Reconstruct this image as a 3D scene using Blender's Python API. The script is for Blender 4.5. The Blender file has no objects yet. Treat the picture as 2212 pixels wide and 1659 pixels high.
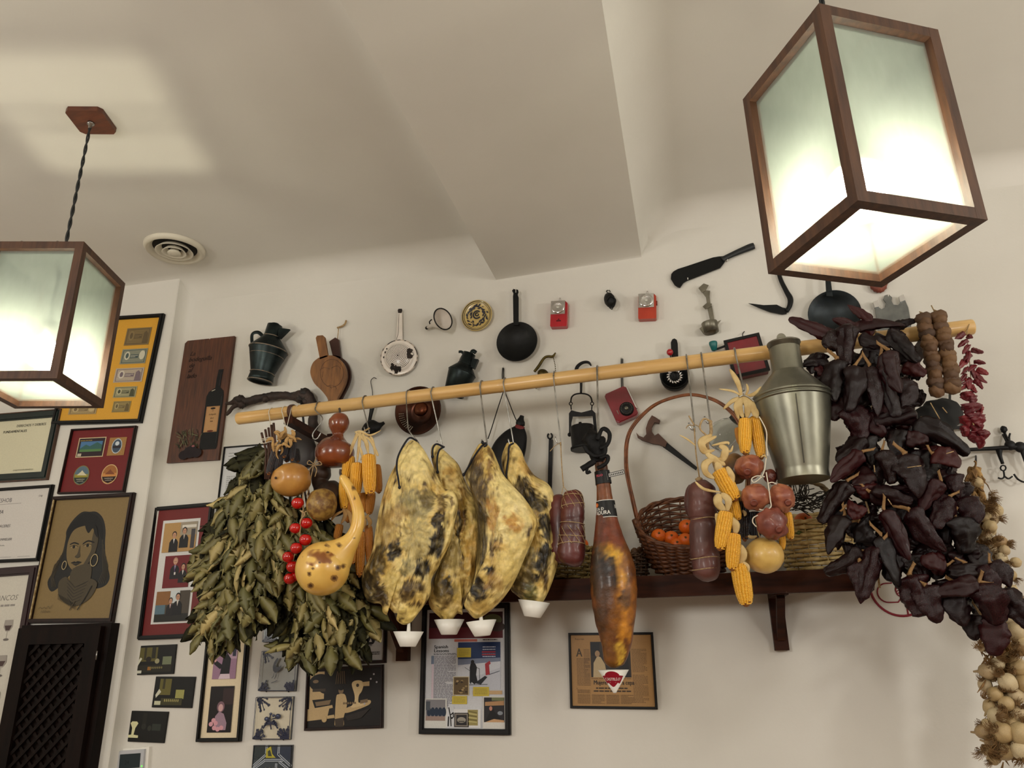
import bpy, math, random
from mathutils import Vector, Matrix, noise
S = bpy.context.scene
V = Vector
random.seed(7)
# ------------------------------------------------------------------ camera, world, lights, exposure
U = 0.26                       # one lantern width in metres
CAMZ = 1.35
D = 10.534 * U                 # main wall plane is y = D
F = 1630.0                     # focal length in pixels of a 2212 wide frame
PITCH, YAW, ROLL = 0.34242, 0.22848, -0.01713
CEIL = CAMZ + 6.36 * U
cy, sy, cp, sp = math.cos(YAW), math.sin(YAW), math.cos(PITCH), math.sin(PITCH)
FWD = V((-sy * cp, cy * cp, sp)); RT0 = V((cy, sy, 0)); UP0 = RT0.cross(FWD)
RT = math.cos(ROLL) * RT0 + math.sin(ROLL) * UP0
UP = -math.sin(ROLL) * RT0 + math.cos(ROLL) * UP0
CAM = V((0, 0, CAMZ))
cam = bpy.data.cameras.new('camera'); co = bpy.data.objects.new('camera', cam)
S.collection.objects.link(co); S.camera = co
cam.sensor_width = 36; cam.lens = F / 2212 * 36; cam.clip_start = 0.02
co.matrix_world = Matrix((( RT.x, UP.x, -FWD.x, 0), (RT.y, UP.y, -FWD.y, 0), (RT.z, UP.z, -FWD.z, CAMZ), (0, 0, 0, 1)))
w = bpy.data.worlds.new('world'); S.world = w; w.use_nodes = True
w.node_tree.nodes['Background'].inputs[0].default_value = (1, .95, .88, 1)
w.node_tree.nodes['Background'].inputs[1].default_value = 0.05
S.view_settings.view_transform = 'Standard'; S.view_settings.look = 'None'
S.view_settings.exposure = 0.37; S.view_settings.gamma = 1; S.view_settings.use_curve_mapping = False
BULB = 510.0                    # emission strength of the two lantern bulbs in view
def lamp_light(x, y, z, watts, size=.09, col=(1, .965, .90)):
    l = bpy.data.lights.new('pendant_light', 'POINT'); l.energy = watts; l.shadow_soft_size = size; l.color = col
    o = bpy.data.objects.new('pendant_light', l); o.location = (x, y, z); S.collection.objects.link(o); return o
# the other pendants of the dining room, behind and beside the camera
lamp_light(-1.1, -1.3, 1.95, 94, .30)
lamp_light(1.9, -1.0, 1.95, 66, .30)
lamp_light(-3.3, -.5, 1.95, 52, .30)
lamp_light(2.6, 1.05, 2.12, 36, .10)

# ------------------------------------------------------------------ placing helpers: a picture ray meets a real plane
def ray(px, py): return RT * ((px - 1106) / F) - UP * ((py - 829.5) / F) + FWD
def P(px, py, off=0.0):
    r = ray(px, py); return CAM + r * ((D - off) / r.y)
def PZ(px, py, z):
    r = ray(px, py); return CAM + r * ((z - CAMZ) / r.z)
def mpp(p): return (p - CAM).dot(FWD) / F
PIER = 0.066
def lin(c): return tuple((x / 255 / 12.92) if x / 255 <= .04045 else ((x / 255 + .055) / 1.055) ** 2.4 for x in c[:3])
# ------------------------------------------------------------------ materials
MATS = {}
def mk(name, c=(200, 200, 200), c2=None, rough=.6, metal=0., scale=8., bump=0., bscale=40., attr=False, rand=None, coat=0., stretch=(1, 1, 1), kind='noise', lo=.35, hi=.65, var=.0, spec=.5, sheen=0, trans=0):
    if name in MATS: return MATS[name]
    m = bpy.data.materials.new(name); m.use_nodes = True; nt = m.node_tree; N = nt.nodes; L = nt.links
    b = N['Principled BSDF']; b.inputs['Roughness'].default_value = rough; b.inputs['Metallic'].default_value = metal
    b.inputs['Coat Weight'].default_value = coat; b.inputs['Coat Roughness'].default_value = .15
    b.inputs['Specular IOR Level'].default_value = spec
    tc = N.new('ShaderNodeTexCoord'); mp = N.new('ShaderNodeMapping'); mp.inputs['Scale'].default_value = stretch
    L.new(tc.outputs['Object'], mp.inputs['Vector'])
    src = None
    if attr:
        a = N.new('ShaderNodeAttribute'); a.attribute_name = 'Col'; src = a.outputs['Color']
    if rand:
        oi = N.new('ShaderNodeObjectInfo'); rp = N.new('ShaderNodeValToRGB'); e = rp.color_ramp.elements
        while len(e) < len(rand): e.new(.5)
        for i, c_ in enumerate(rand): e[i].position = i / max(1, len(rand) - 1); e[i].color = (*lin(c_), 1)
        L.new(oi.outputs['Random'], rp.inputs['Fac']); src = rp.outputs['Color']
    if c2 or src is not None:
        if kind == 'wave':
            t = N.new('ShaderNodeTexWave'); t.inputs['Scale'].default_value = scale; t.inputs['Distortion'].default_value = 6; t.inputs['Detail'].default_value = 3; t.inputs['Detail Scale'].default_value = 1.5
        else:
            t = N.new('ShaderNodeTexNoise'); t.inputs['Scale'].default_value = scale; t.inputs['Detail'].default_value = 5
        L.new(mp.outputs['Vector'], t.inputs['Vector']); to = t.outputs[1] if kind == 'wave' else t.outputs[0]
        r = N.new('ShaderNodeValToRGB'); r.color_ramp.elements[0].position = lo; r.color_ramp.elements[1].position = hi
        L.new(to, r.inputs['Fac'])
        if src is None:
            r.color_ramp.elements[0].color = (*lin(c), 1); r.color_ramp.elements[1].color = (*lin(c2), 1); src = r.outputs['Color']
        elif var:
            r.color_ramp.elements[0].color = (1 - var,) * 3 + (1,); r.color_ramp.elements[1].color = (1 + var * .4,) * 3 + (1,)
            mx = N.new('ShaderNodeMix'); mx.data_type = 'RGBA'; mx.blend_type = 'MULTIPLY'; mx.inputs[0].default_value = 1
            L.new(src, mx.inputs[6]); L.new(r.outputs['Color'], mx.inputs[7]); src = mx.outputs[2]
        L.new(src, b.inputs['Base Color'])
    else: b.inputs['Base Color'].default_value = (*lin(c), 1)
    if bump:
        t2 = N.new('ShaderNodeTexNoise'); t2.inputs['Scale'].default_value = bscale; t2.inputs['Detail'].default_value = 4
        L.new(mp.outputs['Vector'], t2.inputs['Vector'])
        bp = N.new('ShaderNodeBump'); bp.inputs['Strength'].default_value = bump; bp.inputs['Distance'].default_value = .004
        L.new(t2.outputs[0], bp.inputs['Height']); L.new(bp.outputs['Normal'], b.inputs['Normal'])
    if trans:
        b.inputs['Transmission Weight'].default_value = trans
    MATS[name] = m; return m
# ------------------------------------------------------------------ mesh builder (world coordinates)
WL = {}
def tag(o, label=None, cat=None, group=None, kind=None):
    for k, v in (('label', label), ('category', cat), ('group', group), ('kind', kind)):
        if v: o[k] = v
    return o
def wl(o): return WL.get(o.name, V((0, 0, 0)))
def thing(name, loc, label, cat, group=None):
    o = bpy.data.objects.new(name, None); S.collection.objects.link(o); o.location = loc; o.empty_display_size = .05
    WL[o.name] = V(loc); return tag(o, label, cat, group)
class MB:
    def __init__(s): s.v = []; s.f = []; s.c = []; s.sm = []; s.col = None
    def add(s, vs, fs, col=None, smooth=True):
        n = len(s.v); s.v += [V(x) for x in vs]
        for f in fs: s.f.append([i + n for i in f]); s.c.append(col or s.col); s.sm.append(smooth)
        return s
    def box(s, c, ex, ey, ez, col=None):      # half extent vectors
        c = V(c); q = [c + a * ex + b * ey + d * ez for d in (-1, 1) for b in (-1, 1) for a in (-1, 1)]
        return s.add(q, [(0, 2, 3, 1), (4, 5, 7, 6), (0, 1, 5, 4), (2, 6, 7, 3), (0, 4, 6, 2), (1, 3, 7, 5)], col, False)
    def bbox(s, lo, hi, col=None):
        lo, hi = V(lo), V(hi); h = (hi - lo) / 2
        return s.box((lo + hi) / 2, V((h.x, 0, 0)), V((0, h.y, 0)), V((0, 0, h.z)), col)
    def bar(s, a, b, wv, tv, col=None):        # a..b bar with half width vectors
        a, b = V(a), V(b); return s.box((a + b) / 2, (b - a) / 2, wv, tv, col)
    def tube(s, pts, r, seg=8, cap=True, flat=1., ref=None, col=None, rough=0, closed=False):
        pts = [V(p) for p in pts]; n = len(pts); rs = list(r) if hasattr(r, '__len__') else [r] * n
        vs = []; nrm = None
        for i, p in enumerate(pts):
            if closed: t = pts[(i + 1) % n] - pts[i - 1]
            else: t = pts[min(i + 1, n - 1)] - pts[max(i - 1, 0)]
            t = t.normalized() if t.length > 1e-9 else V((0, 0, 1))
            if nrm is None:
                a = V(ref) if ref is not None else (V((0, 1, 0)) if abs(t.y) < .9 else V((1, 0, 0)))
                nrm = a
            nrm = (nrm - t * nrm.dot(t)); nrm = nrm.normalized() if nrm.length > 1e-6 else t.orthogonal().normalized()
            bn = t.cross(nrm)
            for k in range(seg):
                a = 2 * math.pi * k / seg; q = rs[i]
                if rough: q *= 1 + rough * noise.noise(p * 60 + V((math.cos(a), math.sin(a), 0)) * 1.5)
                vs.append(p + nrm * (math.cos(a) * q * flat) + bn * (math.sin(a) * q))
        fs = []
        for i in range(n if closed else n - 1):
            for k in range(seg):
                k2 = (k + 1) % seg; j = (i + 1) % n
                fs.append((i * seg + k, i * seg + k2, j * seg + k2, j * seg + k))
        if cap and not closed:
            fs.append(tuple(range(seg - 1, -1, -1))); fs.append(tuple((n - 1) * seg + k for k in range(seg)))
        return s.add(vs, fs, col)
    def lathe(s, a, b, prof, seg=28, cap=True, col=None, sq=1., ref=None):   # prof: (t along a->b, radius)
        a, b = V(a), V(b); ax = b - a; z = ax.normalized(); x = (V(ref) if ref else z.orthogonal()); x = (x - z * x.dot(z)).normalized(); y = z.cross(x)
        vs = []; fs = []; n = len(prof)
        for t, r in prof:
            for k in range(seg):
                q = 2 * math.pi * k / seg; vs.append(a + ax * t + x * (math.cos(q) * r) + y * (math.sin(q) * r * sq))
        for i in range(n - 1):
            for k in range(seg):
                k2 = (k + 1) % seg; fs.append((i * seg + k, i * seg + k2, (i + 1) * seg + k2, (i + 1) * seg + k))
        if cap: fs.append(tuple(range(seg - 1, -1, -1))); fs.append(tuple((n - 1) * seg + k for k in range(seg)))
        return s.add(vs, fs, col)
    def ell(s, c, rx, ry, rz, X=V((1, 0, 0)), Y=V((0, 1, 0)), Z=V((0, 0, 1)), seg=20, rings=12, nz=0, ns=6, col=None, fn=None):
        c = V(c); vs = []; fs = []; sd = V((c.x * 31, c.z * 17, 3))
        for i in range(rings + 1):
            th = math.pi * i / rings
            for k in range(seg):
                ph = 2 * math.pi * k / seg; d = V((math.sin(th) * math.cos(ph), math.sin(th) * math.sin(ph), math.cos(th)))
                q = 1 + (nz * noise.noise(d * ns * .5 + sd) if nz else 0)
                if fn: q *= fn(d)
                vs.append(c + X * (d.x * rx * q) + Y * (d.y * ry * q) + Z * (d.z * rz * q))
        for i in range(rings):
            for k in range(seg):
                k2 = (k + 1) % seg; fs.append((i * seg + k, (i + 1) * seg + k, (i + 1) * seg + k2, i * seg + k2))
        return s.add(vs, fs, col)
    def prism(s, poly, B, t0, t1, col=None):    # poly 2d in basis B=(o,ex,ez,n)
        o, ex, ez, n = B; k = len(poly)
        vs = [o + ex * x + ez * z + n * t0 for x, z in poly] + [o + ex * x + ez * z + n * t1 for x, z in poly]
        fs = [tuple(range(k))[::-1], tuple(range(k, 2 * k))] + [(i, (i + 1) % k, k + (i + 1) % k, k + i) for i in range(k)]
        return s.add(vs, fs, col, False)
    def ring(s, poly, hole, B, t0, t1, col=None):
        o, ex, ez, n = B; k = len(poly); vs = []
        for t in (t0, t1):
            for pl in (poly, hole): vs += [o + ex * x + ez * z + n * t for x, z in pl]
        fs = []
        for i in range(k):
            j = (i + 1) % k
            fs += [(2 * k + i, 2 * k + j, 3 * k + j, 3 * k + i), (i, k + i, k + j, j), (i, j, 2 * k + j, 2 * k + i), (k + i, 3 * k + i, 3 * k + j, k + j)]
        return s.add(vs, fs, col, False)
    def build(s, name, mat, parent=None, loc=None, smooth=None, auto=None):
        if loc is None:
            if parent is not None and False: loc = wl(parent)
            else:
                n = len(s.v); lo = V([min(v[i] for v in s.v) for i in range(3)]); hi = V([max(v[i] for v in s.v) for i in range(3)]); loc = (lo + hi) / 2
        me = bpy.data.meshes.new(name); me.from_pydata([v - loc for v in s.v], [], s.f)
        me.polygons.foreach_set('use_smooth', [bool(x if smooth is None else smooth) for x in s.sm])
        if any(c is not None for c in s.c):
            ca = me.color_attributes.new('Col', 'FLOAT_COLOR', 'CORNER'); data = []
            for p, c in zip(me.polygons, s.c):
                if c is not None and callable(c):
                    for li in p.vertices: data += [*lin(c(me.vertices[li].co + loc)), 1]
                else: data += [*(lin(c) if c is not None else (1, 1, 1)), 1] * len(p.vertices)
            ca.data.foreach_set('color', data)
        me.materials.append(mat); me.validate()
        o = bpy.data.objects.new(name, me); S.collection.objects.link(o); WL[o.name] = V(loc)
        if auto: 
            me.polygons.foreach_set('use_smooth', [True] * len(me.polygons)); me.set_sharp_from_angle(angle=math.radians(auto))
        if parent is not None: o.parent = parent; o.location = V(loc) - wl(parent)
        else: o.location = loc
        return o
def bez(pts, n=8):           # Catmull-Rom through points
    pts = [V(p) for p in pts]; out = []
    for i in range(len(pts) - 1):
        p0 = pts[max(i - 1, 0)]; p1 = pts[i]; p2 = pts[i + 1]; p3 = pts[min(i + 2, len(pts) - 1)]
        for k in range(n):
            t = k / n; out.append(.5 * ((2 * p1) + (p2 - p0) * t + (2 * p0 - 5 * p1 + 4 * p2 - p3) * t * t + (3 * p1 - p0 - 3 * p2 + p3) * t ** 3))
    return out + [pts[-1]]
def closed(pts, n=3):
    L = [V((x, y, 0)) for x, y in pts]; m_ = len(L); out = []
    for i in range(m_):
        p0, p1, p2, p3 = L[i - 1], L[i], L[(i + 1) % m_], L[(i + 2) % m_]
        for k in range(n): t_ = k / n; out.append(.5 * ((2 * p1) + (p2 - p0) * t_ + (2 * p0 - 5 * p1 + 4 * p2 - p3) * t_ * t_ + (3 * p1 - p0 - 3 * p2 + p3) * t_ ** 3))
    return out
def pth(l, off=0.0, n=6):    # picture points (x, y[, off]) -> smooth world path
    return bez([P(a[0], a[1], a[2] if len(a) > 2 else off) for a in l], n)
def pxsweep(l, off, n=6):    # (x, y, width_px[, off]) -> path + radii
    ps = [P(a[0], a[1], a[3] if len(a) > 3 else off) for a in l]; rs = [a[2] * mpp(p) / 2 for a, p in zip(l, ps)]
    path = bez(ps, n); rr = [v.x for v in bez([V((r, 0, 0)) for r in rs], n)]
    return path, rr
def sub(name, mb, mat, parent, label=None, **k):
    o = mb.build(name, mat, parent, **k)
    if label: o['label'] = label
    return o
def rect(x0, z0, x1, z1): return [(x0, z0), (x1, z0), (x1, z1), (x0, z1)]
def circ(cx, cz, rx, rz=None, n=24, a0=0, a1=2 * math.pi):
    rz = rz or rx; full = abs(a1 - a0 - 2 * math.pi) < 1e-6; m = n if full else n - 1
    return [(cx + rx * math.cos(a0 + (a1 - a0) * k / m), cz + rz * math.sin(a0 + (a1 - a0) * k / m)) for k in range(n)]
_tc = {}
def text_polys(t):
    if t in _tc: return _tc[t]
    cu = bpy.data.curves.new('lettering', 'FONT'); cu.body = t; cu.size = 1; cu.resolution_u = 2; cu.align_x = 'LEFT'
    ob = bpy.data.objects.new('lettering', cu); me = bpy.data.meshes.new_from_object(ob)
    r = ([(v.co.x, v.co.y) for v in me.vertices], [tuple(p.vertices) for p in me.polygons])
    bpy.data.objects.remove(ob); bpy.data.meshes.remove(me); bpy.data.curves.remove(cu); _tc[t] = r; return r
class Art:       # a flat print: coloured shapes laid over each other on one sheet
    def __init__(s, B, w, h, bg, t0=0.0):
        s.B = B; s.w = w; s.h = h; s.mb = MB(); s.t = t0; s.map = None; s.soft = False; s.poly(rect(-w / 2, -h / 2, w / 2, h / 2), bg)
    def pt(s, x, z, t):
        o, ex, ez, n = s.B; return s.map(x, z, t) if s.map else o + ex * x + ez * z + n * t
    def poly(s, pl, col): 
        s.t += .00008; s.mb.add([s.pt(x, z, s.t) for x, z in pl], [tuple(range(len(pl)))], col, False); return s
    def rel(s, pl, col, soft=None):      # 0..1, y down
        if soft or (soft is None and s.soft and len(pl) > 4): pl = [(q.x, q.y) for q in closed(pl, 4)]
        return s.poly([((x - .5) * s.w, (.5 - y) * s.h) for x, y in pl], col)
    def scrawl(s, x0, y0, x1, hgt, wd, col, seed=1):      # handwriting too small to read
        rg = random.Random(seed); n = max(6, int((x1 - x0) * s.w / (hgt * s.h) * 2.2)); return s.line([(x0 + (x1 - x0) * i / n, y0 - (hgt if i % 2 else 0) * rg.uniform(.3, 1)) for i in range(n + 1)], wd, col)
    def r(s, x0, y0, x1, y1, col): return s.rel([(x0, y1), (x1, y1), (x1, y0), (x0, y0)], col)
    def e(s, cx, cy_, rx, ry, col, n=20): return s.rel([(cx + rx * math.cos(-a * 2 * math.pi / n), cy_ + ry * math.sin(-a * 2 * math.pi / n)) for a in range(n)], col)
    def line(s, pts, wd, col):      # relative points, width in metres
        q = [V(((x - .5) * s.w, (.5 - y) * s.h)) for x, y in pts]; s.t += .00008
        for a, b in zip(q, q[1:]):
            d = b - a
            if d.length < 1e-7: continue
            nn = V((-d.y, d.x)).normalized() * wd / 2; d = d.normalized() * wd * .2
            pl = [a - nn - d, b - nn + d, b + nn + d, a + nn - d]; s.mb.add([s.pt(p.x, p.y, s.t) for p in pl], [(0, 1, 2, 3)], col, False)
        return s
    def text(s, t, x, y, size, col, align='L', shear=0., sx=1., bold=0, rot=0.):   # x,y relative baseline, size in metres
        vs, fs = text_polys(t)
        if not vs: return s
        wd = max(v[0] for v in vs) * size * sx; dx = {'L': 0, 'C': -wd / 2, 'R': -wd}[align]; c_, s_ = math.cos(rot), math.sin(rot)
        for k in range(1 + bold):
            s.t += .00008; q = []
            for a, b in vs:
                X = a * size * sx + b * size * shear + dx + k * size * .035; Z = b * size
                q.append(s.pt((x - .5) * s.w + X * c_ - Z * s_, (.5 - y) * s.h + X * s_ + Z * c_, s.t))
            s.mb.add(q, fs, col, False)
        return s
    def body(s, x0, y0, x1, y1, rows, col, seed=1, fill=.5):   # small print, too small to read in the photograph
        rg = random.Random(seed); rh = (y1 - y0) / rows
        for i in range(rows):
            x = x0; end = x1 if rg.random() > .15 else x0 + (x1 - x0) * rg.uniform(.5, .9)
            while x < end - .01 * (x1 - x0):
                wd = min(rg.uniform(.06, .2) * (x1 - x0), end - x); s.mb.add([s.pt((a - .5) * s.w, (.5 - b) * s.h, s.t + .0001) for a, b in ((x, y0 + rh * (i + .5 + fill / 2)), (x + wd, y0 + rh * (i + .5 + fill / 2)), (x + wd, y0 + rh * (i + .5 - fill / 2)), (x, y0 + rh * (i + .5 - fill / 2)))], [(0, 1, 2, 3)], col, False)
                x += wd + .025 * (x1 - x0)
        s.t += .0001; return s
    def build(s, name, mat, parent, label=None): return sub(name, s.mb, mat, parent, label)
def rbasis(tl, tr, br, bl, off=0.0, lean=0):     # rectangle on the wall from its four corners in the picture
    A, B_, C, E_ = [P(x, y, off) for x, y in (tl, tr, br, bl)]
    ex = ((B_ - A) + (C - E_)).normalized(); n = V((0, -1, 0)); ez = ex.cross(n) * -1
    ez = n.cross(ex) * -1
    if ez.z < 0: ez = -ez
    wd = ((B_ - A).length + (C - E_).length) / 2; ht = ((A - E_).length + (B_ - C).length) / 2
    return ((A + B_ + C + E_) / 4, ex, ez, n), wd, ht
def shift(B, x, z, t=0): return (B[0] + B[1] * x + B[2] * z + B[3] * t, B[1], B[2], B[3])
def inst(name, me, parent, M, mat=None):       # copy sharing mesh data, M in world space
    o = bpy.data.objects.new(name, me); S.collection.objects.link(o)
    if parent is not None: o.parent = parent; o.matrix_local = Matrix.Translation(-wl(parent)) @ M
    else: o.matrix_local = M
    WL[o.name] = M.to_translation(); return o
def orient(a, b, w, thick=None, twist=0.):   # unit object along +z (0..1): from a to b, width w
    a, b = V(a), V(b); z = (b - a); L = z.length; z.normalize(); y = V((0, 1, 0)); x = y.cross(z); x = x.normalized() if x.length > 1e-3 else V((1, 0, 0)); y = z.cross(x)
    if twist: x, y = x * math.cos(twist) + y * math.sin(twist), y * math.cos(twist) - x * math.sin(twist)
    t = thick or w
    return Matrix(((x.x * w, y.x * t, z.x * L, a.x), (x.y * w, y.y * t, z.y * L, a.y), (x.z * w, y.z * t, z.z * L, a.z), (0, 0, 0, 1)))
# ------------------------------------------------------------------ common materials
plaster = mk('white_plaster', (214, 211, 203), (206, 203, 194), rough=.85, scale=1.5, bump=.12, bscale=60)
ceilm = mk('ceiling_plaster', (214, 211, 203), (206, 203, 194), rough=.88, scale=1.2, bump=.08, bscale=50)
floorm = mk('stone_floor', (136, 112, 92), (116, 94, 76), rough=.5, scale=6)
lwood = mk('lantern_wood', (84, 54, 34), (60, 37, 24), rough=.55, scale=7, stretch=(9, 9, 1.2), kind='noise', bump=.1, bscale=60)
dwood = mk('dark_shelf_wood', (62, 31, 17), (38, 18, 10), rough=.55, scale=5, stretch=(1.2, 8, 8), bump=.08, spec=.12)
dwoodv = mk('dark_door_wood', (22, 11, 7), (12, 6, 4), rough=.55, scale=5, stretch=(8, 8, 1.2), bump=.08, spec=.12)
blackf = mk('black_frame', (7, 7, 7), (11, 10, 9), rough=.5, scale=12, spec=.3)
brownf = mk('dark_brown_frame', (34, 14, 9), (20, 9, 6), rough=.45, scale=8, stretch=(4, 4, 4), spec=.3)
printm = mk('flat_print', attr=True, rough=.6, scale=300, var=.06, spec=.3)
printg = mk('print_under_gloss', attr=True, rough=.45, scale=200, var=.05, spec=.3)
steel = mk('steel_hook', (190, 190, 188), (120, 118, 112), rough=.28, metal=1, scale=30)
iron = mk('black_iron', (20, 20, 21), (12, 12, 13), rough=.5, spec=.25, scale=40, bump=.2, bscale=90)
twine = mk('natural_twine', (176, 150, 108), (140, 114, 78), rough=.9, scale=150)
darkcord = mk('dark_blue_cord', (16, 18, 30), (10, 11, 18), rough=.8, scale=200)
tin = mk('tinplate', (150, 146, 132), (104, 100, 88), rough=.38, metal=.85, scale=14, bump=.06, bscale=30)
whitepl = mk('white_plastic', (226, 223, 214), rough=.4)
# ------------------------------------------------------------------ room shell
XL, XR, YB = -4.6, 3.4, -3.6
def st(mb, name, m, **k): o = mb.build(name, m, **k); o['kind'] = 'structure'; return o
def slab(lo, hi, name, m): return st(MB().bbox(lo, hi), name, m)
slab((XL, D, 0), (XR, D + .2, CEIL + .4), 'wall_back', plaster)
slab((XL - .2, YB, 0), (XL, D + .2, CEIL + .4), 'wall_left', plaster)
slab((XR, YB, 0), (XR + .2, D + .2, CEIL + .4), 'wall_right', plaster)
slab((XL - .2, YB - .2, 0), (XR + .2, YB, CEIL + .4), 'wall_front', mk('darkened_wall', (132, 104, 82), (116, 90, 70), rough=.7, scale=6, stretch=(6, 6, .6)))  # unseen wall, coloured dark to cut reflections and bounced light
slab((XL - .2, YB - .2, -.2), (XR + .2, D + .2, 0), 'floor', floorm)
# one moulded ceiling skin: flat bays with coved corners and a rounded beam across
RX = P(1385, 548).x; LX = P(1072, 605).x; ZL = P(1072, 605).z; ZR = P(1385, 548).z
def cove(p0, c, p1, n=7): return [(p0[0] * (1 - t) ** 2 + 2 * c[0] * t * (1 - t) + p1[0] * t * t, p0[1] * (1 - t) ** 2 + 2 * c[1] * t * (1 - t) + p1[1] * t * t) for t in [i / (n - 1) for i in range(n)]]
CR = CEIL + .035
prof = [(XL, CEIL), (LX - .14, CEIL)] + cove((LX - .13, CEIL), (LX - .015, CEIL), (LX, ZL + .06)) + [(LX, ZL), (RX, ZR)] + cove((RX, ZR + .004), (RX + .02, CR - .02), (RX + .16, CR), 9) + [(XR, CR)]
CV = .10
ysec = [(YB, 0.0), (D - CV, 0.0)] + [(D - CV + CV * math.sin(a * math.pi / 16), CV * (1 - math.cos(a * math.pi / 16))) for a in range(1, 9)]
mb = MB(); k = len(prof); vs = []; fs = []
for y, dz in ysec:
    for x, z in prof: vs.append((x, y, z - dz * (1 if z > CEIL - .02 else max(0, (z - ZL) / (CEIL - ZL)) * .8)))
for x, z in prof: vs.append((x, D + .02, vs[len(ysec) * k - k + prof.index((x, z))][2]))
for j in range(len(ysec)):
    for i in range(k - 1): fs.append((j * k + i, (j + 1) * k + i, (j + 1) * k + i + 1, j * k + i + 1))
mb.add(vs, fs); o = st(mb, 'ceiling', ceilm, auto=35)
slab((XL - .2, YB - .2, CEIL + .2), (XR + .2, D + .2, CEIL + .4), 'trim_1', ceilm)   # slab over the plaster ceiling
# the pier on the left, a hand's width proud of the wall, its inner corner filleted
ex_ = P(385, 618, PIER).x
mb = MB(); pr = [(XL, D - PIER), (ex_ - .004, D - PIER), (ex_, D - PIER + .004), (ex_ + .001, D - .045)] + [(ex_ + .001 + .05 * (1 - math.cos(a)), D - .045 + .0452 * math.sin(a)) for a in (.3, .6, .9, 1.2, 1.57)] + [(ex_ + .06, D + .02), (XL, D + .02)]
n = len(pr); mb.add([(x, y, 0) for x, y in pr] + [(x, y, CEIL - .002) for x, y in pr], [tuple(range(n)), tuple(range(n, 2 * n))[::-1]] + [(i, n + i, n + (i + 1) % n, (i + 1) % n) for i in range(n)])
st(mb, 'wall_pier', plaster, auto=40)
# ------------------------------------------------------------------ lanterns
def frosted():
    m = bpy.data.materials.new('frosted_glass'); m.use_nodes = True; N = m.node_tree.nodes; L = m.node_tree.links
    N.remove(N['Principled BSDF']); out = N['Material Output']
    tr = N.new('ShaderNodeBsdfTranslucent'); tr.inputs[0].default_value = (.035, .04, .036, 1)
    df = N.new('ShaderNodeBsdfDiffuse'); df.inputs[0].default_value = (.42, .47, .43, 1)
    tp = N.new('ShaderNodeBsdfTransparent'); tp.inputs[0].default_value = (.95, .97, .93, 1)
    gl = N.new('ShaderNodeBsdfGlossy'); gl.inputs['Roughness'].default_value = .35
    nz = N.new('ShaderNodeTexNoise'); nz.inputs['Scale'].default_value = 9
    mr = N.new('ShaderNodeMapRange'); mr.inputs['To Min'].default_value = .30; mr.inputs['To Max'].default_value = .44
    a = N.new('ShaderNodeMixShader'); L.new(nz.outputs[0], mr.inputs['Value']); L.new(mr.outputs[0], a.inputs[0]); L.new(tr.outputs[0], a.inputs[1]); L.new(df.outputs[0], a.inputs[2])
    rf = N.new('ShaderNodeBsdfRefraction'); rf.inputs['Roughness'].default_value = .36; rf.inputs['IOR'].default_value = 1.08; rf.inputs[0].default_value = (.93, .97, .92, 1)
    d = N.new('ShaderNodeMixShader'); d.inputs[0].default_value = .12; L.new(a.outputs[0], d.inputs[1]); L.new(rf.outputs[0], d.inputs[2])
    b = N.new('ShaderNodeMixShader'); b.inputs[0].default_value = .30; L.new(d.outputs[0], b.inputs[1]); L.new(tp.outputs[0], b.inputs[2])
    c = N.new('ShaderNodeMixShader'); c.inputs[0].default_value = .04; L.new(b.outputs[0], c.inputs[1]); L.new(gl.outputs[0], c.inputs[2])
    L.new(c.outputs[0], out.inputs[0]); return m
frost = frosted()
bulbm = bpy.data.materials.new('lit_bulb'); bulbm.use_nodes = True
q = bulbm.node_tree.nodes['Principled BSDF']; q.inputs['Emission Color'].default_value = (1, .90, .74, 1); q.inputs['Emission Strength'].default_value = BULB
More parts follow.
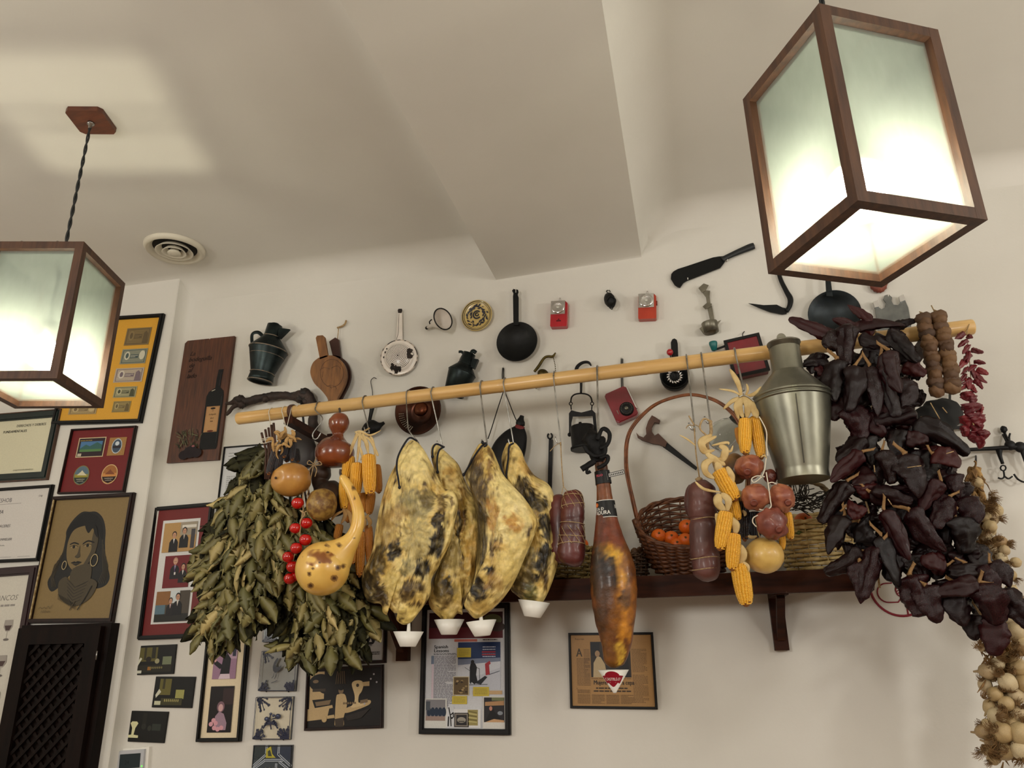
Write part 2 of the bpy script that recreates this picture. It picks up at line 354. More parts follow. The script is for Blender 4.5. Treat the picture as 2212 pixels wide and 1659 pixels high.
def lantern(c0, yaw, label, canopy_z):
    c0 = V((c0[0] * U, c0[1] * U, c0[2] * U + CAMZ)); a = V((-math.cos(yaw), math.sin(yaw), 0)); b = V((math.sin(yaw), math.cos(yaw), 0)); z = V((0, 0, 1)); W = U; H = 1.598 * U; T = .011
    cen = c0 + (a + b) * (W / 2)
    t = thing('pendant_lantern', cen, label, 'lamp', 'wooden pendant lanterns')
    def pt(i, j, h): return c0 + a * (T + i * (W - 2 * T)) + b * (T + j * (W - 2 * T)) + z * h
    for i, j in ((0, 0), (1, 0), (0, 1), (1, 1)): MB().bar(pt(i, j, 0), pt(i, j, H), a * T, b * T).build('frame_post', lwood, t)
    for h in (T, H - T):
        for j in (0, 1):
            MB().bar(pt(0, j, h) + a * T, pt(1, j, h) - a * T, b * (T * .98), z * T).build('frame_rail', lwood, t)
            MB().bar(pt(j, 0, h) + b * T, pt(j, 1, h) - b * T, a * (T * .98), z * T).build('frame_rail', lwood, t)
    # panes sit in the inner half of the bars
    e = .004; g = .0015; IN = .0175
    for j in (0, 1):
        d = IN if j == 0 else W - IN
        MB().box(c0 + a * (W / 2) + b * d + z * (H / 2), a * (W / 2 - 2 * T + e), b * g, z * (H / 2 - 2 * T + e)).build('glass_pane', frost, t)
        MB().box(c0 + b * (W / 2) + a * d + z * (H / 2), b * (W / 2 - 2 * T + e), a * g, z * (H / 2 - 2 * T + e)).build('glass_pane', frost, t)
    MB().box(cen + z * IN, a * (W / 2 - 2 * T + e), b * (W / 2 - 2 * T + e), z * g).build('glass_pane', frost, t)
    clear = frost.copy(); clear.name = 'dimming_top_glass'; clear.node_tree.nodes['Mix Shader.002'].inputs[0].default_value = .62
    MB().box(cen + z * (H - 2.6 * T), a * (W / 2 - 2 * T + e), b * (W / 2 - 2 * T + e), z * g).build('glass_pane', clear, t)  # top pane added to weaken the lantern's bright patch on the ceiling
    bz = .125
    mb = MB().ell(cen + z * bz, .042, .042, .046, seg=28, rings=16); o = mb.build('bulb', bulbm, t)
    MB().lathe(cen + z * (bz + .044), cen + z * (bz + .10), [(0, .014), (.5, .015), (.55, .02), (1, .02)], 16).build('bulb_socket', mk('socket', (30, 28, 26), rough=.4), t)
    MB().bar(cen + a * (W / 2 - 2 * T) + z * (H - T), cen - a * (W / 2 - 2 * T) + z * (H - T), b * .008, z * .008).build('cross_bar', lwood, t)
    mb = MB(); top = canopy_z - .03
    for ph in (0, math.pi):
        L = top - (cen.z + bz + .1); nn = int(L / .006); mb.tube([cen + V((math.cos(k * .42 + ph) * .0028, math.sin(k * .42 + ph) * .0028, bz + .1 + L * k / nn)) for k in range(nn + 1)], .0028, 6)
    mb.build('twisted_cord', mk('black_flex', (20, 24, 24), rough=.6), t)
    Bc = (V((cen.x, cen.y, canopy_z)), a, b, V((0, 0, -1)))
    s_ = .058; c_ = .012; pl = [(-s_ + c_, -s_), (s_ - c_, -s_), (s_, -s_ + c_), (s_, s_ - c_), (s_ - c_, s_), (-s_ + c_, s_), (-s_, s_ - c_), (-s_, -s_ + c_)]
    MB().prism(pl, Bc, 0, .016).build('canopy_plate', mk('canopy_wood', (96, 50, 28), (70, 34, 20), rough=.45, scale=8, stretch=(2, 9, 9)), t)
    MB().lathe(V((cen.x, cen.y, canopy_z - .016)), V((cen.x, cen.y, canopy_z - .038)), [(0, .011), (.3, .011), (.35, .006), (1, .005)], 14).build('cord_grip', steel, t)
    for s2 in (-1, 1): MB().tube([cen + a * (s2 * .05) + b * (-W / 2 + T) + z * (H + .002), cen + a * (s2 * .05) + b * (-W / 2 + T) + z * (H + .006)], .004, 8).build('screw_head', steel, t)
    return t
lantern((1.20392, 4.46223, 2.63325), 1.08139, 'lit wooden lantern with frosted panes at upper right, hanging nearest', CR)
lantern((-6.18267, 5.99524, 2.72771), -.26438, 'lit wooden lantern at left edge hanging by twisted cord from square plate', CEIL)
# ------------------------------------------------------------------ round ceiling diffuser
ventm = mk('diffuser_enamel', (206, 200, 182), rough=.45); ventd = mk('diffuser_shadow', (26, 24, 22), rough=.9)
vc = PZ(378, 535, CEIL); rr = (P(443, 540).x - P(310, 532).x) / 2
vr = (PZ(443, 541, CEIL) - PZ(309, 528, CEIL)).length / 2
t = thing('ceiling_vent', vc, 'round cream ceiling air vent with concentric rings', 'vent')
dn = V((0, 0, -1))
mb = MB(); mb.lathe(vc, vc + dn * .03, [(0.02, vr * .72), (.3, vr * .78), (.75, vr * .9), (.25, vr), (0.02, vr)], 48, cap=False); mb.build('outer_ring', ventm, t)
mb = MB(); mb.lathe(vc, vc + dn * .001, [(0, vr * .74), (1, vr * .74)], 40); mb.build('duct_opening', ventd, t)
for r0, r1, z0, z1 in ((.46, .62, .0, .022), (.26, .40, .004, .026)):
    MB().lathe(vc, vc + dn, [(z0, vr * r0), (z1, vr * r1), (z1 + .002, vr * r1), (z1 - .001, vr * (r1 - .05)), (z0 + .002, vr * (r0 - .04))], 40, cap=False).build('cone_ring', ventm, t)
MB().lathe(vc, vc + dn, [(.004, vr * .1), (.026, vr * .22), (.030, vr * .2), (.032, vr * .05)], 32).build('centre_disc', ventm, t)
# ------------------------------------------------------------------ pictures on the walls
IV = (222, 216, 200); PAPER = (214, 212, 204); INK = (30, 28, 28)
SKIN = (186, 140, 112)
def framed(name, corners, off, bw, depth, fm, label, cat='picture', bg=IV, mat_col=None, group=None, bk=True):
    B, W, H = rbasis(*corners, off=off)
    t = thing(name, B[0] - B[2] * (H / 2), label, cat, group)
    h2 = (W / 2, H / 2); o = rect(-h2[0], -h2[1], *h2); i = rect(-h2[0] + bw, -h2[1] + bw, h2[0] - bw, h2[1] - bw)
    k = bw * .25; o2 = rect(-h2[0] + k, -h2[1] + k, h2[0] - k, h2[1] - k)
    mb = MB(); mb.ring(o, i, B, .001, depth * .75); mb.ring(o2, rect(-h2[0] + bw * .8, -h2[1] + bw * .8, h2[0] - bw * .8, h2[1] - bw * .8), B, depth * .75, depth)
    mb.build('frame', fm, t)
    MB().prism(rect(-h2[0] + .001, -h2[1] + .001, h2[0] - .001, h2[1] - .001), B, .0005, .003).build('backing_board', blackf, t)
    iw, ih = W - 2 * bw + .002, H - 2 * bw + .002
    A = Art(shift(B, 0, 0, depth * .4), iw, ih, bg)
    return t, A, B, iw, ih
def on(B, W, H, depth, x0, y0, x1, y1, bg, up=.0012):    # a print laid on the sheet; relative box, y down
    cx, cz = ((x0 + x1) / 2 - .5) * W, (.5 - (y0 + y1) / 2) * H
    return Art(shift(B, cx, cz, depth + up), (x1 - x0) * W, (y1 - y0) * H, bg)
def person(A, x, y, s, coat, skin=SKIN, hair=(22, 16, 14), shirt=None, hx=0):   # head centre, size relative
    a = A.h / A.w
    sx = s * a
    A.rel([(x - 1.5 * sx, y + 5 * s), (x - 1.45 * sx, y + 2.2 * s), (x - .9 * sx, y + 1.35 * s), (x - .3 * sx, y + 1.1 * s), (x + .3 * sx, y + 1.1 * s), (x + .9 * sx, y + 1.35 * s), (x + 1.45 * sx, y + 2.2 * s), (x + 1.5 * sx, y + 5 * s)], coat)
    if shirt: A.rel([(x - .3 * sx, y + 1.1 * s), (x, y + 2.6 * s), (x + .3 * sx, y + 1.1 * s)], shirt)
    A.e(x, y - .12 * s, .78 * sx, 1.0 * s, hair); A.e(x + hx * sx, y + .12 * s, .6 * sx, .86 * s, skin)
    A.r(x - .38 * sx + hx * sx, y - .02 * s, x + .38 * sx + hx * sx, y + .1 * s, tuple(int(v * .55) for v in skin))
    A.r(x - .2 * sx + hx * sx, y + .5 * s, x + .2 * sx + hx * sx, y + .6 * s, tuple(int(v * .6) for v in skin))
# --- banknotes on a yellow mount
t, A, B, W, H = framed('banknote_frame', ((160, 694), (342, 681), (326, 914), (130, 917)), PIER, .017, .022, blackf, 'black frame of old banknotes on a yellow mount behind the left lantern', bg=(204, 152, 52))
A.build('mount', printg, t)
def note(x, y, w, h, c, c2, c3, medal=True):
    a = on(B, W, H, .0095, x - w / 2, y - h / 2, x + w / 2, y + h / 2, c)
    a.r(.05, .07, .95, .93, c2); a.r(.08, .11, .92, .89, c); rg = random.Random(int(x * 99 + y * 999))
    for q in range(5): a.line([(.1, .2 + q * .15), (.3, .14 + q * .16), (.6, .25 + q * .14), (.9, .18 + q * .15)], .0006, c2)
    a.e(.24, .45, .11, .28, c3); a.e(.24, .45, .06, .18, c2); a.r(.36, .38, .68, .62, c2); a.body(.38, .42, .66, .58, 2, c3, 5, .4)
    if medal: a.e(.82, .44, .11, .3, c3)
    else: a.rel([(.72, .9), (.74, .3), (.82, .2), (.9, .35), (.92, .9)], c2)
    a.build('banknote', printg, t)
note(.77, .185, .30, .175, (118, 100, 66), (92, 78, 54), (128, 110, 74), False)
note(.775, .385, .31, .15, (128, 130, 112), (70, 84, 82), (190, 186, 164))
note(.765, .57, .345, .14, (170, 158, 140), (112, 98, 104), (196, 188, 172), False)
note(.765, .735, .27, .105, (150, 146, 112), (70, 72, 52), (176, 170, 136), False)
note(.76, .875, .21, .105, (140, 124, 78), (98, 84, 54), (164, 150, 108), False)
for y, h in ((.185, .175), (.385, .15), (.57, .14), (.735, .105), (.895, .085)): note(.30, y, .34, h, (160, 140, 98), (112, 94, 64), (182, 164, 122))
# --- constitution sheet
t, A, B, W, H = framed('text_frame', ((-98, 905), (129, 888), (112, 1034), (-118, 1049)), PIER, .034, .018, mk('green_frame', (18, 34, 30), (12, 22, 20), rough=.4), 'dark green frame of printed text headed Derechos under the left lantern', bg=(206, 202, 174))
G = (34, 34, 30)
A.text('DERECHOS Y DEBERES', .93, .135, .0165, G, 'R', .0, .95, 2); A.text('FUNDAMENTALES', .74, .235, .0165, G, 'R', 0, .95, 2)
for i, s_ in enumerate(('La dignidad de la persona, los derechos', 'inviolables que le son inherentes, el libre', 'desarrollo de la personalidad, el respeto', 'a la ley y a los derechos de los demás', 'son fundamento de orden político y de', 'la paz social.')):
    A.text(s_, .06, .37 + i * .088, .0135, G, 'L', .0, .98, 1)
A.text('CONSTITUCIÓN ESPAÑOLA', .9, .95, .0085, (80, 80, 60), 'R')
A.build('sheet', printg, t)
MB().ring(rect(-W / 2 - .036, -H / 2 - .036, W / 2 + .036, H / 2 + .036), rect(-W / 2 - .032, -H / 2 - .032, W / 2 + .032, H / 2 + .032), B, .0005, .016).build('outer_moulding', lwood, t)
# --- beer labels
t, A, B, W, H = framed('label_frame', ((154, 928), (295, 922), (276, 1063), (134, 1069)), PIER, .008, .018, brownf, 'small dark red frame with four old bottle labels, above the portrait drawing', bg=(104, 26, 28))
A.build('mount', printg, t)
a = on(B, W, H, .0075, .13, .13, .57, .45, (196, 178, 140)); a.r(.03, .04, .97, .96, (40, 28, 34)); a.r(.1, .2, .9, .72, (70, 110, 150)); a.rel([(.1, .55), (.3, .35), (.45, .45), (.7, .25), (.9, .4), (.9, .72), (.1, .72)], (52, 92, 88)); a.r(.1, .6, .9, .72, (80, 120, 70)); a.text('CERVEZA TIPO PILSEN', .06, .17, .0062, (206, 180, 90)); a.r(.06, .8, .2, .94, (180, 170, 150)); a.build('bottle_label', printg, t)
a = on(B, W, H, .0075, .63, .15, .90, .44, (150, 112, 62)); 
for q in range(8): a.line([(.5, .5), (.5 + .5 * math.cos(q * .785), .5 + .5 * math.sin(q * .785))], .0008, (186, 146, 84))
a.e(.5, .48, .3, .42, (176, 186, 190)); a.e(.5, .48, .26, .37, (58, 74, 92)); a.e(.5, .34, .12, .12, (190, 200, 205)); a.r(.26, .46, .74, .6, (36, 34, 40)); a.build('bottle_label', printg, t)
def oval(x, y, rx, ry, cols, s_):
    a = on(B, W, H, .0075, x - rx, y - ry, x + rx, y + ry, (0, 0, 0)); a.mb = MB(); a.e(.5, .5, .5, .5, cols[0], 28); a.e(.5, .5, .45, .46, cols[1], 28); a.rel([(.07, .45), (.93, .45), (.9, .66), (.1, .66)], cols[2]); a.rel([(.2, .5), (.4, .35), (.5, .25), (.62, .36), (.85, .52)], cols[3])
    a.rel([(.06, .62), (.94, .62), (.86, .8), (.5, .96), (.14, .8)], cols[4]); a.scrawl(.24, .73, .76, .05, .0009, (210, 205, 190), 6); a.scrawl(.3, .82, .7, .05, .0009, (210, 205, 190), 7); a.build('bottle_label', printg, t)
oval(.29, .735, .125, .155, ((120, 110, 60), (84, 104, 118), (140, 132, 50), (196, 190, 160), (40, 48, 42)), 'Cerveza')
oval(.735, .735, .125, .155, ((200, 170, 120), (150, 96, 50), (190, 130, 70), (120, 66, 36), (40, 22, 18)), 'Cerveza')
# --- diploma
t, A, B, W, H = framed('diploma_frame', ((-122, 1063), (118, 1049), (89, 1211), (-152, 1224)), PIER, .013, .018, blackf, 'black framed diploma beside the portrait, cut by the left edge', bg=(200, 196, 190))
DI = (52, 48, 56); A.rel([(.34, .04), (.47, .02), (.5, .1), (.44, .2), (.36, .18)], (40, 30, 40)); A.text('ESHOB', .53, .175, .026, (70, 66, 74), 'L', 0, .9, 0); A.line([(.52, .205), (.75, .2)], .001, DI)
A.text('Ling', .9, .12, .012, DI, 'L', .3); A.text('DIPLOMA', .51, .34, .024, DI, 'C', .25); A.text('otorgado a', .51, .43, .010, DI, 'C', .3); A.text('MARTA MARTÍN CÁCERES', .52, .54, .0165, DI, 'C', .25); A.text('realizado el curso de', .52, .63, .010, DI, 'C', .3); A.text('PROFESIONAL DE SOMMELIER', .56, .73, .0145, DI, 'C', .25); A.scrawl(.36, .805, .68, .02, .0008, DI, 3)
A.line([(.55, .965), (.58, .92), (.6, .97), (.62, .93), (.64, .96)], .001, DI); A.line([(.62, .965), (.76, .965)], .0008, DI); A.line([(.82, .965), (.93, .965)], .0008, DI); A.build('sheet', printg, t)
# --- charcoal portrait
t, A, B, W, H = framed('portrait_frame', ((113, 1074), (290, 1066), (254, 1344), (73, 1347)), PIER, .017, .022, brownf, 'brown framed charcoal portrait of a long-haired woman with hoop earrings', bg=(124, 104, 66))
A.soft = True; PB = (124, 104, 66); C1 = (12, 12, 13); C2 = (26, 26, 25); C3 = (66, 58, 42); C4 = (112, 95, 62)
A.rel([(.18, .78), (.10, .70), (.16, .60), (.22, .48), (.23, .34), (.22, .27), (.28, .18), (.38, .115), (.48, .115), (.58, .12), (.68, .18), (.74, .28), (.76, .38), (.80, .50), (.86, .60), (.90, .68), (.86, .74), (.74, .76), (.66, .70), (.6, .62), (.4, .64), (.30, .72)], C2)
A.rel([(.25, .35), (.24, .26), (.3, .19), (.4, .13), (.52, .13), (.64, .18), (.71, .28), (.72, .36), (.66, .30), (.58, .22), (.5, .25), (.36, .27), (.28, .33)], C1)
for q in range(9): A.line([(.72 + q * .012, .36 + q * .02), (.76 + q * .012, .5 + q * .01), (.8 + q * .008, .62), (.76 + q * .012, .72)], .0022, C1 if q % 2 else C3)
for q in range(7): A.line([(.25 - q * .012, .42 + q * .02), (.21 - q * .01, .56), (.17 - q * .006, .66), (.22 - q * .008, .74)], .0022, C1 if q % 2 else C3)
A.rel([(.28, .34), (.33, .265), (.46, .235), (.58, .245), (.66, .33), (.665, .42), (.64, .5), (.56, .575), (.47, .615), (.39, .60), (.31, .53), (.275, .43)], C4)        # face
A.rel([(.60, .26), (.665, .34), (.665, .43), (.64, .5), (.56, .58), (.5, .61), (.56, .52), (.6, .44), (.585, .36)], C3)
A.rel([(.46, .22), (.60, .235), (.66, .34), (.61, .31), (.57, .26), (.52, .30)], C1)
A.rel([(.40, .6), (.62, .56), (.66, .68), (.60, .76), (.42, .74)], C3)     # neck
A.rel([(.31, .385), (.36, .372), (.42, .385), (.42, .395), (.36, .384), (.31, .395)], C1); A.rel([(.48, .382), (.54, .36), (.62, .375), (.62, .385), (.54, .373), (.48, .395)], C1)
for ex2, ey in ((.365, .413), (.545, .405)):
    A.rel([(ex2 - .05, ey + .003), (ex2, ey - .014), (ex2 + .05, ey), (ex2, ey + .014)], (140, 122, 84)); A.e(ex2, ey, .019, .013, C1); A.line([(ex2 - .055, ey), (ex2, ey - .016), (ex2 + .055, ey - .003)], .0018, C1)
A.rel([(.445, .40), (.43, .47), (.405, .492), (.43, .505), (.46, .503), (.475, .49), (.46, .46)], C3); A.line([(.405, .497), (.44, .507), (.47, .497)], .0016, C2)
A.rel([(.365, .548), (.41, .535), (.43, .54), (.455, .533), (.51, .545), (.44, .553)], C1); A.rel([(.38, .555), (.44, .556), (.495, .551), (.44, .572)], C2); A.line([(.4, .59), (.45, .595)], .0016, C3)
for hx_, hz, rx_, rz_ in ((.665, .53, .045, .05), (.285, .565, .028, .035)): A.line([(hx_ + rx_ * math.sin(q * .52), hz - rz_ * math.cos(q * .52)) for q in range(13)], .0032, (176, 158, 118))
A.rel([(.26, .70), (.34, .66), (.40, .70), (.5, .745), (.6, .72), (.66, .68), (.76, .72), (.72, .82), (.62, .88), (.5, .90), (.36, .86), (.28, .80)], C3)
for q in range(6): A.line([(.36 + q * .01, .68 + q * .03), (.48, .75 + q * .026), (.64 - q * .012, .70 + q * .03)], .0018, C2)
for q in range(22): A.line([(.28 + q * .012, .80 + q * .004), (.29 + q * .012, .845 + q * .004)], .0012, C1)
A.line([(.70, .74), (.64, .84), (.57, .93)], .004, C2); A.line([(.52, .86), (.47, .93)], .004, C3)
A.scrawl(.06, .92, .24, .04, .0012, C3, 4); A.scrawl(.10, .95, .22, .02, .001, C3, 5); A.build('drawing', printg, t)
MB().bar(B[0] - B[1] * (W / 2 + .002) - B[2] * H * .5 + B[3] * .021, B[0] - B[1] * (W / 2 + .002) + B[2] * H * .5 + B[3] * .021, B[1] * .0022, B[3] * .003).build('inner_slip', mk('gilt_slip', (196, 176, 132), (140, 116, 74), rough=.4, metal=.4, scale=60), t)
# --- wine poster at the lower left
t, A, B, W, H = framed('poster_frame', ((-142, 1237), (87, 1224), (14, 1652), (-215, 1660)), PIER + .006, .036, .02, mk('maroon_frame', (40, 10, 14), (28, 8, 12), rough=.5), 'maroon framed poster of wine glasses at lower left edge', bg=(196, 192, 180))
A.text('BLANCOS', .90, .145, .030, (110, 106, 100), 'R', .25); A.body(.6, .165, .9, .185, 1, (140, 136, 130), 4, .6)
for q in range(3):
    y = .28 + q * .2; 
    for x in (.34, .6, .86): A.rel([(x - .045, y - .02), (x - .05, y + .02), (x - .02, y + .045), (x + .02, y + .045), (x + .05, y + .02), (x + .045, y - .02)], (150, 144, 136)); A.rel([(x - .04, y + .012), (x - .02, y + .04), (x + .02, y + .04), (x + .04, y + .012)], (70, 54, 52)); A.line([(x, y + .04), (x, y + .09)], .0012, (110, 104, 98)); A.e(x, y + .092, .03, .007, (100, 94, 90))
A.build('sheet', printg, t)
# --- painted plank with a bottle
B, W, H = rbasis((402, 739), (508, 729), (478, 994), (367, 1002), off=.001)
t = thing('painted_plank', B[0] - B[2] * (H / 2), 'brown wooden plank painted with a wine bottle and lettering', 'sign')
pl = [(-W / 2, -H / 2), (W / 2, -H / 2), (W / 2, H / 2), (.004, H / 2), (.0, H / 2 - .006), (-.004, H / 2), (-W / 2 + .012, H / 2), (-W / 2, H / 2 - .012)]
MB().prism(pl, B, 0, .014).build('plank', mk('plank_wood', (92, 50, 26), (62, 33, 18), rough=.5, scale=9, stretch=(14, 14, 1)), t)
a = Art(shift(B, 0, 0, .0142), W, H, (0, 0, 0)); a.mb = MB()
K = (26, 14, 10)
for s_, x, y in (('La', .14, .135), ('bodeguilla', .13, .185), ('de', .15, .235), ('al', .15, .275), ('lado', .14, .325)): a.text(s_, x, y, .030, K, 'L', .35, .95, 1)
a.rel([(.775, .275), (.875, .275), (.87, .30), (.86, .37), (.86, .425), (.93, .455), (.945, .49), (.945, .89), (.93, .915), (.62, .915), (.605, .89), (.605, .49), (.64, .455), (.755, .425), (.76, .36)], (13, 14, 15))
a.r(.64, .575, .90, .78, (170, 128, 84)); a.r(.66, .585, .88, .77, (182, 142, 96)); a.e(.77, .592, .05, .008, K); a.e(.77, .772, .06, .007, (90, 30, 20))
for s_, y in (('La', .615), ('bodeguilla', .645), ('de al', .675), ('lado', .7)): a.text(s_, .77, y, .0105, K, 'C', .3, .8)
a.line([(.7, .45), (.76, .44)], .003, (196, 190, 170)); a.line([(.91, .5), (.915, .87)], .003, (44, 50, 50)); a.line([(.84, .30), (.83, .41)], .003, (48, 40, 44))
rg = random.Random(3)
for q in range(70):
    x0, y0 = rg.uniform(.2, .58), rg.uniform(.78, .93); an = rg.uniform(-2.9, -1.0); L = rg.uniform(.05, .16)
    a.line([(x0, y0), (x0 + L * math.cos(an) * .8, y0 + L * math.sin(an) * .42)], .0022, rg.choice([(34, 40, 26), (92, 98, 66), (56, 64, 40), (24, 26, 18), (120, 122, 88)]))
for x, y, r in ((.46, .93, .13), (.34, .95, .1), (.58, .94, .1), (.5, .90, .07)): a.e(x, y, r, r * .36, (26, 14, 20))
a.e(.5, .885, .03, .008, (150, 90, 90)); a.build('painting', printm, t)
# --- newspaper page behind the bay leaves
t, A, B, W, H = framed('newspaper_frame', ((483, 966), (640, 955), (612, 1285), (452, 1292)), .001, .006, .014, blackf, 'thin black framed white newspaper page half behind the bay leaves', bg=(198, 200, 202))
A.body(.06, .03, .9, .115, 4, (150, 152, 154), 3, .3); A.text('«No existe el vino', .07, .165, .020, (90, 92, 96), 'L', 0, .85, 1); A.body(.07, .20, .30, .96, 58, (150, 152, 154), 4); A.body(.36, .45, .62, .96, 38, (150, 152, 154), 5); A.body(.68, .2, .94, .96, 58, (150, 152, 154), 6)
A.r(.36, .205, .62, .43, (70, 74, 76)); person(A, .49, .28, .035, (190, 190, 190), (150, 148, 146)); A.build('page', printg, t)
# --- three photographs on a red mount
t, A, B, W, H = framed('photo_frame', ((336, 1096), (466, 1087), (434, 1376), (303, 1384)), .001, .016, .02, blackf, 'tall black frame with three colour photographs on a red mount', bg=(104, 26, 24))
A.r(.135, .09, .84, .915, (206, 206, 204)); A.build('mount', printg, t)
a = on(B, W, H, .0095, .18, .115, .80, .355, (172, 136, 84)); a.r(.5, 0, 1, .45, (150, 140, 122)); a.r(.55, .1, .98, .2, (210, 206, 196)); a.r(.84, .25, .96, .9, (60, 56, 60)); person(a, .34, .42, .115, (14, 14, 18), shirt=(200, 200, 200)); person(a, .64, .3, .115, (12, 12, 16), shirt=(180, 170, 160)); a.build('photograph', printg, t)
a = on(B, W, H, .0095, .27, .385, .745, .64, (104, 18, 24)); person(a, .42, .18, .11, (18, 16, 22), (196, 150, 124), (170, 130, 110), (150, 140, 170)); person(a, .75, .36, .1, (16, 14, 18), shirt=(210, 206, 200)); a.line([(.40, .38), (.44, .52)], .003, (90, 60, 110)); a.r(.41, .52, .47, .6, (220, 216, 210)); a.build('photograph', printg, t)
a = on(B, W, H, .0095, .19, .665, .80, .90, (70, 62, 52)); a.r(0, 0, .42, .45, (134, 92, 50)); a.r(.42, 0, .7, .4, (196, 204, 206)); a.r(0, .45, .3, .85, (84, 110, 124)); a.r(0, .75, 1, 1, (30, 30, 26)); person(a, .45, .32, .1, (24, 22, 24), shirt=(200, 170, 170)); person(a, .66, .2, .12, (14, 14, 18), shirt=(206, 200, 190)); a.build('photograph', printg, t)
# --- three small dark photographs
def darkphoto(c, label, fn, offs=.001):
    B, W, H = rbasis(*c, off=offs)
    t = thing('small_photo', B[0] - B[2] * (H / 2), label, 'photo', 'small dark unframed photographs')
    MB().prism(rect(-W / 2, -H / 2, W / 2, H / 2), B, 0, .006).build('backing', blackf, t)
    a = Art(shift(B, 0, 0, .0062), W * .97, H * .97, (12, 13, 11)); fn(a); a.build('photograph', printg, t)
def bar1(a):
    a.r(.08, .06, .55, .55, (88, 82, 38)); a.r(.2, .06, .26, .5, (50, 46, 26)); a.r(.4, .05, .5, .45, (38, 36, 24)); a.r(.7, .4, .93, .68, (112, 120, 92)); a.e(.33, .48, .07, .1, (30, 24, 18)); a.e(.56, .55, .06, .09, (150, 146, 112)); a.r(.05, .68, .95, .93, (34, 32, 22)); a.r(.33, .74, .42, .86, (150, 100, 40)); a.rel([(.03, .6), (.12, .4), (.16, .45), (.07, .68)], (200, 200, 180)); a.r(.04, .86, .18, .96, (196, 196, 180))
    for q in range(7): a.e(.4 + q * .05, .78, .018, .04, (120, 112, 70))
def bar2(a):
    a.r(.12, .06, .42, .6, (98, 92, 44)); a.r(.2, .06, .26, .4, (56, 52, 30)); a.r(.56, .42, .78, .72, (150, 148, 84)); a.rel([(.04, .6), (.12, .4), (.18, .5), (.06, .7)], (196, 196, 176)); a.r(.04, .8, .2, .93, (190, 190, 160)); a.r(.2, .7, .75, .93, (58, 56, 32))
    for q in range(8): a.e(.3 + q * .05, .78, .016, .05, (150, 142, 90))
def bar3(a):
    a.rel([(.1, .4), (.14, .34), (.26, .34), (.3, .4), (.24, .56), (.22, .78), (.34, .8), (.34, .88), (.05, .88), (.06, .8), (.16, .78), (.16, .56)], (206, 204, 160)); a.r(.66, .4, .88, .62, (40, 46, 40)); a.r(.4, .05, .5, .5, (26, 26, 20)); a.e(.45, .5, .06, .1, (36, 38, 32)); a.e(.6, .55, .05, .09, (44, 46, 38))
darkphoto(((299, 1395), (384, 1392), (376, 1455), (291, 1459)), 'topmost of three small dark bar photographs, left of the tall two-photo frame', bar1)
darkphoto(((339, 1462), (425, 1461), (415, 1530), (330, 1527)), 'middle of three small dark bar photographs, set furthest right', bar2)
darkphoto(((279, 1535), (366, 1537), (356, 1605), (269, 1601)), 'lowest small dark photograph, showing a white shop scale, above the thermostat', bar3)
# --- thermostat
B, W, H = rbasis((264, 1617), (330, 1612), (321, 1672), (254, 1676), off=.0)
t = thing('thermostat', B[0] - B[2] * (H / 2), 'pale grey wall thermostat with dark display and green light', 'thermostat')
MB().prism(rect(-W / 2, -H / 2, W / 2, H / 2), B, 0, .014).build('back_plate', whitepl, t)
MB().prism(rect(-W * .46, -H * .46, W * .40, H * .43), B, .014, .024).build('casing', mk('grey_plastic', (178, 180, 184), rough=.4), t)
a = Art(shift(B, 0, 0, .0245), W, H, (0, 0, 0)); a.mb = MB(); a.r(.13, .20, .80, .72, (28, 40, 44)); a.text('24', .30, .58, .020, (12, 17, 19)); a.build('display', printg, t)
gm = mk('green_lamp', (60, 220, 60)); gm.node_tree.nodes['Principled BSDF'].inputs['Emission Color'].default_value = (.2, 1, .1, 1); gm.node_tree.nodes['Principled BSDF'].inputs['Emission Strength'].default_value = .8
MB().ell(P(306, 1655, .025), .003, .002, .003, seg=10, rings=6).build('indicator_light', gm, t)
# --- tall cream mount with two photographs
t, A, B, W, H = framed('double_photo_frame', ((457, 1330), (548, 1326), (521, 1601), (428, 1602)), .001, .013, .024, blackf, 'tall dark frame holding two photographs on cream mount under the bay leaves', bg=(222, 206, 174))
A.build('mount', printg, t)
a = on(B, W, H, .0115, .17, .10, .80, .52, (150, 116, 140)); a.r(.62, .2, 1, .6, (176, 148, 168)); a.r(.8, .4, .95, .55, (40, 40, 60)); a.r(0, 0, .9, .22, (22, 22, 34)); a.rel([(.3, 1), (.42, .55), (.6, .5), (.75, .6), (.72, 1)], (12, 12, 16)); a.e(.5, .42, .13, .1, (16, 12, 14)); a.e(.42, .45, .08, .07, (190, 140, 134)); a.rel([(.05, .6), (.4, .72), (.5, .66), (.5, .76), (.3, .8), (.04, .7)], (18, 16, 22)); a.e(.08, .62, .06, .04, (200, 150, 150)); a.rel([(.28, 1), (.35, .9), (.75, .9), (.78, 1)], (210, 190, 200)); a.build('photograph', printg, t)
a = on(B, W, H, .0115, .17, .58, .80, .955, (20, 14, 16)); a.r(.55, .05, 1, .4, (50, 34, 34)); a.e(.5, .45, .16, .12, (120, 90, 100)); a.e(.5, .47, .1, .08, (200, 160, 160)); a.rel([(.25, .95), (.3, .65), (.45, .55), (.65, .6), (.8, .8), (.78, .95)], (150, 124, 140))
for x, y in ((.15, .82), (.3, .9), (.45, .93), (.6, .9), (.35, .8), (.25, .74)): a.e(x, y, .09, .05, (206, 150, 160))
a.build('photograph', printg, t)
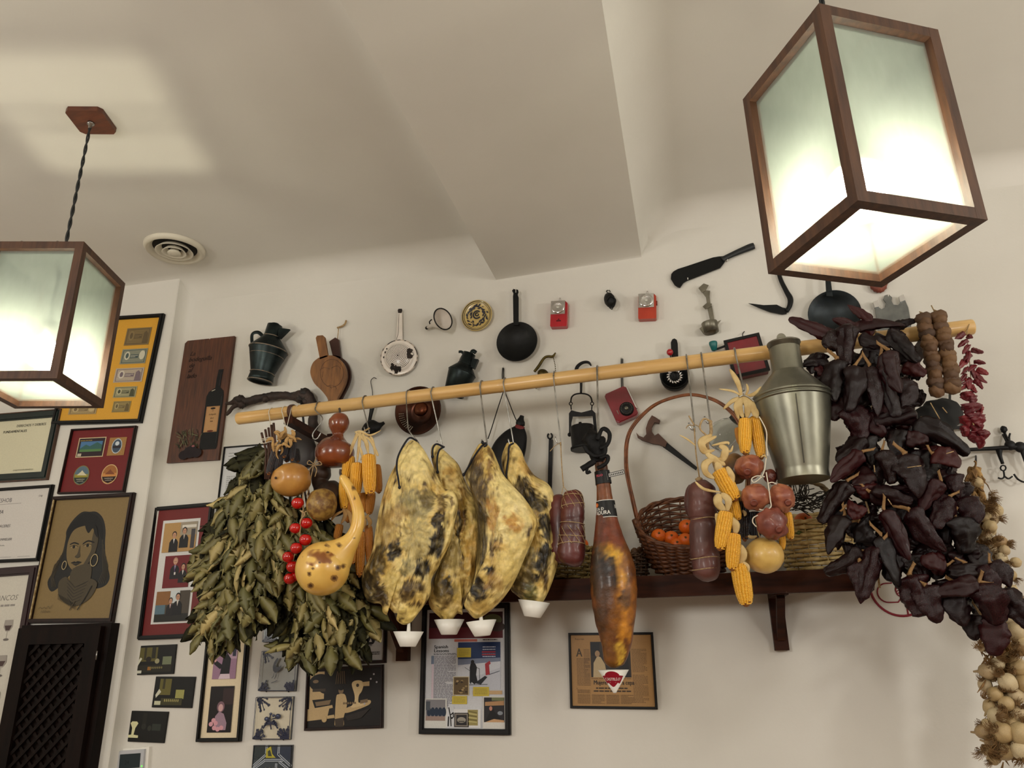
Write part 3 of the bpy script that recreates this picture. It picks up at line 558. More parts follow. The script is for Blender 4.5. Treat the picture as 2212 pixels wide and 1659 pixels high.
# --- blue and white tiles
tilew = mk('tile_body', (60, 62, 66), rough=.4); tileg = mk('glazed_print', attr=True, rough=.18, scale=60, var=.05, coat=.5)
def tile(c, label, bg, fn):
    B, W, H = rbasis(*c, off=.002)
    t = thing('wall_tile', B[0] - B[2] * (H / 2), label, 'tile', 'glazed picture tiles in a column')
    mb = MB(); mb.prism(rect(-W / 2, -H / 2, W / 2, H / 2), B, 0, .008); mb.build('tile_body', tilew, t)
    a = Art(shift(B, 0, 0, .0082), W * .98, H * .98, bg); fn(a); a.build('glaze', tileg, t)
    mb = MB()
    for x in (-.3, .3): mb.bar(B[0] + B[1] * (W * x) - B[2] * (H / 2) + B[2] * .004 + B[3] * .011, B[0] + B[1] * (W * x) - B[2] * (H / 2 + .003) + B[3] * .004, B[1] * .002, B[3] * .0012)
    mb.build('clip', iron, t)
NB = (26, 34, 62)
def corner(a, fx, fy, s, col, seed):
    rg = random.Random(seed)
    for q in range(16):
        an = rg.uniform(.05, 1.5); L = rg.uniform(.1, .34) * s; x0, y0 = rg.uniform(0, .08), rg.uniform(0, .08); x1, y1 = x0 + L * math.cos(an), y0 + L * math.sin(an); xm, ym = (x0 + x1) / 2 + .03 * math.sin(an * 7), (y0 + y1) / 2 - .03
        f = lambda p: (p[0] if fx else 1 - p[0], p[1] if fy else 1 - p[1])
        a.line([f((max(.01, x0), max(.01, y0))), f((max(.01, xm), max(.01, ym))), f((x1, y1))], .0034, col)
        p = f((x1, y1)); a.e(p[0], p[1], .022, .03, col, 10)
def allc(a, s, col=NB):
    for i, (fx, fy) in enumerate(((1, 1), (0, 1), (1, 0), (0, 0))): corner(a, fx, fy, s, col, i + 5)
    a.line([(.01, .01), (.99, .01), (.99, .99), (.01, .99), (.01, .01)], .0022, NB)
def t_bird(a):
    allc(a, .8); a.rel([(.44, .2), (.47, .17), (.51, .2), (.47, .28), (.44, .34), (.46, .4), (.54, .4), (.60, .36), (.58, .46), (.52, .52), (.44, .55), (.38, .5), (.36, .4), (.39, .28)], (36, 44, 60)); a.line([(.42, .54), (.40, .64), (.36, .68)], .002, NB); a.line([(.47, .54), (.46, .64), (.44, .7)], .002, NB); a.line([(.36, .8), (.42, .78), (.52, .74)], .002, NB)
def t_flower(a):
    allc(a, 1.); a.line([(.5, .76), (.46, .62), (.44, .5), (.46, .38)], .005, NB)
    for x, y, r in ((.36, .52, .07), (.66, .46, .08), (.46, .40, .04), (.54, .44, .04)): a.e(x, y, r, r * .8, NB); a.e(x - .01, y - .01, r * .4, r * .3, (96, 106, 140))
    for d in (-1, 1):
        for q in range(3): a.line([(.48, .62), (.48 + d * (.08 + .03 * q), .56 + .05 * q), (.48 + d * (.16 + .02 * q), .64 + .05 * q)], .006, NB)
    a.line([(.52, .52), (.6, .5), (.66, .46)], .004, NB)
def t_geo(a):
    for x0 in (.0, .5): 
        a.rel([(x0 + .02, .02), (x0 + .48, .02), (x0 + .48, .35), (x0 + .02, .35)], (40, 52, 72) if x0 else (30, 44, 48))
    Wt = (176, 184, 190)
    for pts in ([(0, .52), (.34, .22), (.34, 0)], [(.3, .36), (.78, .36)], [(.66, 0), (.66, .22), (1, .5)], [(0, .6), (.3, .38)], [(.7, .4), (1, .62)], [(.62, .45), (.62, 1)], [(.3, .9), (.62, .7)]): a.line(pts, .008, Wt); a.line(pts, .003, (50, 60, 84))
    a.rel([(.34, .08), (.46, .02), (.5, .2), (.6, .3), (.34, .3)], (176, 166, 50)); a.rel([(.38, .14), (.44, .1), (.5, .26), (.4, .26)], (60, 66, 50))
    for q in range(12): a.line([(.3 + .05 * q, .55), (.36 + .05 * q, .62), (.3 + .05 * q, .7)], .004, (164, 156, 60) if q % 2 else (24, 32, 46))
    a.line([(.01, .01), (.99, .01), (.99, .99), (.01, .99), (.01, .01)], .003, (22, 26, 34))
tile(((577, 1306), (650, 1304), (637, 1384), (570, 1389)), 'blue painted tile half hidden under bay leaves, topmost of the tile column', (140, 152, 156), lambda a: allc(a, 1.2))
tile(((569, 1405), (646, 1406), (643, 1492), (562, 1494)), 'grey blue tile painted with a long-legged bird', (150, 152, 148), t_bird)
tile(((556, 1505), (635, 1504), (632, 1597), (551, 1597)), 'cream tile painted with a dark blue flower sprig', (206, 198, 176), t_flower)
tile(((550, 1609), (634, 1609), (630, 1700), (543, 1700)), 'blue and yellow interlaced tile at the bottom edge', (52, 62, 70), t_geo)
# --- chart of round food pictures
t, A, B, W, H = framed('food_chart_frame', ((674, 1330), (840, 1322), (834, 1432), (662, 1438)), .001, .011, .018, brownf, 'dark frame with small round food pictures, right behind hanging leaves', bg=(176, 174, 172))
A.body(.55, .06, .92, .2, 3, (130, 126, 126), 9, .3)
for x, y, c in ((.86, .33, (60, 90, 84)), (.82, .56, (40, 40, 44)), (.71, .76, (150, 60, 54)), (.55, .82, (90, 110, 96)), (.40, .82, (150, 110, 90)), (.25, .84, (130, 90, 80)), (.5, .5, (50, 44, 46)), (.3, .5, (100, 120, 90))):
    A.e(x, y, .058, .095, (36, 36, 38)); A.e(x, y, .05, .08, c); A.rel([(x - .02, y + .03), (x, y - .05), (x + .02, y + .03)], (196, 190, 180)); A.body(x - .04, y + .10, x + .05, y + .13, 1, (60, 58, 60), int(x * 100))
A.body(.80, .80, .95, .88, 2, (60, 58, 60), 8, .5)
A.build('sheet', printg, t)
# --- old shop photograph
t, A, B, W, H = framed('shop_photo_frame', ((664, 1444), (830, 1435), (830, 1572), (662, 1578)), .001, .009, .018, brownf, 'dark framed sepia photograph of a shopkeeper with a scale', bg=(18, 15, 14))
A.soft = True; S1 = (186, 160, 116); S2 = (120, 100, 74); S3 = (60, 50, 40)
A.r(.02, .03, .22, .88, S1); A.e(.16, .22, .15, .15, (16, 14, 13)); A.e(.24, .3, .1, .12, (22, 19, 17)); A.e(.1, .2, .04, .03, S2); A.r(.06, .33, .24, .38, S3); A.rel([(.06, .52), (.36, .5), (.38, .62), (.1, .66)], (20, 18, 17)); A.rel([(.1, .56), (.32, .53), (.3, .61), (.12, .63)], S2); A.rel([(.0, .68), (.34, .62), (.38, .86), (0, .9)], S1); A.rel([(.3, .68), (.38, .66), (.4, .78), (.28, .8)], (30, 26, 24)); A.rel([(0, .88), (.4, .84), (.45, 1), (0, 1)], (24, 20, 18))
A.rel([(.38, .86), (.39, .5), (.42, .44), (.5, .44), (.53, .52), (.54, .64), (.50, .84), (.5, .98), (.39, .98)], S1); A.e(.455, .38, .035, .055, S2); A.e(.455, .345, .034, .03, (14, 12, 12)); A.rel([(.5, .7), (.82, .56), (.84, .64), (.6, .75), (.5, .76)], S1); A.rel([(.38, .86), (.5, .84), (.5, 1), (.39, 1)], S3)
A.rel([(.6, .28), (.64, .22), (.72, .22), (.76, .28), (.74, .4), (.7, .48), (.7, .6), (.78, .58), (.78, .64), (.6, .68), (.64, .58), (.64, .46)], (206, 182, 136)); A.rel([(.74, .25), (.84, .24), (.84, .32), (.76, .32)], S1); A.e(.68, .3, .02, .03, S3); A.rel([(.72, .56), (.82, .54), (.82, .6), (.72, .62)], S2)
for q in range(9): A.line([(.4 + q * .012, .04), (.38 + q * .016, .26)], .0016, S3 if q % 2 else S2)
for q in range(6): A.e(.5 + q * .03, .6, .012, .02, S2)
for x, y in ((.86, .2), (.94, .26), (.9, .12), (.78, .62)): A.e(x, y, .012, .016, (170, 166, 170))
A.rel([(.52, .82), (.86, .70), (.74, .86), (.56, .9)], (40, 34, 30)); A.e(.24, .86, .035, .05, S1); A.build('photograph', printg, t)
# --- magazine collage
t, A, B, W, H = framed('collage_frame', ((918, 1306), (1100, 1304), (1107, 1586), (905, 1586)), .001, .018, .022, blackf, 'large black frame with a magazine collage and yellow notes', bg=(200, 202, 206))
A.r(.03, .03, .97, .255, (52, 14, 20)); A.r(.03, .16, .97, .255, (90, 24, 34)); A.e(.84, .1, .12, .05, (90, 96, 66)); A.e(.9, .16, .1, .04, (60, 44, 40)); A.body(.72, .262, .9, .275, 1, INK, 8, .6); A.r(.36, .262, .65, .283, (186, 100, 84))
A.text('Spanish', .10, .337, .0155, INK, 'L', 0, 1.15, 2); A.text('Lessons', .10, .370, .0155, INK, 'L', 0, 1.15, 2); A.body(.10, .378, .39, .395, 2, (70, 70, 74), 4); A.r(.07, .40, .105, .47, (110, 124, 146)); A.r(.08, .47, .105, .78, (206, 190, 200)); A.body(.11, .40, .385, .80, 44, (120, 116, 126), 6); A.body(.11, .80, .30, .82, 2, (120, 116, 126), 7)
A.r(.41, .288, .94, .68, (190, 194, 204)); A.r(.41, .288, .94, .43, (24, 48, 92)); A.rel([(.41, .50), (.55, .46), (.75, .45), (.94, .44), (.94, .5), (.7, .56), (.41, .6)], (204, 208, 216)); A.rel([(.41, .43), (.94, .42), (.94, .45), (.6, .47), (.41, .48)], (120, 130, 152))
A.body(.72, .32, .88, .42, 5, (200, 206, 220), 8, .35); A.r(.71, .365, .88, .378, (150, 40, 60)); A.r(.71, .388, .88, .40, (150, 40, 60))
A.rel([(.56, .5), (.57, .47), (.6, .455), (.63, .47), (.65, .5), (.64, .56), (.66, .62), (.62, .64), (.585, .62), (.575, .64), (.56, .62)], (18, 20, 26)); A.e(.595, .455, .022, .018, (24, 22, 24)); A.line([(.64, .5), (.68, .51), (.685, .6)], .0014, (40, 40, 46)); A.line([(.53, .645), (.78, .64)], .0018, (40, 40, 46)); A.rel([(.62, .63), (.75, .57), (.78, .58), (.7, .64)], (30, 34, 42)); A.rel([(.75, .47), (.81, .445), (.82, .47), (.80, .48), (.81, .56), (.76, .565)], (164, 44, 54)); A.line([(.5, .5), (.57, .53)], .0014, (60, 66, 80)); A.line([(.8, .56), (.93, .53)], .002, (60, 66, 80))
A.r(.60, .69, .96, .72, (190, 160, 120)); A.r(.28, .84, .7, .99, (214, 214, 214)); A.build('page', printg, t)
def slip(x0, y0, x1, y1, bg, name, fn): 
    a = on(B, W, H, .0105, x0, y0, x1, y1, bg); fn(a); a.build(name, printg, t)
YN = (196, 176, 62)
for k, q in enumerate(((.40, .335, .575, .415), (.605, .66, .80, .735), (.345, .735, .53, .80))): slip(*q, YN, 'sticky_note', lambda a: a.body(.1, .15, .9, .85, 6, (120, 110, 60), 3 + k, .3))
def ph1(a):
    a.r(.05, .04, .95, .96, (96, 78, 48)); rg = random.Random(2)
    for q in range(14): a.e(rg.uniform(.15, .85), rg.uniform(.12, .85), .08, .05, rg.choice([(50, 36, 26), (150, 128, 84), (176, 150, 104)]))
slip(.355, .575, .555, .73, (200, 186, 150), 'photograph', ph1)
def ph2(a): a.r(.05, .04, .94, .75, (126, 124, 128)); [a.e(.2 + q * .17, .46, .1, .16, (30, 44, 64)) for q in range(5)]; a.r(.05, .6, .94, .75, (150, 128, 118)); a.r(.05, .1, .25, .4, (70, 76, 84))
slip(.005, .755, .28, .995, (206, 206, 200), 'instant_photograph', ph2)
def ph3(a): a.r(.05, .04, .97, .8, (34, 32, 36)); a.rel([(.1, .18), (.95, .14), (.95, .28), (.1, .3)], (170, 130, 90)); a.r(.4, .04, .95, .14, (110, 116, 80)); a.rel([(.1, .8), (.3, .5), (.45, .35), (.55, .5), (.8, .68), (.6, .8)], (12, 12, 14)); a.e(.36, .38, .07, .07, (186, 130, 110)); a.e(.78, .52, .12, .06, (130, 136, 144)); a.rel([(.1, .8), (.5, .7), (.95, .74), (.95, .8)], (190, 150, 110))
slip(.725, .735, .995, .995, (206, 204, 198), 'instant_photograph', ph3)
def ph4(a): a.r(.06, .06, .94, .94, (130, 122, 112)); a.r(.14, .14, .86, .86, (36, 34, 36)); a.e(.5, .5, .3, .2, (150, 144, 132)); a.r(.3, .56, .7, .64, (70, 66, 62))
slip(.375, .87, .555, .985, (30, 28, 30), 'photograph', ph4); slip(.54, .845, .665, .97, (150, 138, 84), 'photograph', lambda a: [a.line([(.1, .1 + q * .13), (.9, .2 + q * .12)], .003, (190, 180, 120) if q % 2 else (104, 94, 50)) for q in range(6)])
slip(.29, .82, .37, .985, (200, 202, 206), 'scissors_picture', lambda a: (a.line([(.2, .05), (.5, .5), (.6, .95)], .004, INK), a.line([(.55, .4), (.9, .3), (.95, .5), (.7, .58), (.5, .5)], .004, INK), a.line([(.2, .5), (.15, .95)], .005, INK)))
# --- newspaper about women
t, A, B, W, H = framed('article_frame', ((1228, 1367), (1411, 1366), (1421, 1532), (1233, 1530)), .001, .008, .014, blackf, 'thin black frame with yellowed newspaper article behind the ham tip', bg=(160, 122, 74))
NI = (52, 38, 24); NM = (104, 78, 48)
A.text('Reportaje', .055, .07, .008, NI); A.text('A', .065, .31, .038, NI, 'L', 0, .8, 1); A.body(.16, .2, .235, .72, 26, NM, 11, .42); A.body(.07, .33, .235, .72, 20, NM, 12, .42); A.body(.75, .2, .93, .53, 18, NM, 13, .42); A.body(.75, .56, .93, .95, 21, NM, 14, .42)
A.r(.245, .1, .735, .6, (44, 38, 34)); A.r(.25, .11, .36, .3, (24, 26, 30)); A.rel([(.27, .6), (.28, .4), (.33, .3), (.37, .32), (.42, .42), (.44, .6)], (176, 156, 120)); A.e(.33, .27, .03, .045, (150, 122, 92)); A.rel([(.55, .6), (.56, .3), (.64, .2), (.7, .3), (.72, .6)], (28, 26, 28)); A.e(.62, .2, .03, .045, (140, 110, 84))
A.text('Mujeres de pura cepa', .27, .70, .0195, (26, 22, 20), 'L', 0, .80, 1); A.body(.30, .735, .68, .765, 1, NI, 15, .6); A.body(.27, .775, .72, .805, 1, NI, 16, .6); A.body(.245, .61, .74, .625, 1, NM, 19, .5)
for q in range(4): A.body(.07 + q * .175, .835, .225 + q * .175, .965, 8, NM, 20 + q, .42)
A.body(.07, .77, .225, .825, 3, NM, 30, .42); A.text('A', .06, .765, .005, NI); A.build('page', printg, t)
# --- round red emblem painted on the plaster
c = P(1941, 1271, .0); R_ = 57 * mpp(c); Be = (c, V((1, 0, 0)), V((0, 0, 1)), V((0, -1, 0))); rm = mk('emblem_red', (128, 18, 38), rough=.6)
mb = MB(); n_ = V((0, -.0012, 0))
def stroke(pts, wd): mb.tube([c + V((x * R_, -.001, z * R_)) for x, z in pts], wd * R_, 6, flat=.35)
stroke([(math.cos(a * .1309), math.sin(a * .1309)) for a in range(49)], .05)
rr_ = lambda cx, cz, r, a0, a1, n=20: [(cx + r * math.cos(a0 + (a1 - a0) * i / n), cz + r * 1.0 * math.sin(a0 + (a1 - a0) * i / n)) for i in range(n + 1)]
stroke([(-.18, .36), (-.22, .2), (-.42, .2)] + rr_(-.42, -.15, .35, math.pi / 2, math.pi * 1.5, 12) + [(-.1, -.5), (.08, -.3)], .028)
stroke([(.0, .36), (.02, .22), (.3, .14)] + rr_(.3, -.15, .29, math.pi / 2, -math.pi / 2, 12) + [(.16, -.44)], .028)
stroke([(-.12, -.05), (-.06, .12), (.0, .14), (.05, -.02), (.04, -.22), (.02, -.32), (-.08, -.22), (-.12, -.05)], .028)
for q in range(4): stroke([(-.1, -.2 + q * .09), (.04, -.14 + q * .09)], .02)
stroke([(.02, -.32), (.1, -.5), (.17, -.72), (.17, -.98)], .03)
tag(mb.build('wall_emblem', rm), 'round dark red emblem painted on wall below the chillies', 'emblem')
# --- low dark cabinet with a lattice door
A1, B1, C1_ = P(66, 1352, PIER), P(256, 1346, PIER), P(216, 1659, PIER)
zt = (A1.z + B1.z) / 2; x1 = (B1.x + C1_.x) / 2; x0 = P(87, 1224, PIER + .006).x + .006; yb = D - PIER - .001; yf = yb - .045
t = thing('lattice_cabinet', ((x0 + x1) / 2, yb, 0), 'dark brown wooden cabinet with lattice door, below the portrait drawing', 'cabinet')
MB().bbox((x0, yf, .0), (x1, yb, zt)).build('carcass', dwoodv, t)
yd = yf - .024; dz0, dz1 = .06, zt - .012; dx0, dx1 = x0 + .01, x1 - .026
d = MB(); s_ = .062
d.bbox((dx0, yd, dz0), (dx0 + s_, yf - .0005, dz1)).bbox((dx1 - s_, yd, dz0), (dx1, yf - .0005, dz1)).bbox((dx0 + s_, yd, dz1 - s_), (dx1 - s_, yf - .0005, dz1)).bbox((dx0 + s_, yd, dz0), (dx1 - s_, yf - .0005, dz0 + s_))
do = d.build('door', dwoodv, t)
lw = x1 - .03 - x0 - .12; lz = dz1 - dz0 - 2 * s_; lx0, lz0 = dx0 + s_, dz0 + s_; lw = dx1 - dx0 - 2 * s_
for sgn in (1, -1):
    k = -int(lz / .05) - 1
    while k * .05 < lw:
        x_, pts = k * .05, []
        # line x = x_ + s  (s = height), clipped to the opening
        s0 = max(0, -x_); s1 = min(lz, lw - x_)
        if s1 - s0 > .012:
            xa, xb = x_ + s0, x_ + s1
            if sgn < 0: xa, xb = lw - xa, lw - xb
            y_ = yf - .006 - (.006 if sgn > 0 else 0); dn_ = V((1 * sgn, 0, -1)).normalized() * .006
            MB().bar((lx0 + xa, y_, lz0 + s0), (lx0 + xb, y_, lz0 + s1), dn_, V((0, .003, 0))).build('lattice_slat', dwoodv, do)
        k += 1
hz = P(238, 1415, PIER + .07).z
MB().lathe(V((dx1 + .003, yd - .002, hz - .016)), V((dx1 + .003, yd - .002, hz + .016)), [(0, .003), (1, .003)], 10).build('hinge', steel, t)
# ------------------------------------------------------------------ tools and old kitchenware hung on the wall
NW = V((0, -1, 0)); EX = V((1, 0, 0)); EZ = V((0, 0, 1))
def basis(px, py, off=0, ang=0):     # wall basis at a picture point, turned by ang (degrees, clockwise positive)
    a = math.radians(-ang); return (P(px, py, off), EX * math.cos(a) + EZ * math.sin(a), EZ * math.cos(a) - EX * math.sin(a), NW)
def poly_px(pts, off): return [P(x, y, off) for x, y in pts]
def plate_px(mb, pts, off, th, col=None, sm=1):      # flat plate outlined in the wall plane, real thickness
    f = poly_px(pts, off + th); o = f[0]; pl = [((p - o).x, (p - o).z) for p in f]
    return mb.prism(pl, (o, EX, EZ, NW), -th, 0, col)
def nail(px, py, off=.0, name='wall_hook'):
    p = P(px, py, 0)
    mb = MB().tube([p + V((0, .002, 0)), p + V((0, -.012, -.002)), p + V((0, -.017, .004))], .0018, 6); return mb
def hookon(t, px, py): nail(px, py).build('wall_hook', whitepl, t)
zinc = mk('dark_zinc', (40, 50, 50), (20, 26, 27), rough=.38, metal=.75, scale=16, bump=.08, bscale=30)
zrim = mk('worn_rim', (150, 132, 112), (96, 96, 92), rough=.4, metal=.8, scale=60)
def axis_lathe(mb, a, b, prof_px, off, seg=28, cap=True, off2=None):   # axis in picture points, radii in px
    A_, B_ = P(*a, off), P(*b, off if off2 is None else off2); m = mpp((A_ + B_) / 2)
    return mb.lathe(A_, B_, [(t, r * m) for t, r in prof_px], seg, cap)
def rim(mb, a, b, t, r, off, tube=1.3, off2=None, sc=1.0):
    A_, B_ = P(*a, off), P(*b, off if off2 is None else off2); m = mpp((A_ + B_) / 2); c = A_ + (B_ - A_) * t; z = (B_ - A_).normalized(); x = z.orthogonal().normalized(); y = z.cross(x)
    return mb.tube([c + (x * math.cos(q * math.pi / 18) + y * math.sin(q * math.pi / 18)) * (r * m * sc) for q in range(36)], tube * m, 6, closed=True)
# --- big dark jug
a, b = (594, 703), (562, 824); of = .062
t = thing('oil_jug', P(562, 824, of), 'larger dark zinc jug with handle and spout, beside the painted plank', 'jug')
mb = MB(); axis_lathe(mb, a, b, [(0, 16), (.19, 17.5), (.23, 19), (.42, 40), (.45, 41), (.47, 40), (.85, 25), (.88, 25), (.94, 26), (1, 27), (1, 25.5), (.96, 24)], of); mb.build('body', zinc, t)
mb = MB(); rim(mb, a, b, .445, 41, of, 1.3); rim(mb, a, b, .86, 25.3, of, 1.2); rim(mb, a, b, .21, 18, of, 1.2); rim(mb, a, b, .56, 36, of, .8); rim(mb, a, b, 1, 26.5, of, 1.3); mb.build('seam_rings', zrim, t)
mb = MB(); mb.tube(pth([(570, 729), (558, 718), (545, 722), (545, 742), (551, 750)], of), .008, 8, flat=.35); mb.build('handle', zinc, t)
mb = MB(); p_ = poly_px([(604, 710), (627, 712), (604, 731)], of); mb.add([p_[0] + NW * .012, p_[1] + NW * .005, p_[2] + NW * .014, p_[0] - NW * .012, p_[1] - NW * .005, p_[2] - NW * .014], [(0, 1, 2), (3, 5, 4), (0, 3, 4, 1), (1, 4, 5, 2), (2, 5, 3, 0)], None, False); mb.build('spout', zinc, t)
MB().ell(P(593, 702, of), .022, .022, .008).build('lid', zinc, t)
# --- small dark can
a, b = (1014, 764), (980, 852); of = .05
t = thing('oil_can', P(980, 852, of), 'smaller dark zinc oil can leaning behind the bamboo pole', 'can')
mb = MB(); axis_lathe(mb, a, b, [(0, 14), (.26, 15), (.29, 17), (.45, 30), (.48, 30.5), (.52, 30), (1, 22), (1, 20), (.96, 20)], of); mb.build('body', zinc, t)
mb = MB(); rim(mb, a, b, .475, 30.5, of, 1); rim(mb, a, b, .275, 16, of, 1); rim(mb, a, b, 1, 22, of, 1.2); rim(mb, a, b, .6, 28, of, .7); mb.build('seam_rings', zinc, t)
mb = MB(); mb.tube(pth([(1002, 766), (996, 777), (994, 788), (1000, 792)], of), .007, 6, flat=.4); mb.tube(pth([(1002, 765), (997, 760), (991, 760)], of), .006, 6, flat=.5); mb.build('handle', zinc, t)
mb = MB(); mb.tube(pth([(1016, 768), (1021, 758), (1028, 762)], of + .01), .008, 8, flat=.6); plate_px(mb, [(1018, 773), (1033, 776), (1024, 796), (1016, 792)], of - .006, .016); mb.build('spout', zinc, t)
# --- bellows
bw1 = mk('bellows_wood', (128, 84, 40), (98, 62, 28), rough=.5, scale=8, stretch=(10, 10, 1.5), bump=.05); bw2 = mk('bellows_back', (66, 34, 22), (44, 22, 15), rough=.5, scale=10)
t = thing('bellows', P(718, 868, .03), 'wooden fireplace bellows with two handles, hung by a string', 'bellows')
def pear(dx, off, th, m_, hand, nm):
    pts = []
    for q in range(33):
        an = math.radians(-62 + q * (304 / 32) ); r = 40
        pts.append((711 + dx + 40 * math.sin(-an + math.pi / 2 + math.pi / 2 + math.pi) * -1, 0))
    oc = [(703, 768), (718, 768), (731, 774), (741, 784), (747, 798), (748, 814), (744, 830), (737, 845), (729, 860), (727, 868), (712, 870), (706, 858), (694, 843), (679, 828), (671, 810), (671, 796), (677, 782), (688, 773)]
    o3 = bez([V((x + dx, y, 0)) for x, y in oc], 3); mb = MB(); plate_px(mb, [(p.x, p.y) for p in o3], off, th); plate_px(mb, hand, off, th); return mb.build(nm, m_, t)
pear(9, .012, .012, bw2, [(720, 774), (736, 774), (731, 733), (724, 729), (716, 734), (711, 738)], 'back_board')
pear(0, .072, .013, bw1, [(691, 776), (708, 770), (701, 728), (697, 724), (685, 725), (682, 730)], 'front_board')
mb = MB(); oc = [(703, 768), (718, 768), (731, 774), (741, 784), (747, 798), (748, 814), (744, 830), (737, 845), (729, 862), (712, 864), (694, 843), (679, 828), (671, 810), (671, 796), (677, 782), (688, 773)]
vs = []; n = len(oc); cc = (709, 812); lv = [(.024, 6.5, .97), (.036, 5, .88), (.048, 3.5, .95), (.060, 2, .88), (.072, 0, .97)]
for of, dx, s_ in lv: vs += [P(cc[0] + (x - cc[0]) * s_ + dx, cc[1] + (y - cc[1]) * s_, of) for x, y in oc]
mb.add(vs, [(j * n + i, (j + 1) * n + i, (j + 1) * n + (i + 1) % n, j * n + (i + 1) % n) for j in range(4) for i in range(n)], None, False); mb.build('leather_side', mk('bellows_leather', (44, 22, 16), rough=.6), t)
mb = MB(); mb.tube([P(717 + 25 * math.cos(q / 6), 806 + 30 * math.sin(q / 6), .0853) for q in range(38)], .0007, 5, closed=True); [mb.tube(pth(l, .0853), .0006, 5) for l in ([(690, 800), (700, 794), (712, 797)], [(716, 795), (728, 790), (736, 797)], [(698, 802), (696, 815)], [(706, 835), (716, 832), (724, 836)], [(714, 836), (716, 840)], [(724, 834), (727, 840)])]; mb.build('carving', bw2, t)
axis_lathe(MB(), (719, 866), (721, 882), [(0, 11), (.2, 12), (.4, 6), (1, 4)], .05).build('nozzle', mk('iron_dark2', (20, 19, 19), rough=.5, metal=.5), t)
mb = MB(); mb.tube(pth([(728, 740), (731, 715), (731, 707)], .02), .0018, 6); mb.tube(pth([(729, 708, .004), (738, 705, .012), (745, 700, .014), (748, 692, .010)], 0), [.004] * 18 + [.003], 8); mb.build('hanging_string', twine, t)
# --- vine branch
t = thing('vine_branch', P(600, 870, .03), 'gnarled dark vine branch fixed above the left end of the pole', 'branch')
vine = mk('vine_bark', (50, 34, 26), (24, 17, 14), rough=.75, scale=22, stretch=(1, 1, 1), bump=.5, bscale=60)
mb = MB(); pa, ra = pxsweep([(488, 872, 6), (500, 870, 10), (512, 866, 20), (522, 868, 24), (532, 868, 17), (552, 862, 17), (574, 858, 18), (596, 855, 17), (620, 854, 16), (636, 856, 18), (646, 856, 24), (656, 855, 30), (666, 860, 28), (671, 870, 22), (677, 886, 18), (676, 905, 20), (676, 925, 20), (674, 940, 14)], .035, 5)
mb.tube(pa, ra, 14, rough=.35); pa, ra = pxsweep([(520, 870, 14), (503, 880, 9), (495, 890, 8), (489, 897, 5)], .035, 4); mb.tube(pa, ra, 8, rough=.3); mb.build('stem', vine, t)
mb = MB(); [mb.ell(P(x, y, .035 + o), r * mpp(P(x, y)), r * mpp(P(x, y)), r * mpp(P(x, y)), nz=.5, seg=12, rings=8) for x, y, r, o in ((518, 862, 9, .012), (658, 848, 10, .01), (648, 862, 9, .015), (660, 868, 10, .01), (574, 862, 7, .012), (522, 874, 8, .01))]; mb.build('knot', vine, t)
# --- strainer in chipped white enamel
enam = mk('white_enamel', (226, 218, 208), (218, 210, 200), rough=.28, scale=30, coat=.3); chipm = mk('chipped_iron', (24, 20, 18), (40, 26, 18), rough=.8, scale=60)
t = thing('strainer', P(862, 810, .0), 'white enamel strainer with chipped black patches and long handle', 'strainer')
c = P(862, 772, .03); m = mpp(c); R_ = 40 * m; ax = V((.18, -1, -.05)).normalized(); xs = V((0, 0, 1)).cross(ax).normalized(); ys = ax.cross(xs)
def dome(r, q): 
    h = math.sqrt(max(0, 1 - min(1, (r / .80)) ** 2)) * .55 if r < .80 else 0
    return c + (xs * math.cos(q) + ys * math.sin(q)) * (r * R_) + ax * (h * R_ * .62)
mb = MB(); rads = [0.001, .15, .3, .45, .58, .68, .75, .79, .82, .97, 1.0]; vs = []; fs = []; sg = 44
for r in rads: vs += [dome(r, 2 * math.pi * k / sg) for k in range(sg)]
vs += [c + (xs * math.cos(2 * math.pi * k / sg) + ys * math.sin(2 * math.pi * k / sg)) * R_ - ax * .004 for k in range(sg)]
for i in range(len(rads)):
    for k in range(sg): fs.append((i * sg + k, i * sg + (k + 1) % sg, (i + 1) * sg + (k + 1) % sg, (i + 1) * sg + k))
mb.add(vs, fs); mb.build('bowl', enam, t)
mb = MB()
for i, r in enumerate((.03, .11, .19, .27, .35, .43, .51, .59, .66)):
    nh = max(4, int(i * 6 + 4))
    for k in range(nh):
        q = 2 * math.pi * k / nh + i * .2; p = dome(r, q); nrm = (p - (c - ax * R_ * .45)).normalized(); o_ = p + nrm * .0006
        u_ = nrm.orthogonal().normalized(); v_ = nrm.cross(u_); mb.add([o_ + (u_ * math.cos(s * 1.2566) + v_ * math.sin(s * 1.2566)) * (1.15 * m) for s in range(5)], [(0, 1, 2, 3, 4)], None, False)
o = mb.build('holes', mk('hole_dark', (30, 24, 22), rough=.9), t); o['kind'] = 'stuff'
def chip(r0, q0, sz, seed):
    rg = random.Random(seed); pts = []
    for k in range(15):
        an = 2 * math.pi * k / 15; rr2 = sz * rg.uniform(.55, 1.15); x = r0 * math.cos(q0) + rr2 * math.cos(an) * .7; y = r0 * math.sin(q0) + rr2 * math.sin(an); r = math.hypot(x, y); q = math.atan2(y, x)
        p = dome(min(r, .99), q); nrm = (p - (c - ax * R_ * .45)).normalized(); pts.append(p + nrm * .0012)
    ce = sum(pts, V()) / 15; p = dome(min(r0, .99), q0); ce = p + (p - (c - ax * R_ * .45)).normalized() * .0014
    mb.add(pts + [ce], [(k, (k + 1) % 15, 15) for k in range(15)])
mb = MB()
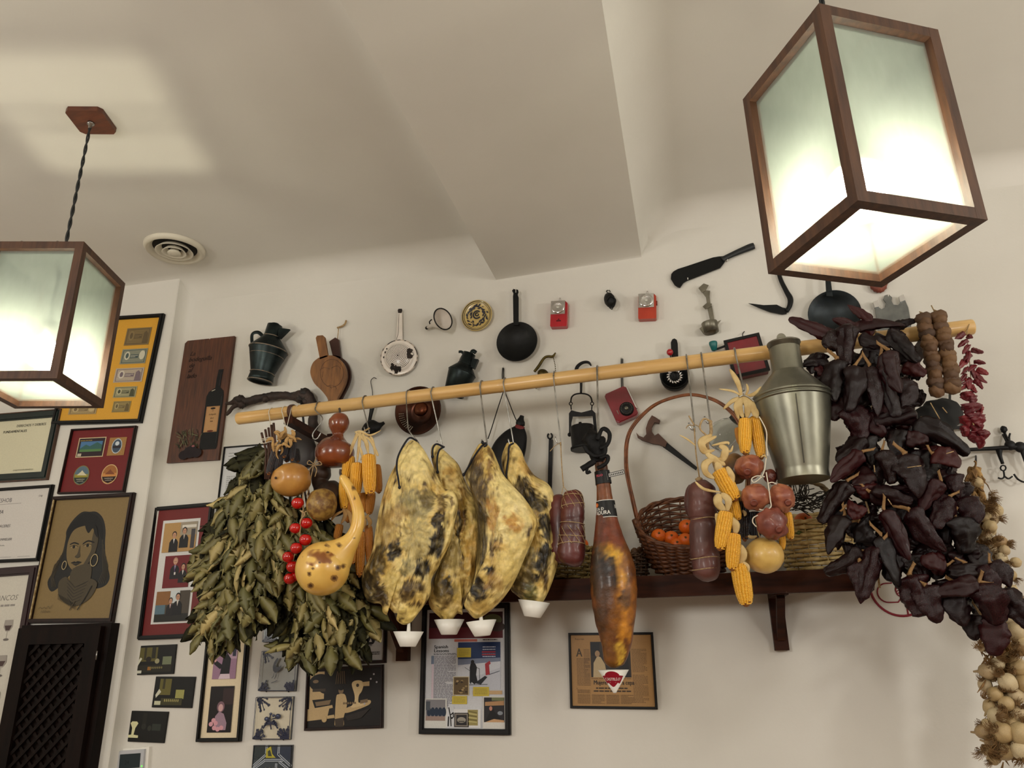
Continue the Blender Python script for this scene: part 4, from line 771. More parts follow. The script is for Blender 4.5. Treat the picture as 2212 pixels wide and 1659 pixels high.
for k, (r0, q0, sz) in enumerate(((.62, .18, .26), (.66, .42, .22), (.6, -.05, .2), (.72, -1.75, .22), (.7, -1.45, .17), (.66, -2.05, .18), (.8, 2.75, .08), (.84, 2.5, .07), (.82, 3.1, .07))): chip(r0, q0, sz, k)
mb.build('chipped_patches', chipm, t)
mb = MB(); mb.tube([c + (xs * math.cos(k * .1745) + ys * math.sin(k * .1745)) * R_ for k in range(36)], .0022, 6, closed=True); mb.build('rolled_rim', mk('rim_worn', (190, 176, 160), (50, 42, 36), rough=.5, scale=50, lo=.5, hi=.56), t)
hp = [(855, 735), (858, 674), (862, 668), (867, 674), (869, 735)]; mb = MB(); plate_px(mb, [(855, 740), (860, 676), (862, 669), (866, 669), (868, 676), (869, 740)], .012, .007); mb.build('handle', enam, t)
mb = MB(); plate_px(mb, [(860, 676), (859, 670), (861, 667), (868, 667), (869, 671), (867, 676)], .019, .001); mb.tube(pth([(862, 678), (861, 700), (860, 720), (856, 735)], .0195), .0008, 5); mb.build('worn_edge', chipm, t)
# --- enamel funnel
t = thing('enamel_funnel', P(947, 690, .02), 'small white enamel funnel with a black rim', 'funnel')
a, b = P(957, 689, .075), P(918, 711, .03); m = mpp(a)
ax_ = (P(957, 689, .085) - P(930, 704, .035)); A0 = P(957, 689, .085); B0 = A0 - ax_ * 1.32
mb = MB().lathe(A0, B0, [(0, 24 * m), (.02, 24 * m), (.55, 7 * m), (.66, 4.5 * m), (1, 3.2 * m), (1, 2.2 * m), (.66, 3.6 * m), (.55, 6 * m), (.03, 22.8 * m), (0, 23 * m)], 36, cap=False); mb.build('cone', enam, t)
z_ = (B0 - A0).normalized(); x_ = z_.orthogonal().normalized(); y_ = z_.cross(x_)
MB().tube([A0 + (x_ * math.cos(k * .1745) + y_ * math.sin(k * .1745)) * 24 * m for k in range(36)], 1.5 * m, 6, closed=True).build('black_rim', blackf, t)
mb = MB().lathe(A0 + (B0 - A0) * .92, B0 + (B0 - A0) * .015, [(0, 3.9 * m), (1, 3.6 * m)], 16); mb.build('black_tip', blackf, t)
MB().tube([A0 + (B0 - A0) * .5 + y_ * 8 * m, A0 + (B0 - A0) * .55 + y_ * 11 * m, A0 + (B0 - A0) * .7 + y_ * 9 * m, A0 + (B0 - A0) * .74 + y_ * 4 * m], 1.4 * m, 6).build('ring_handle', blackf, t)
MB().tube(pth([(942, 684, 0), (950, 681, .03), (957, 676, .06)]), .0012, 5).build('wire', iron, t)
# --- painted plate
t = thing('painted_plate', P(1033, 685, 0), 'round yellow plate with a dark blue leaf wreath', 'plate')
Bp = basis(1033, 684, .004); m = mpp(Bp[0]); R_ = 35 * m; axp = V((-.08, -1, -.1)).normalized()
Bp = (Bp[0], V((0, 0, 1)).cross(axp).normalized() * 1, V((0, 0, 1)), axp); Bp = (Bp[0], Bp[1] if Bp[1].x > 0 else -Bp[1], axp.cross(Bp[1]) if axp.cross(Bp[1]).z > 0 else -axp.cross(Bp[1]), axp)
cer = mk('yellow_ceramic', (204, 180, 112), (190, 164, 98), rough=.3, scale=12, coat=.3)
MB().lathe(Bp[0], Bp[0] + axp * .02, [(.0, R_ * .6), (.8, R_), (1, R_ * .99), (.72, R_ * .8), (.6, R_ * .5), (.6, .0005)], 48, cap=False).build('plate_body', cer, t)
a = Art(shift(Bp, 0, 0, .0128), 2 * R_, 2 * R_, (0, 0, 0)); a.mb = MB(); BL = (22, 26, 44)
def zz(r): return .0 if r < .5 else (.0025 * (r - .5) / .3 if r < .8 else .0025 + (r - .8) / .19 * .0055)
a.map = lambda x, z, t_: Bp[0] + Bp[1] * x + Bp[2] * z + axp * (.0125 + zz(math.hypot(x, z) / R_) + t_ * .4 + .0006)
a.line([(.5 + .46 * math.cos(k * .131), .5 + .46 * math.sin(k * .131)) for k in range(49)], .0026, BL); a.line([(.5 + .415 * math.cos(k * .131), .5 + .415 * math.sin(k * .131)) for k in range(49)], .0018, BL)
rg = random.Random(5)
for k in range(64):
    q = k * .0982 + rg.uniform(-.05, .05); r0 = rg.uniform(.22, .33); L = rg.uniform(.07, .15); tn = q + 1.57 + rg.uniform(-.9, .9); x0, y0 = .5 + r0 * math.cos(q), .5 + r0 * math.sin(q); x1, y1 = x0 + L * math.cos(tn), y0 + L * math.sin(tn)
    dx, dy = -(y1 - y0) * .24, (x1 - x0) * .24; a.rel([(x0, y0), ((x0 + x1) / 2 + dx, (y0 + y1) / 2 + dy), (x1, y1), ((x0 + x1) / 2 - dx, (y0 + y1) / 2 - dy)], BL)
a.line([(.5 + .12 * math.cos(k * .39 + .8), .47 + .12 * math.sin(k * .39 + .8)) for k in range(13)], .006, BL); a.line([(.5 + .05 * math.cos(k * .39), .46 + .05 * math.sin(k * .39)) for k in range(15)], .005, BL)
a.build('wreath_painting', tileg, t)
# --- frying pan
t = thing('frying_pan', P(1120, 740, 0), 'black iron frying pan hung by its handle above the pole', 'pan')
castm = mk('cast_iron', (12, 14, 14), (8, 9, 9), rough=.5, spec=.25, scale=25, bump=.15, bscale=60)
def pan(t, cx, cy, r, off, tilt, m_, hp, dep=.03):
    c = P(cx, cy, off); m = mpp(c); R_ = r * m; ax = V(tilt).normalized()
    MB().lathe(c - ax * 0, c + ax * dep, [(0, R_ * .82), (0.05, R_ * .84), (1, R_), (1, R_ * .975), (.12, R_ * .81), (.1, .001)], 44, cap=False).build('pan_body', m_, t)
    MB().lathe(c - ax * .001, c, [(0, .001), (0, R_ * .82), (1, R_ * .82)], 44, cap=False).build('pan_base', m_, t)
    mb = MB(); plate_px(mb, hp, off + dep - .004, .005); mb.build('handle', m_, t)
pan(t, 1120, 743, 45, .004, (0, -1, -.04), castm, [(1109, 702), (1108, 640), (1109, 634), (1106, 628), (1109, 624), (1113, 625), (1113, 632), (1115, 632), (1115, 625), (1119, 626), (1120, 630), (1118, 636), (1120, 642), (1120, 702)])
hookon(t, 1114, 627)
# --- flashlights
redp = mk('red_enamel', (178, 22, 36), (160, 18, 30), rough=.3, scale=20, coat=.4); orp = mk('orange_red_enamel', (178, 56, 30), (164, 48, 26), rough=.35, scale=20, coat=.3); chrome = mk('chrome', (220, 220, 220), rough=.12, metal=1)
def torch(c, ang, wpx, hpx, m_, label, dark):
    B = basis(*c, .0, ang); m = mpp(B[0]); w2, h2 = wpx * m / 2, hpx * m / 2; t = thing('pocket_torch', B[0] - B[2] * h2, label, 'torch', 'old square pocket torches')
    pl = [(-w2, -h2 + .004), (-w2 + .004, -h2), (w2 - .004, -h2), (w2, -h2 + .004), (w2, h2 - .012), (w2 - .010, h2), (-w2 + .010, h2), (-w2, h2 - .012)]
    MB().prism(pl, B, .002, .030).build('case', m_, t)
    hs = w2 * .86; lc = shift(B, -w2 * .1, h2 - hs - .003, 0)
    MB().prism(rect(-hs, -hs, hs, hs), lc, .028, .038).build('lens_frame', chrome, t)
    k_ = MB(); k_.lathe(lc[0] + NW * .0385, lc[0] + NW * .0425, [(0, hs * .95), (1, hs * .88), (.3, hs * .6), (.0, hs * .16)], 28, cap=False); k_.build('reflector', chrome, t)
    MB().ell(lc[0] + NW * .040, hs * .2, .004, hs * .2).build('bulb', mk('bulb_glass', (190, 190, 180), rough=.1), t)
    if dark: a = Art(shift(B, 0, 0, .0302), 2 * w2, 2 * h2, (0, 0, 0)); a.mb = MB(); a.rel([(.42, .74), (.5, .69), (.58, .74)], (50, 8, 14)); a.r(.36, .76, .64, .80, (50, 8, 14)); a.build('imprint', printm, t)
    else: MB().prism(rect(-.003, -.008, .003, .008), shift(B, w2 + .001, h2 * .3, 0), .012, .022).build('switch', mk('switch_brown', (110, 36, 22)), t)
    mb = MB(); top = B[0] + B[2] * h2; mb.tube([top + B[1] * -.006 + NW * .016, top + B[2] * .022 + NW * .010, top + B[1] * .006 + NW * .016], .0014, 6); mb.build('wire_hanger', steel, t)
    nail(c[0] - 1 + ang * .0, c[1] - hpx / 2 - 8).build('wall_hook', whitepl, t)
torch((1210, 684), 4, 36, 60, redp, 'crimson pocket torch with square chrome lens, right of the frying pan', True)
torch((1399, 668), 4, 38, 59, orp, 'orange red pocket torch with square chrome lens, left of the cleaver', False)
# --- small black coffee strainer
t = thing('mini_strainer', P(1318, 660, 0), 'tiny black metal cup hanging between the two pocket torches', 'strainer')
A0 = P(1314, 648, .02); A1 = P(1322, 645, .055); m = mpp(A0)
MB().ell(P(1317, 648, .03), 14 * m, .022, 17 * m, X=V((.9, -.3, -.3)).normalized(), nz=.06).build('cup', castm, t)
mb = MB(); mb.tube(pth([(1310, 650, .05), (1318, 640, .055), (1330, 648, .05), (1324, 664, .05), (1312, 660, .055)]), .0025, 6, closed=False); mb.tube(pth([(1314, 634, .02), (1310, 629, .012), (1315, 627, .006), (1318, 630, .012)]), .002, 6); mb.tube(pth([(1316, 664, .03), (1322, 668, .03), (1324, 662, .03)]), .002, 6); mb.build('rim_and_lugs', castm, t); hookon(t, 1315, 628)
# --- cleaver / spatula blade
t = thing('cleaver', P(1530, 590, 0), 'long black cleaver resting on two white hooks near ceiling', 'cleaver')
mb = MB(); plate_px(mb, [(1449, 602), (1450, 592), (1455, 586), (1464, 581), (1480, 576), (1540, 556), (1552, 554), (1565, 553), (1569, 560), (1563, 569), (1556, 578), (1484, 606), (1476, 611), (1469, 621), (1464, 620), (1457, 615)], .008, .005); mb.build('blade', castm, t)
pa, ra = pxsweep([(1560, 561, 13), (1575, 553, 12), (1600, 542, 14), (1620, 534, 16), (1629, 531, 15)], .014, 4); MB().tube(pa, ra, 12, flat=.7).build('handle', mk('handle_black', (22, 26, 28), rough=.5), t); hookon(t, 1486, 606); hookon(t, 1571, 565)
# --- folded tin can opener
t = thing('tin_ornament', P(1535, 700, 0), 'twisted silver tin strip with small tin cup at its foot', 'ornament')
mb = MB()
for pl in ([(1509, 622), (1520, 612), (1531, 616), (1524, 628), (1516, 632)], [(1516, 630), (1524, 627), (1534, 628), (1533, 640), (1535, 656), (1527, 656), (1525, 642)], [(1518, 662), (1528, 653), (1538, 656), (1536, 662), (1524, 668)], [(1527, 662), (1538, 660), (1544, 695), (1535, 697)]):
    plate_px(mb, pl, .012 + .004 * (len(pl) % 3), .003)
mb.build('tin_strip', tin, t)
A0, A1 = P(1532, 697, .03), P(1537, 718, .03); m = mpp(A0); MB().lathe(A0, A1, [(0, 17 * m), (.1, 17 * m), (1, 16 * m), (1, 15 * m), (.1, 16 * m)], 24, cap=False).build('tin_cup', tin, t)
mb = MB(); plate_px(mb, [(1511, 710), (1518, 703), (1522, 720), (1520, 722)], .036, .002); plate_px(mb, [(1544, 697), (1558, 691), (1550, 702), (1545, 703)], .03, .002); mb.build('tin_flaps', tin, t)
# --- sickle
t = thing('sickle', P(1690, 670, 0), 'black iron sickle hook with leaf blade, below the right lantern', 'sickle')
pa, ra = pxsweep([(1676, 560, 9), (1685, 600, 9), (1698, 628, 10), (1707, 645, 12), (1706, 660, 11), (1699, 673, 9)], .012, 5); MB().tube(pa, ra, 10).build('tang', castm, t)
mb = MB(); plate_px(mb, [(1617, 655), (1650, 659), (1678, 658), (1690, 664), (1703, 667), (1699, 678), (1690, 679), (1664, 674), (1640, 665)], .010, .003); mb.build('blade', castm, t)
# --- dark pan behind the chillies
t = thing('deep_pan', P(1800, 680, 0), 'dark blue grey frying pan behind the top of the chillies', 'pan')
pan(t, 1801, 686, 53, .004, (-.1, -1, -.06), mk('steel_pan', (34, 42, 46), (20, 26, 28), rough=.45, metal=.5, scale=18), [(1785, 640), (1783, 600), (1783, 560), (1795, 560), (1794, 600), (1799, 640)], .045)
# --- seashell behind lantern
t = thing('seashell', P(1897, 625, 0), 'reddish brown ribbed shell showing under the right lantern', 'shell')
mb = MB(); mb.ell(P(1897, 612, .015), 18 * mpp(P(1897, 612)), .018, 22 * mpp(P(1897, 612)), seg=36, rings=14, fn=lambda d: 1 + .05 * math.sin(math.atan2(d.z, d.x) * 16)); mb.build('valve', mk('shell_red', (142, 72, 50), (104, 48, 36), rough=.6, scale=20), t); MB().tube(pth([(1908, 604, .02), (1924, 600, .02), (1932, 600, .01)]), .004, 6).build('cord', mk('grey_cord', (90, 90, 92)), t)
# --- tin bracket with three lugs
t = thing('tin_hanger', P(1930, 690, 0), 'grey tin plate with three upright lugs, right of dark pan', 'plate')
mb = MB(); plate_px(mb, [(1890, 662), (1899, 664), (1904, 668), (1912, 664), (1914, 654), (1908, 646), (1911, 638), (1920, 636), (1927, 642), (1926, 650), (1930, 658), (1940, 659), (1946, 652), (1955, 648), (1962, 664), (1968, 696), (1969, 720), (1898, 720)], .008, .006); mb.build('plate', mk('grey_tin', (118, 120, 116), (92, 94, 92), rough=.45, metal=.6, scale=20), t)
plate_px(MB(), [(1886, 652), (1896, 648), (1899, 662), (1890, 664)], .012, .012).build('lug', chrome, t); plate_px(MB(), [(1942, 640), (1952, 636), (1956, 648), (1945, 652)], .012, .012).build('lug', chrome, t); hookon(t, 1917, 643)
# --- brass taper holder
brass = mk('old_brass', (98, 84, 40), (64, 54, 28), rough=.4, metal=.85, scale=30)
t = thing('brass_oil_lamp', P(1180, 820, .03), 'old brass hanging oil lamp with chain, just above the pole', 'lamp')
mb = MB(); pa, ra = pxsweep([(1154, 803, 6), (1163, 792, 7), (1175, 774, 6), (1184, 770, 6), (1194, 770, 6), (1200, 762, 3)], .02, 4); mb.tube(pa, ra, 8); mb.build('arm', brass, t)
m = mpp(P(1175, 812, .03)); mb = MB(); mb.ell(P(1173, 808, .035), 13 * m, 10 * m, 11 * m, X=V((.85, 0, -.5)), Z=V((.5, 0, .85))); mb.build('reservoir', brass, t)
MB().lathe(P(1170, 812, .035), P(1150, 831, .035), [(0, 4 * m), (.4, 4 * m), (.7, 9 * m), (1, 13 * m), (1.02, 12 * m)], 20).build('foot', brass, t)
pa, ra = pxsweep([(1178, 812, 9), (1184, 820, 7), (1192, 819, 6)], .035, 4); MB().tube(pa, ra, 8).build('spout', brass, t)
MB().lathe(P(1200, 806, .04), P(1199, 822, .04), [(0, 2 * m), (.3, 4 * m), (.6, 6 * m), (1, 11 * m), (1.02, 10 * m)], 20).build('cap', brass, t)
mb = MB(); ch = pth([(1195, 772), (1199, 788), (1200, 806)], .03, 5); [mb.ell(p, .0022, .0022, .0028, seg=6, rings=4) for p in ch]; mb.build('chain', brass, t)
# --- meat hook with carbide pot
t = thing('hanging_pot', P(1262, 960, .05), 'small black iron pot with bracket handle, hung from an iron hook', 'pot')
mb = MB(); pa, ra = pxsweep([(1277, 790, 3), (1271, 783, 6), (1260, 783, 7), (1249, 790, 8), (1245, 800, 8), (1250, 812, 6), (1255, 822, 6), (1255, 850, 5)], .03, 5); mb.tube(pa, ra, 8); mb.build('hook', iron, t)
mb = MB(); mb.tube(pth([(1233, 868), (1235, 858), (1242, 852), (1255, 850), (1268, 852), (1276, 858), (1279, 868)], .03), .003, 7)
for x in (1233, 1279): mb.tube([P(x + 3.5 * math.cos(k * .785), 872 + 3.5 * math.sin(k * .785), .03) for k in range(8)], .002, 5, closed=True); mb.tube([P(x, 875, .03), P(x + (1 if x < 1250 else -1), 885, .03)], .0025, 6)
mb.build('bail', iron, t)
mb = MB(); plate_px(mb, [(1229, 893), (1234, 886), (1245, 889), (1256, 891), (1268, 888), (1279, 885), (1286, 892), (1290, 936), (1284, 938), (1280, 898), (1256, 899), (1237, 899), (1234, 914), (1234, 938), (1229, 938)], .034, .006); [mb.ell(P(x, 939, .04), .007, .007, .008) for x in (1230, 1287)]; mb.build('bracket', iron, t)
m = mpp(P(1260, 945, .05)); mb = MB().lathe(P(1257, 921, .055), P(1262, 971, .055), [(0, 2 * m), (0, 25 * m), (.05, 26 * m), (.85, 26 * m), (.9, 29 * m), (1, 29 * m), (1, 26 * m)], 28); mb.build('pot', iron, t)
MB().lathe(P(1253, 912, .055), P(1254, 924, .055), [(0, 3 * m), (.3, 4 * m), (1, 4 * m)], 12).build('knob', iron, t)
# --- radio
t = thing('pocket_radio', P(1343, 915, 0), 'dark red pocket radio with round black dial, below the pole', 'radio')
B = basis(1344, 880, 0, -20); m = mpp(B[0]); w2, h2 = 25 * m, 36 * m; maroon = mk('maroon_plastic', (134, 16, 34), (118, 12, 28), rough=.25, coat=.5, scale=10)
pl = [(-w2, -h2 + .008), (-w2 + .008, -h2), (w2 - .008, -h2), (w2, -h2 + .008), (w2, h2 - .008), (w2 - .008, h2), (-w2 + .008, h2), (-w2, h2 - .008)]
MB().prism(pl, B, .002, .036).prism([(x * .94, z * .94) for x, z in pl], B, .036, .040).build('case', maroon, t)
dc = shift(B, w2 * .25, -h2 * .42); mb = MB().lathe(dc[0] + NW * .040, dc[0] + NW * .050, [(0, 15 * m), (.6, 15 * m), (1, 13 * m), (1, .001)], 32, cap=False); mb.build('dial', iron, t)
mb = MB(); [mb.box(dc[0] + (B[1] * math.cos(k * .314) + B[2] * math.sin(k * .314)) * 11.5 * m + NW * .0502, B[1] * .0009, B[2] * .0009, NW * .0006) for k in range(20)]; mb.build('dial_marks', tin, t)
MB().lathe(dc[0] + NW * .05, dc[0] + NW * .056, [(0, 4.5 * m), (1, 4 * m), (1, .001)], 20, cap=False).build('dial_centre', tin, t)
mb = MB().bar(B[0] + B[1] * (w2 + .003) + B[2] * h2 * .95 + NW * .02, B[0] + B[1] * (w2 + .003) - B[2] * h2 * .5 + NW * .02, B[1] * .0015, NW * .0015); mb.ell(B[0] + B[1] * (w2 + .003) - B[2] * h2 * .5 + NW * .02, .005, .005, .004); mb.build('aerial', chrome, t)
MB().bar(B[0] + B[1] * -w2 * .55 - B[2] * h2 * .25 + NW * .040, B[0] + B[1] * -w2 * .55 - B[2] * h2 * .5 + NW * .040, B[1] * .0012, NW * .001).build('tuning_mark', tin, t)
mb = MB(); mb.tube(pth([(1342, 775, .008), (1342, 810, .012), (1343, 846, .02)]), .0022, 6); mb.tube(pth([(1345, 775, .008), (1345, 810, .012), (1346, 846, .02)]), .0022, 6); mb.build('strap', iron, t); hookon(t, 1342, 774)
# --- red box grinder with teal knobs
t = thing('crank_box', P(1610, 800, 0), 'red metal box with black rims and a teal crank knob', 'box')
B = basis(1611, 778, 0, -8); m = mpp(B[0]); w2, h2 = 36 * m, 42 * m
MB().prism(rect(-w2, -h2, w2, h2), B, .002, .05).build('box', mk('box_red', (118, 14, 28), (100, 12, 24), rough=.35, coat=.3, scale=14), t)
o_ = rect(-w2 - .003, -h2 - .003, w2 + .003, h2 + .003); i_ = rect(-w2 + .008, -h2 + .008, w2 - .008, h2 - .008); mb = MB().ring(o_, i_, B, .044, .054); mb.build('rim', blackf, t)
teal = mk('teal_plastic', (16, 110, 108), (12, 92, 92), rough=.4)
c_ = P(1616, 760, .052); MB().lathe(c_, c_ + NW * .008, [(0, 5 * m), (1, 4 * m), (1, 2 * m), (.5, 2 * m)], 18).build('centre_knob', teal, t)
mb = MB().bar(P(1605, 733, .045), P(1541, 757, .045), EZ * .0035, NW * .003); mb.build('crank_arm', iron, t)
MB().lathe(P(1540, 739, .05), P(1543, 757, .05), [(0, 8.5 * m), (.2, 9 * m), (1, 5.5 * m)], 20).build('crank_knob', teal, t)
mb = MB(); mb.ell(P(1606, 733, .045), .007, .006, .005); mb.tube(pth([(1606, 732, .03), (1604, 722, .01), (1608, 716, .004)]), .0016, 5); mb.build('hanger', iron, t)
# --- pan with cutting drum (small mill)
t = thing('hand_grater', P(1458, 840, 0), 'round black hand mill with red crank knob behind the pole', 'mill')
c_ = P(1458, 818, .01); m = mpp(c_); MB().lathe(c_, c_ + NW * .045, [(0, 27 * m), (.1, 30 * m), (1, 31 * m), (1, 28 * m), (.3, 26 * m), (.25, .001)], 36, cap=False).build('bowl', castm, t)
mb = MB(); rg = random.Random(4)
for k in range(16): 
    q = k * .393; p = c_ + NW * .026 + EX * math.cos(q) * 14 * m + EZ * math.sin(q) * 14 * m; mb.ell(p, .010, .006, .004, X=V((math.cos(q + .5), 0, math.sin(q + .5))), Z=V((-math.sin(q + .5), 0, math.cos(q + .5))), seg=8, rings=5)
mb.build('blades', chrome, t)
mb = MB(); plate_px(mb, [(1451, 790), (1449, 740), (1452, 733), (1457, 731), (1462, 734), (1464, 742), (1466, 790)], .03, .008); mb.build('handle', castm, t)
mb = MB().tube(pth([(1455, 815, .06), (1452, 795, .06), (1448, 768, .06)]), .0025, 6); mb.build('crank', iron, t); MB().ell(P(1447, 761, .06), 7 * m, 7 * m, 7.5 * m).build('knob', redp, t); hookon(t, 1456, 736)
# --- copper strainer
copper = mk('old_copper', (120, 66, 38), (66, 34, 22), rough=.3, metal=.9, scale=10, bump=.05)
t = thing('copper_strainer', P(910, 945, 0), 'round dark copper strainer with ring handle, behind the pole', 'strainer')
c_ = P(911, 891, .012); m = mpp(c_); R_ = 53 * m; ax = V((-.05, -1, -.08)).normalized()
MB().lathe(c_, c_ + ax * .04, [(0, R_ * .35), (.1, R_ * .5), (.5, R_ * .82), (1, R_ * 1.0), (1, R_ * .95), (.55, R_ * .8), (.5, R_ * .60), (.2, R_ * .5), (.15, R_ * .3), (.35, .001)], 48, cap=False).build('dish', mk('dark_copper', (74, 42, 28), (34, 20, 16), rough=.3, metal=.85, scale=9), t)
MB().ell(c_ + ax * .012 + EZ * .012, R_ * .30, .012, R_ * .30).build('copper_boss', copper, t)
mb = MB(); xs = ax.orthogonal().normalized(); ys = ax.cross(xs)
for k in range(40):
    r = R_ * (.70 + .05 * (k % 4)); q = 3.2 + (k // 4) * .12; p = c_ + ax * (.0205 + (k % 4) * .0025) + EX * r * math.cos(q) + EZ * r * math.sin(q); mb.ell(p, .0018, .0012, .0018, seg=6, rings=4)
o = mb.build('perforation', mk('hole_light', (190, 180, 160), rough=.7), t); o['kind'] = 'stuff'
mb = MB(); mb.tube(pth([(897, 852), (898, 841), (910, 837), (924, 839), (932, 848), (930, 856)], .035), .003, 8); mb.build('ring_handle', brass, t); hookon(t, 911, 838)
# --- wine skin
t = thing('wineskin', P(1100, 1000, .02), 'black leather wineskin with red collar and thin cord', 'wineskin')
leath = mk('black_leather', (14, 12, 13), (8, 8, 8), rough=.5, scale=20, bump=.15, spec=.25)
pa, ra = pxsweep([(1124, 922, 20), (1118, 936, 46), (1108, 955, 66), (1098, 975, 76), (1088, 1000, 74), (1080, 1025, 60), (1074, 1048, 30)], .05, 5); MB().tube(pa, ra, 20, flat=.45).build('bag', leath, t)
pa, ra = pxsweep([(1124, 920, 21), (1121, 928, 25)], .05, 3); MB().tube(pa, ra, 16, flat=.6).build('collar', mk('red_leather', (104, 20, 22), rough=.6), t)
pa, ra = pxsweep([(1125, 921, 18), (1124, 912, 20), (1126, 904, 12), (1128, 898, 9)], .05, 3); MB().tube(pa, ra, 14, flat=.7).build('nozzle', leath, t)
mb = MB(); mb.tube(pth([(1088, 795, .006), (1088, 830, .01), (1089, 840, .012), (1076, 880, .03), (1062, 925, .04), (1054, 948, .045)]), .002, 6); mb.tube(pth([(1086, 793, .006), (1085, 815, .01), (1088, 838, .012), (1100, 870, .03), (1114, 905, .05), (1122, 915, .055)]), .002, 6); mb.tube(pth([(1088, 836, .014), (1094, 828, .016), (1098, 831, .016), (1105, 826, .016)]), .0035, 6); mb.build('cord', leath, t); hookon(t, 1087, 795)
# --- iron rods and keys
t = thing('iron_rod', P(1190, 1050, .01), 'plain black iron rod hanging by its eye beside the last cured slab', 'rod')
mb = MB(); mb.bar(P(1190, 950, .012), P(1187, 1090, .012), EX * .0075, NW * .004); mb.tube([P(1188 + 5 * math.cos(k * .6 - 1.2), 942 + 6 * math.sin(k * .6 - 1.2), .012) for k in range(10)], .0035, 6); mb.build('bar', iron, t)
t = thing('iron_ladle', P(815, 930, .02), 'black iron ladle on thin wire hook, behind the corn bunch', 'ladle')
mb = MB(); mb.tube(pth([(813, 818, .006), (807, 816, .012), (801, 824, .012), (804, 842, .012), (805, 858, .015)]), .0016, 6); mb.build('wire_hook', iron, t)
mb = MB(); pa, ra = pxsweep([(803, 862, 12), (806, 868, 12), (800, 900, 8), (797, 915, 8)], .03, 4); mb.tube(pa, ra, 8); pa, ra = pxsweep([(790, 935, 26), (800, 925, 34), (812, 922, 30), (822, 918, 12), (830, 913, 7)], .04, 4); mb.tube(pa, ra, 14, flat=.7); mb.build('bowl', castm, t)
# --- dark leather bag and strap behind the leaves at left
t = thing('leather_flask', P(665, 960, .02), 'dark brown leather flask hanging behind gourd and bay leaves', 'flask')
pa, ra = pxsweep([(655, 925, 16), (650, 940, 40), (652, 965, 62), (655, 990, 60), (658, 1012, 36)], .085, 5); MB().tube(pa, ra, 18, flat=.5).build('body', mk('brown_leather', (34, 20, 16), (22, 13, 11), rough=.5, scale=18, bump=.1), t)
mb = MB(); mb.tube(pth([(657, 925, .065), (655, 905, .07), (652, 880, .07), (650, 862, .055)]), .005, 8, flat=.4); mb.build('strap', leath, t)
# --- old saw
t = thing('hand_saw', P(1430, 960, 0), 'small old pruning saw with brown wooden handle', 'saw')
mb = MB(); plate_px(mb, [(1374, 934), (1380, 941), (1390, 945), (1396, 938), (1395, 925), (1400, 910), (1408, 897), (1416, 901), (1426, 908), (1424, 914), (1414, 912), (1408, 922), (1408, 932), (1414, 941), (1422, 936), (1441, 955), (1437, 966), (1424, 960), (1410, 958), (1398, 954), (1386, 950), (1377, 944)], .010, .014); mb.build('handle', mk('saw_wood', (92, 58, 38), (66, 40, 28), rough=.6, scale=14), t)
mb = MB(); plate_px(mb, [(1440, 955), (1507, 1010), (1503, 1016), (1432, 966)], .015, .002); mb.build('blade', castm, t); hookon(t, 1424, 908)
# --- glass flask
t = thing('glass_flask', P(1580, 975, .0), 'clear round glass flask lying tilted behind the corn husks', 'flask')
gls = bpy.data.materials.new('clear_glass'); gls.use_nodes = True; q = gls.node_tree.nodes['Principled BSDF']; q.inputs['Base Color'].default_value = (.86, .88, .86, 1); q.inputs['Roughness'].default_value = .04; q.inputs['Transmission Weight'].default_value = 1; q.inputs['IOR'].default_value = 1.25
A0, A1 = P(1595, 898, .075), P(1540, 965, .075); m = mpp(A0); MB().lathe(A0, A1, [(0, 12 * m), (.18, 12 * m), (.3, 22 * m), (.5, 30 * m), (.75, 28 * m), (.95, 20 * m), (1, 8 * m), (1.0, .001), (.97, .001), (.93, 18 * m), (.74, 26 * m), (.5, 28 * m), (.31, 20 * m), (.2, 10 * m), (0, 10 * m), (0, 12 * m)], 32, cap=False).build('bulb', gls, t)
MB().lathe(P(1601, 892, .075), P(1585, 910, .075), [(0, .001), (0, 14 * m), (.4, 15 * m), (.5, 13 * m), (1, 13 * m)], 20).build('neck_band', mk('dark_rubber', (40, 38, 36), rough=.6), t)
# --- roman steelyard
t = thing('steelyard_scale', P(2120, 970, .03), 'black iron steelyard balance with hooks on the right wall', 'scale')
mb = MB(); pa, ra = pxsweep([(2032, 980, 5), (2050, 974, 7), (2100, 971, 8), (2160, 968, 10), (2190, 966, 12), (2212, 964, 10), (2250, 962, 9)], .03, 3); mb.tube(pa, ra, 8); [mb.ell(P(x, y, .03), r * mpp(P(x, y)), .012, r * mpp(P(x, y))) for x, y, r in ((2182, 962, 11), (2204, 966, 12))]; mb.build('beam', iron, t)
mb = MB(); mb.tube(pth([(2169, 930, .01), (2172, 940, .02), (2184, 960, .03)]), .004, 6); mb.tube(pth([(2166, 938, .02), (2178, 962, .03)]), .003, 6); mb.tube(pth([(2182, 936, .02), (2180, 945, .02), (2182, 960, .03)]), .003, 6); mb.ell(P(2168, 928, .015), .01, .008, .012, nz=.3); mb.build('suspension_ring', iron, t)
mb = MB(); pa, ra = pxsweep([(2158, 972, 14), (2160, 985, 9), (2166, 1002, 7)], .03, 3); mb.tube(pa, ra, 8); mb.tube([P(2167 + 6 * math.cos(k * .785), 1011 + 6 * math.sin(k * .785), .03) for k in range(8)], .0025, 6, closed=True); mb.tube(pth([(2168, 1017), (2169, 1030), (2163, 1034), (2156, 1032)], .03), .0028, 6); mb.tube(pth([(2169, 1028), (2178, 1034), (2187, 1029)], .03), .0028, 6); mb.build('double_hook', iron, t)
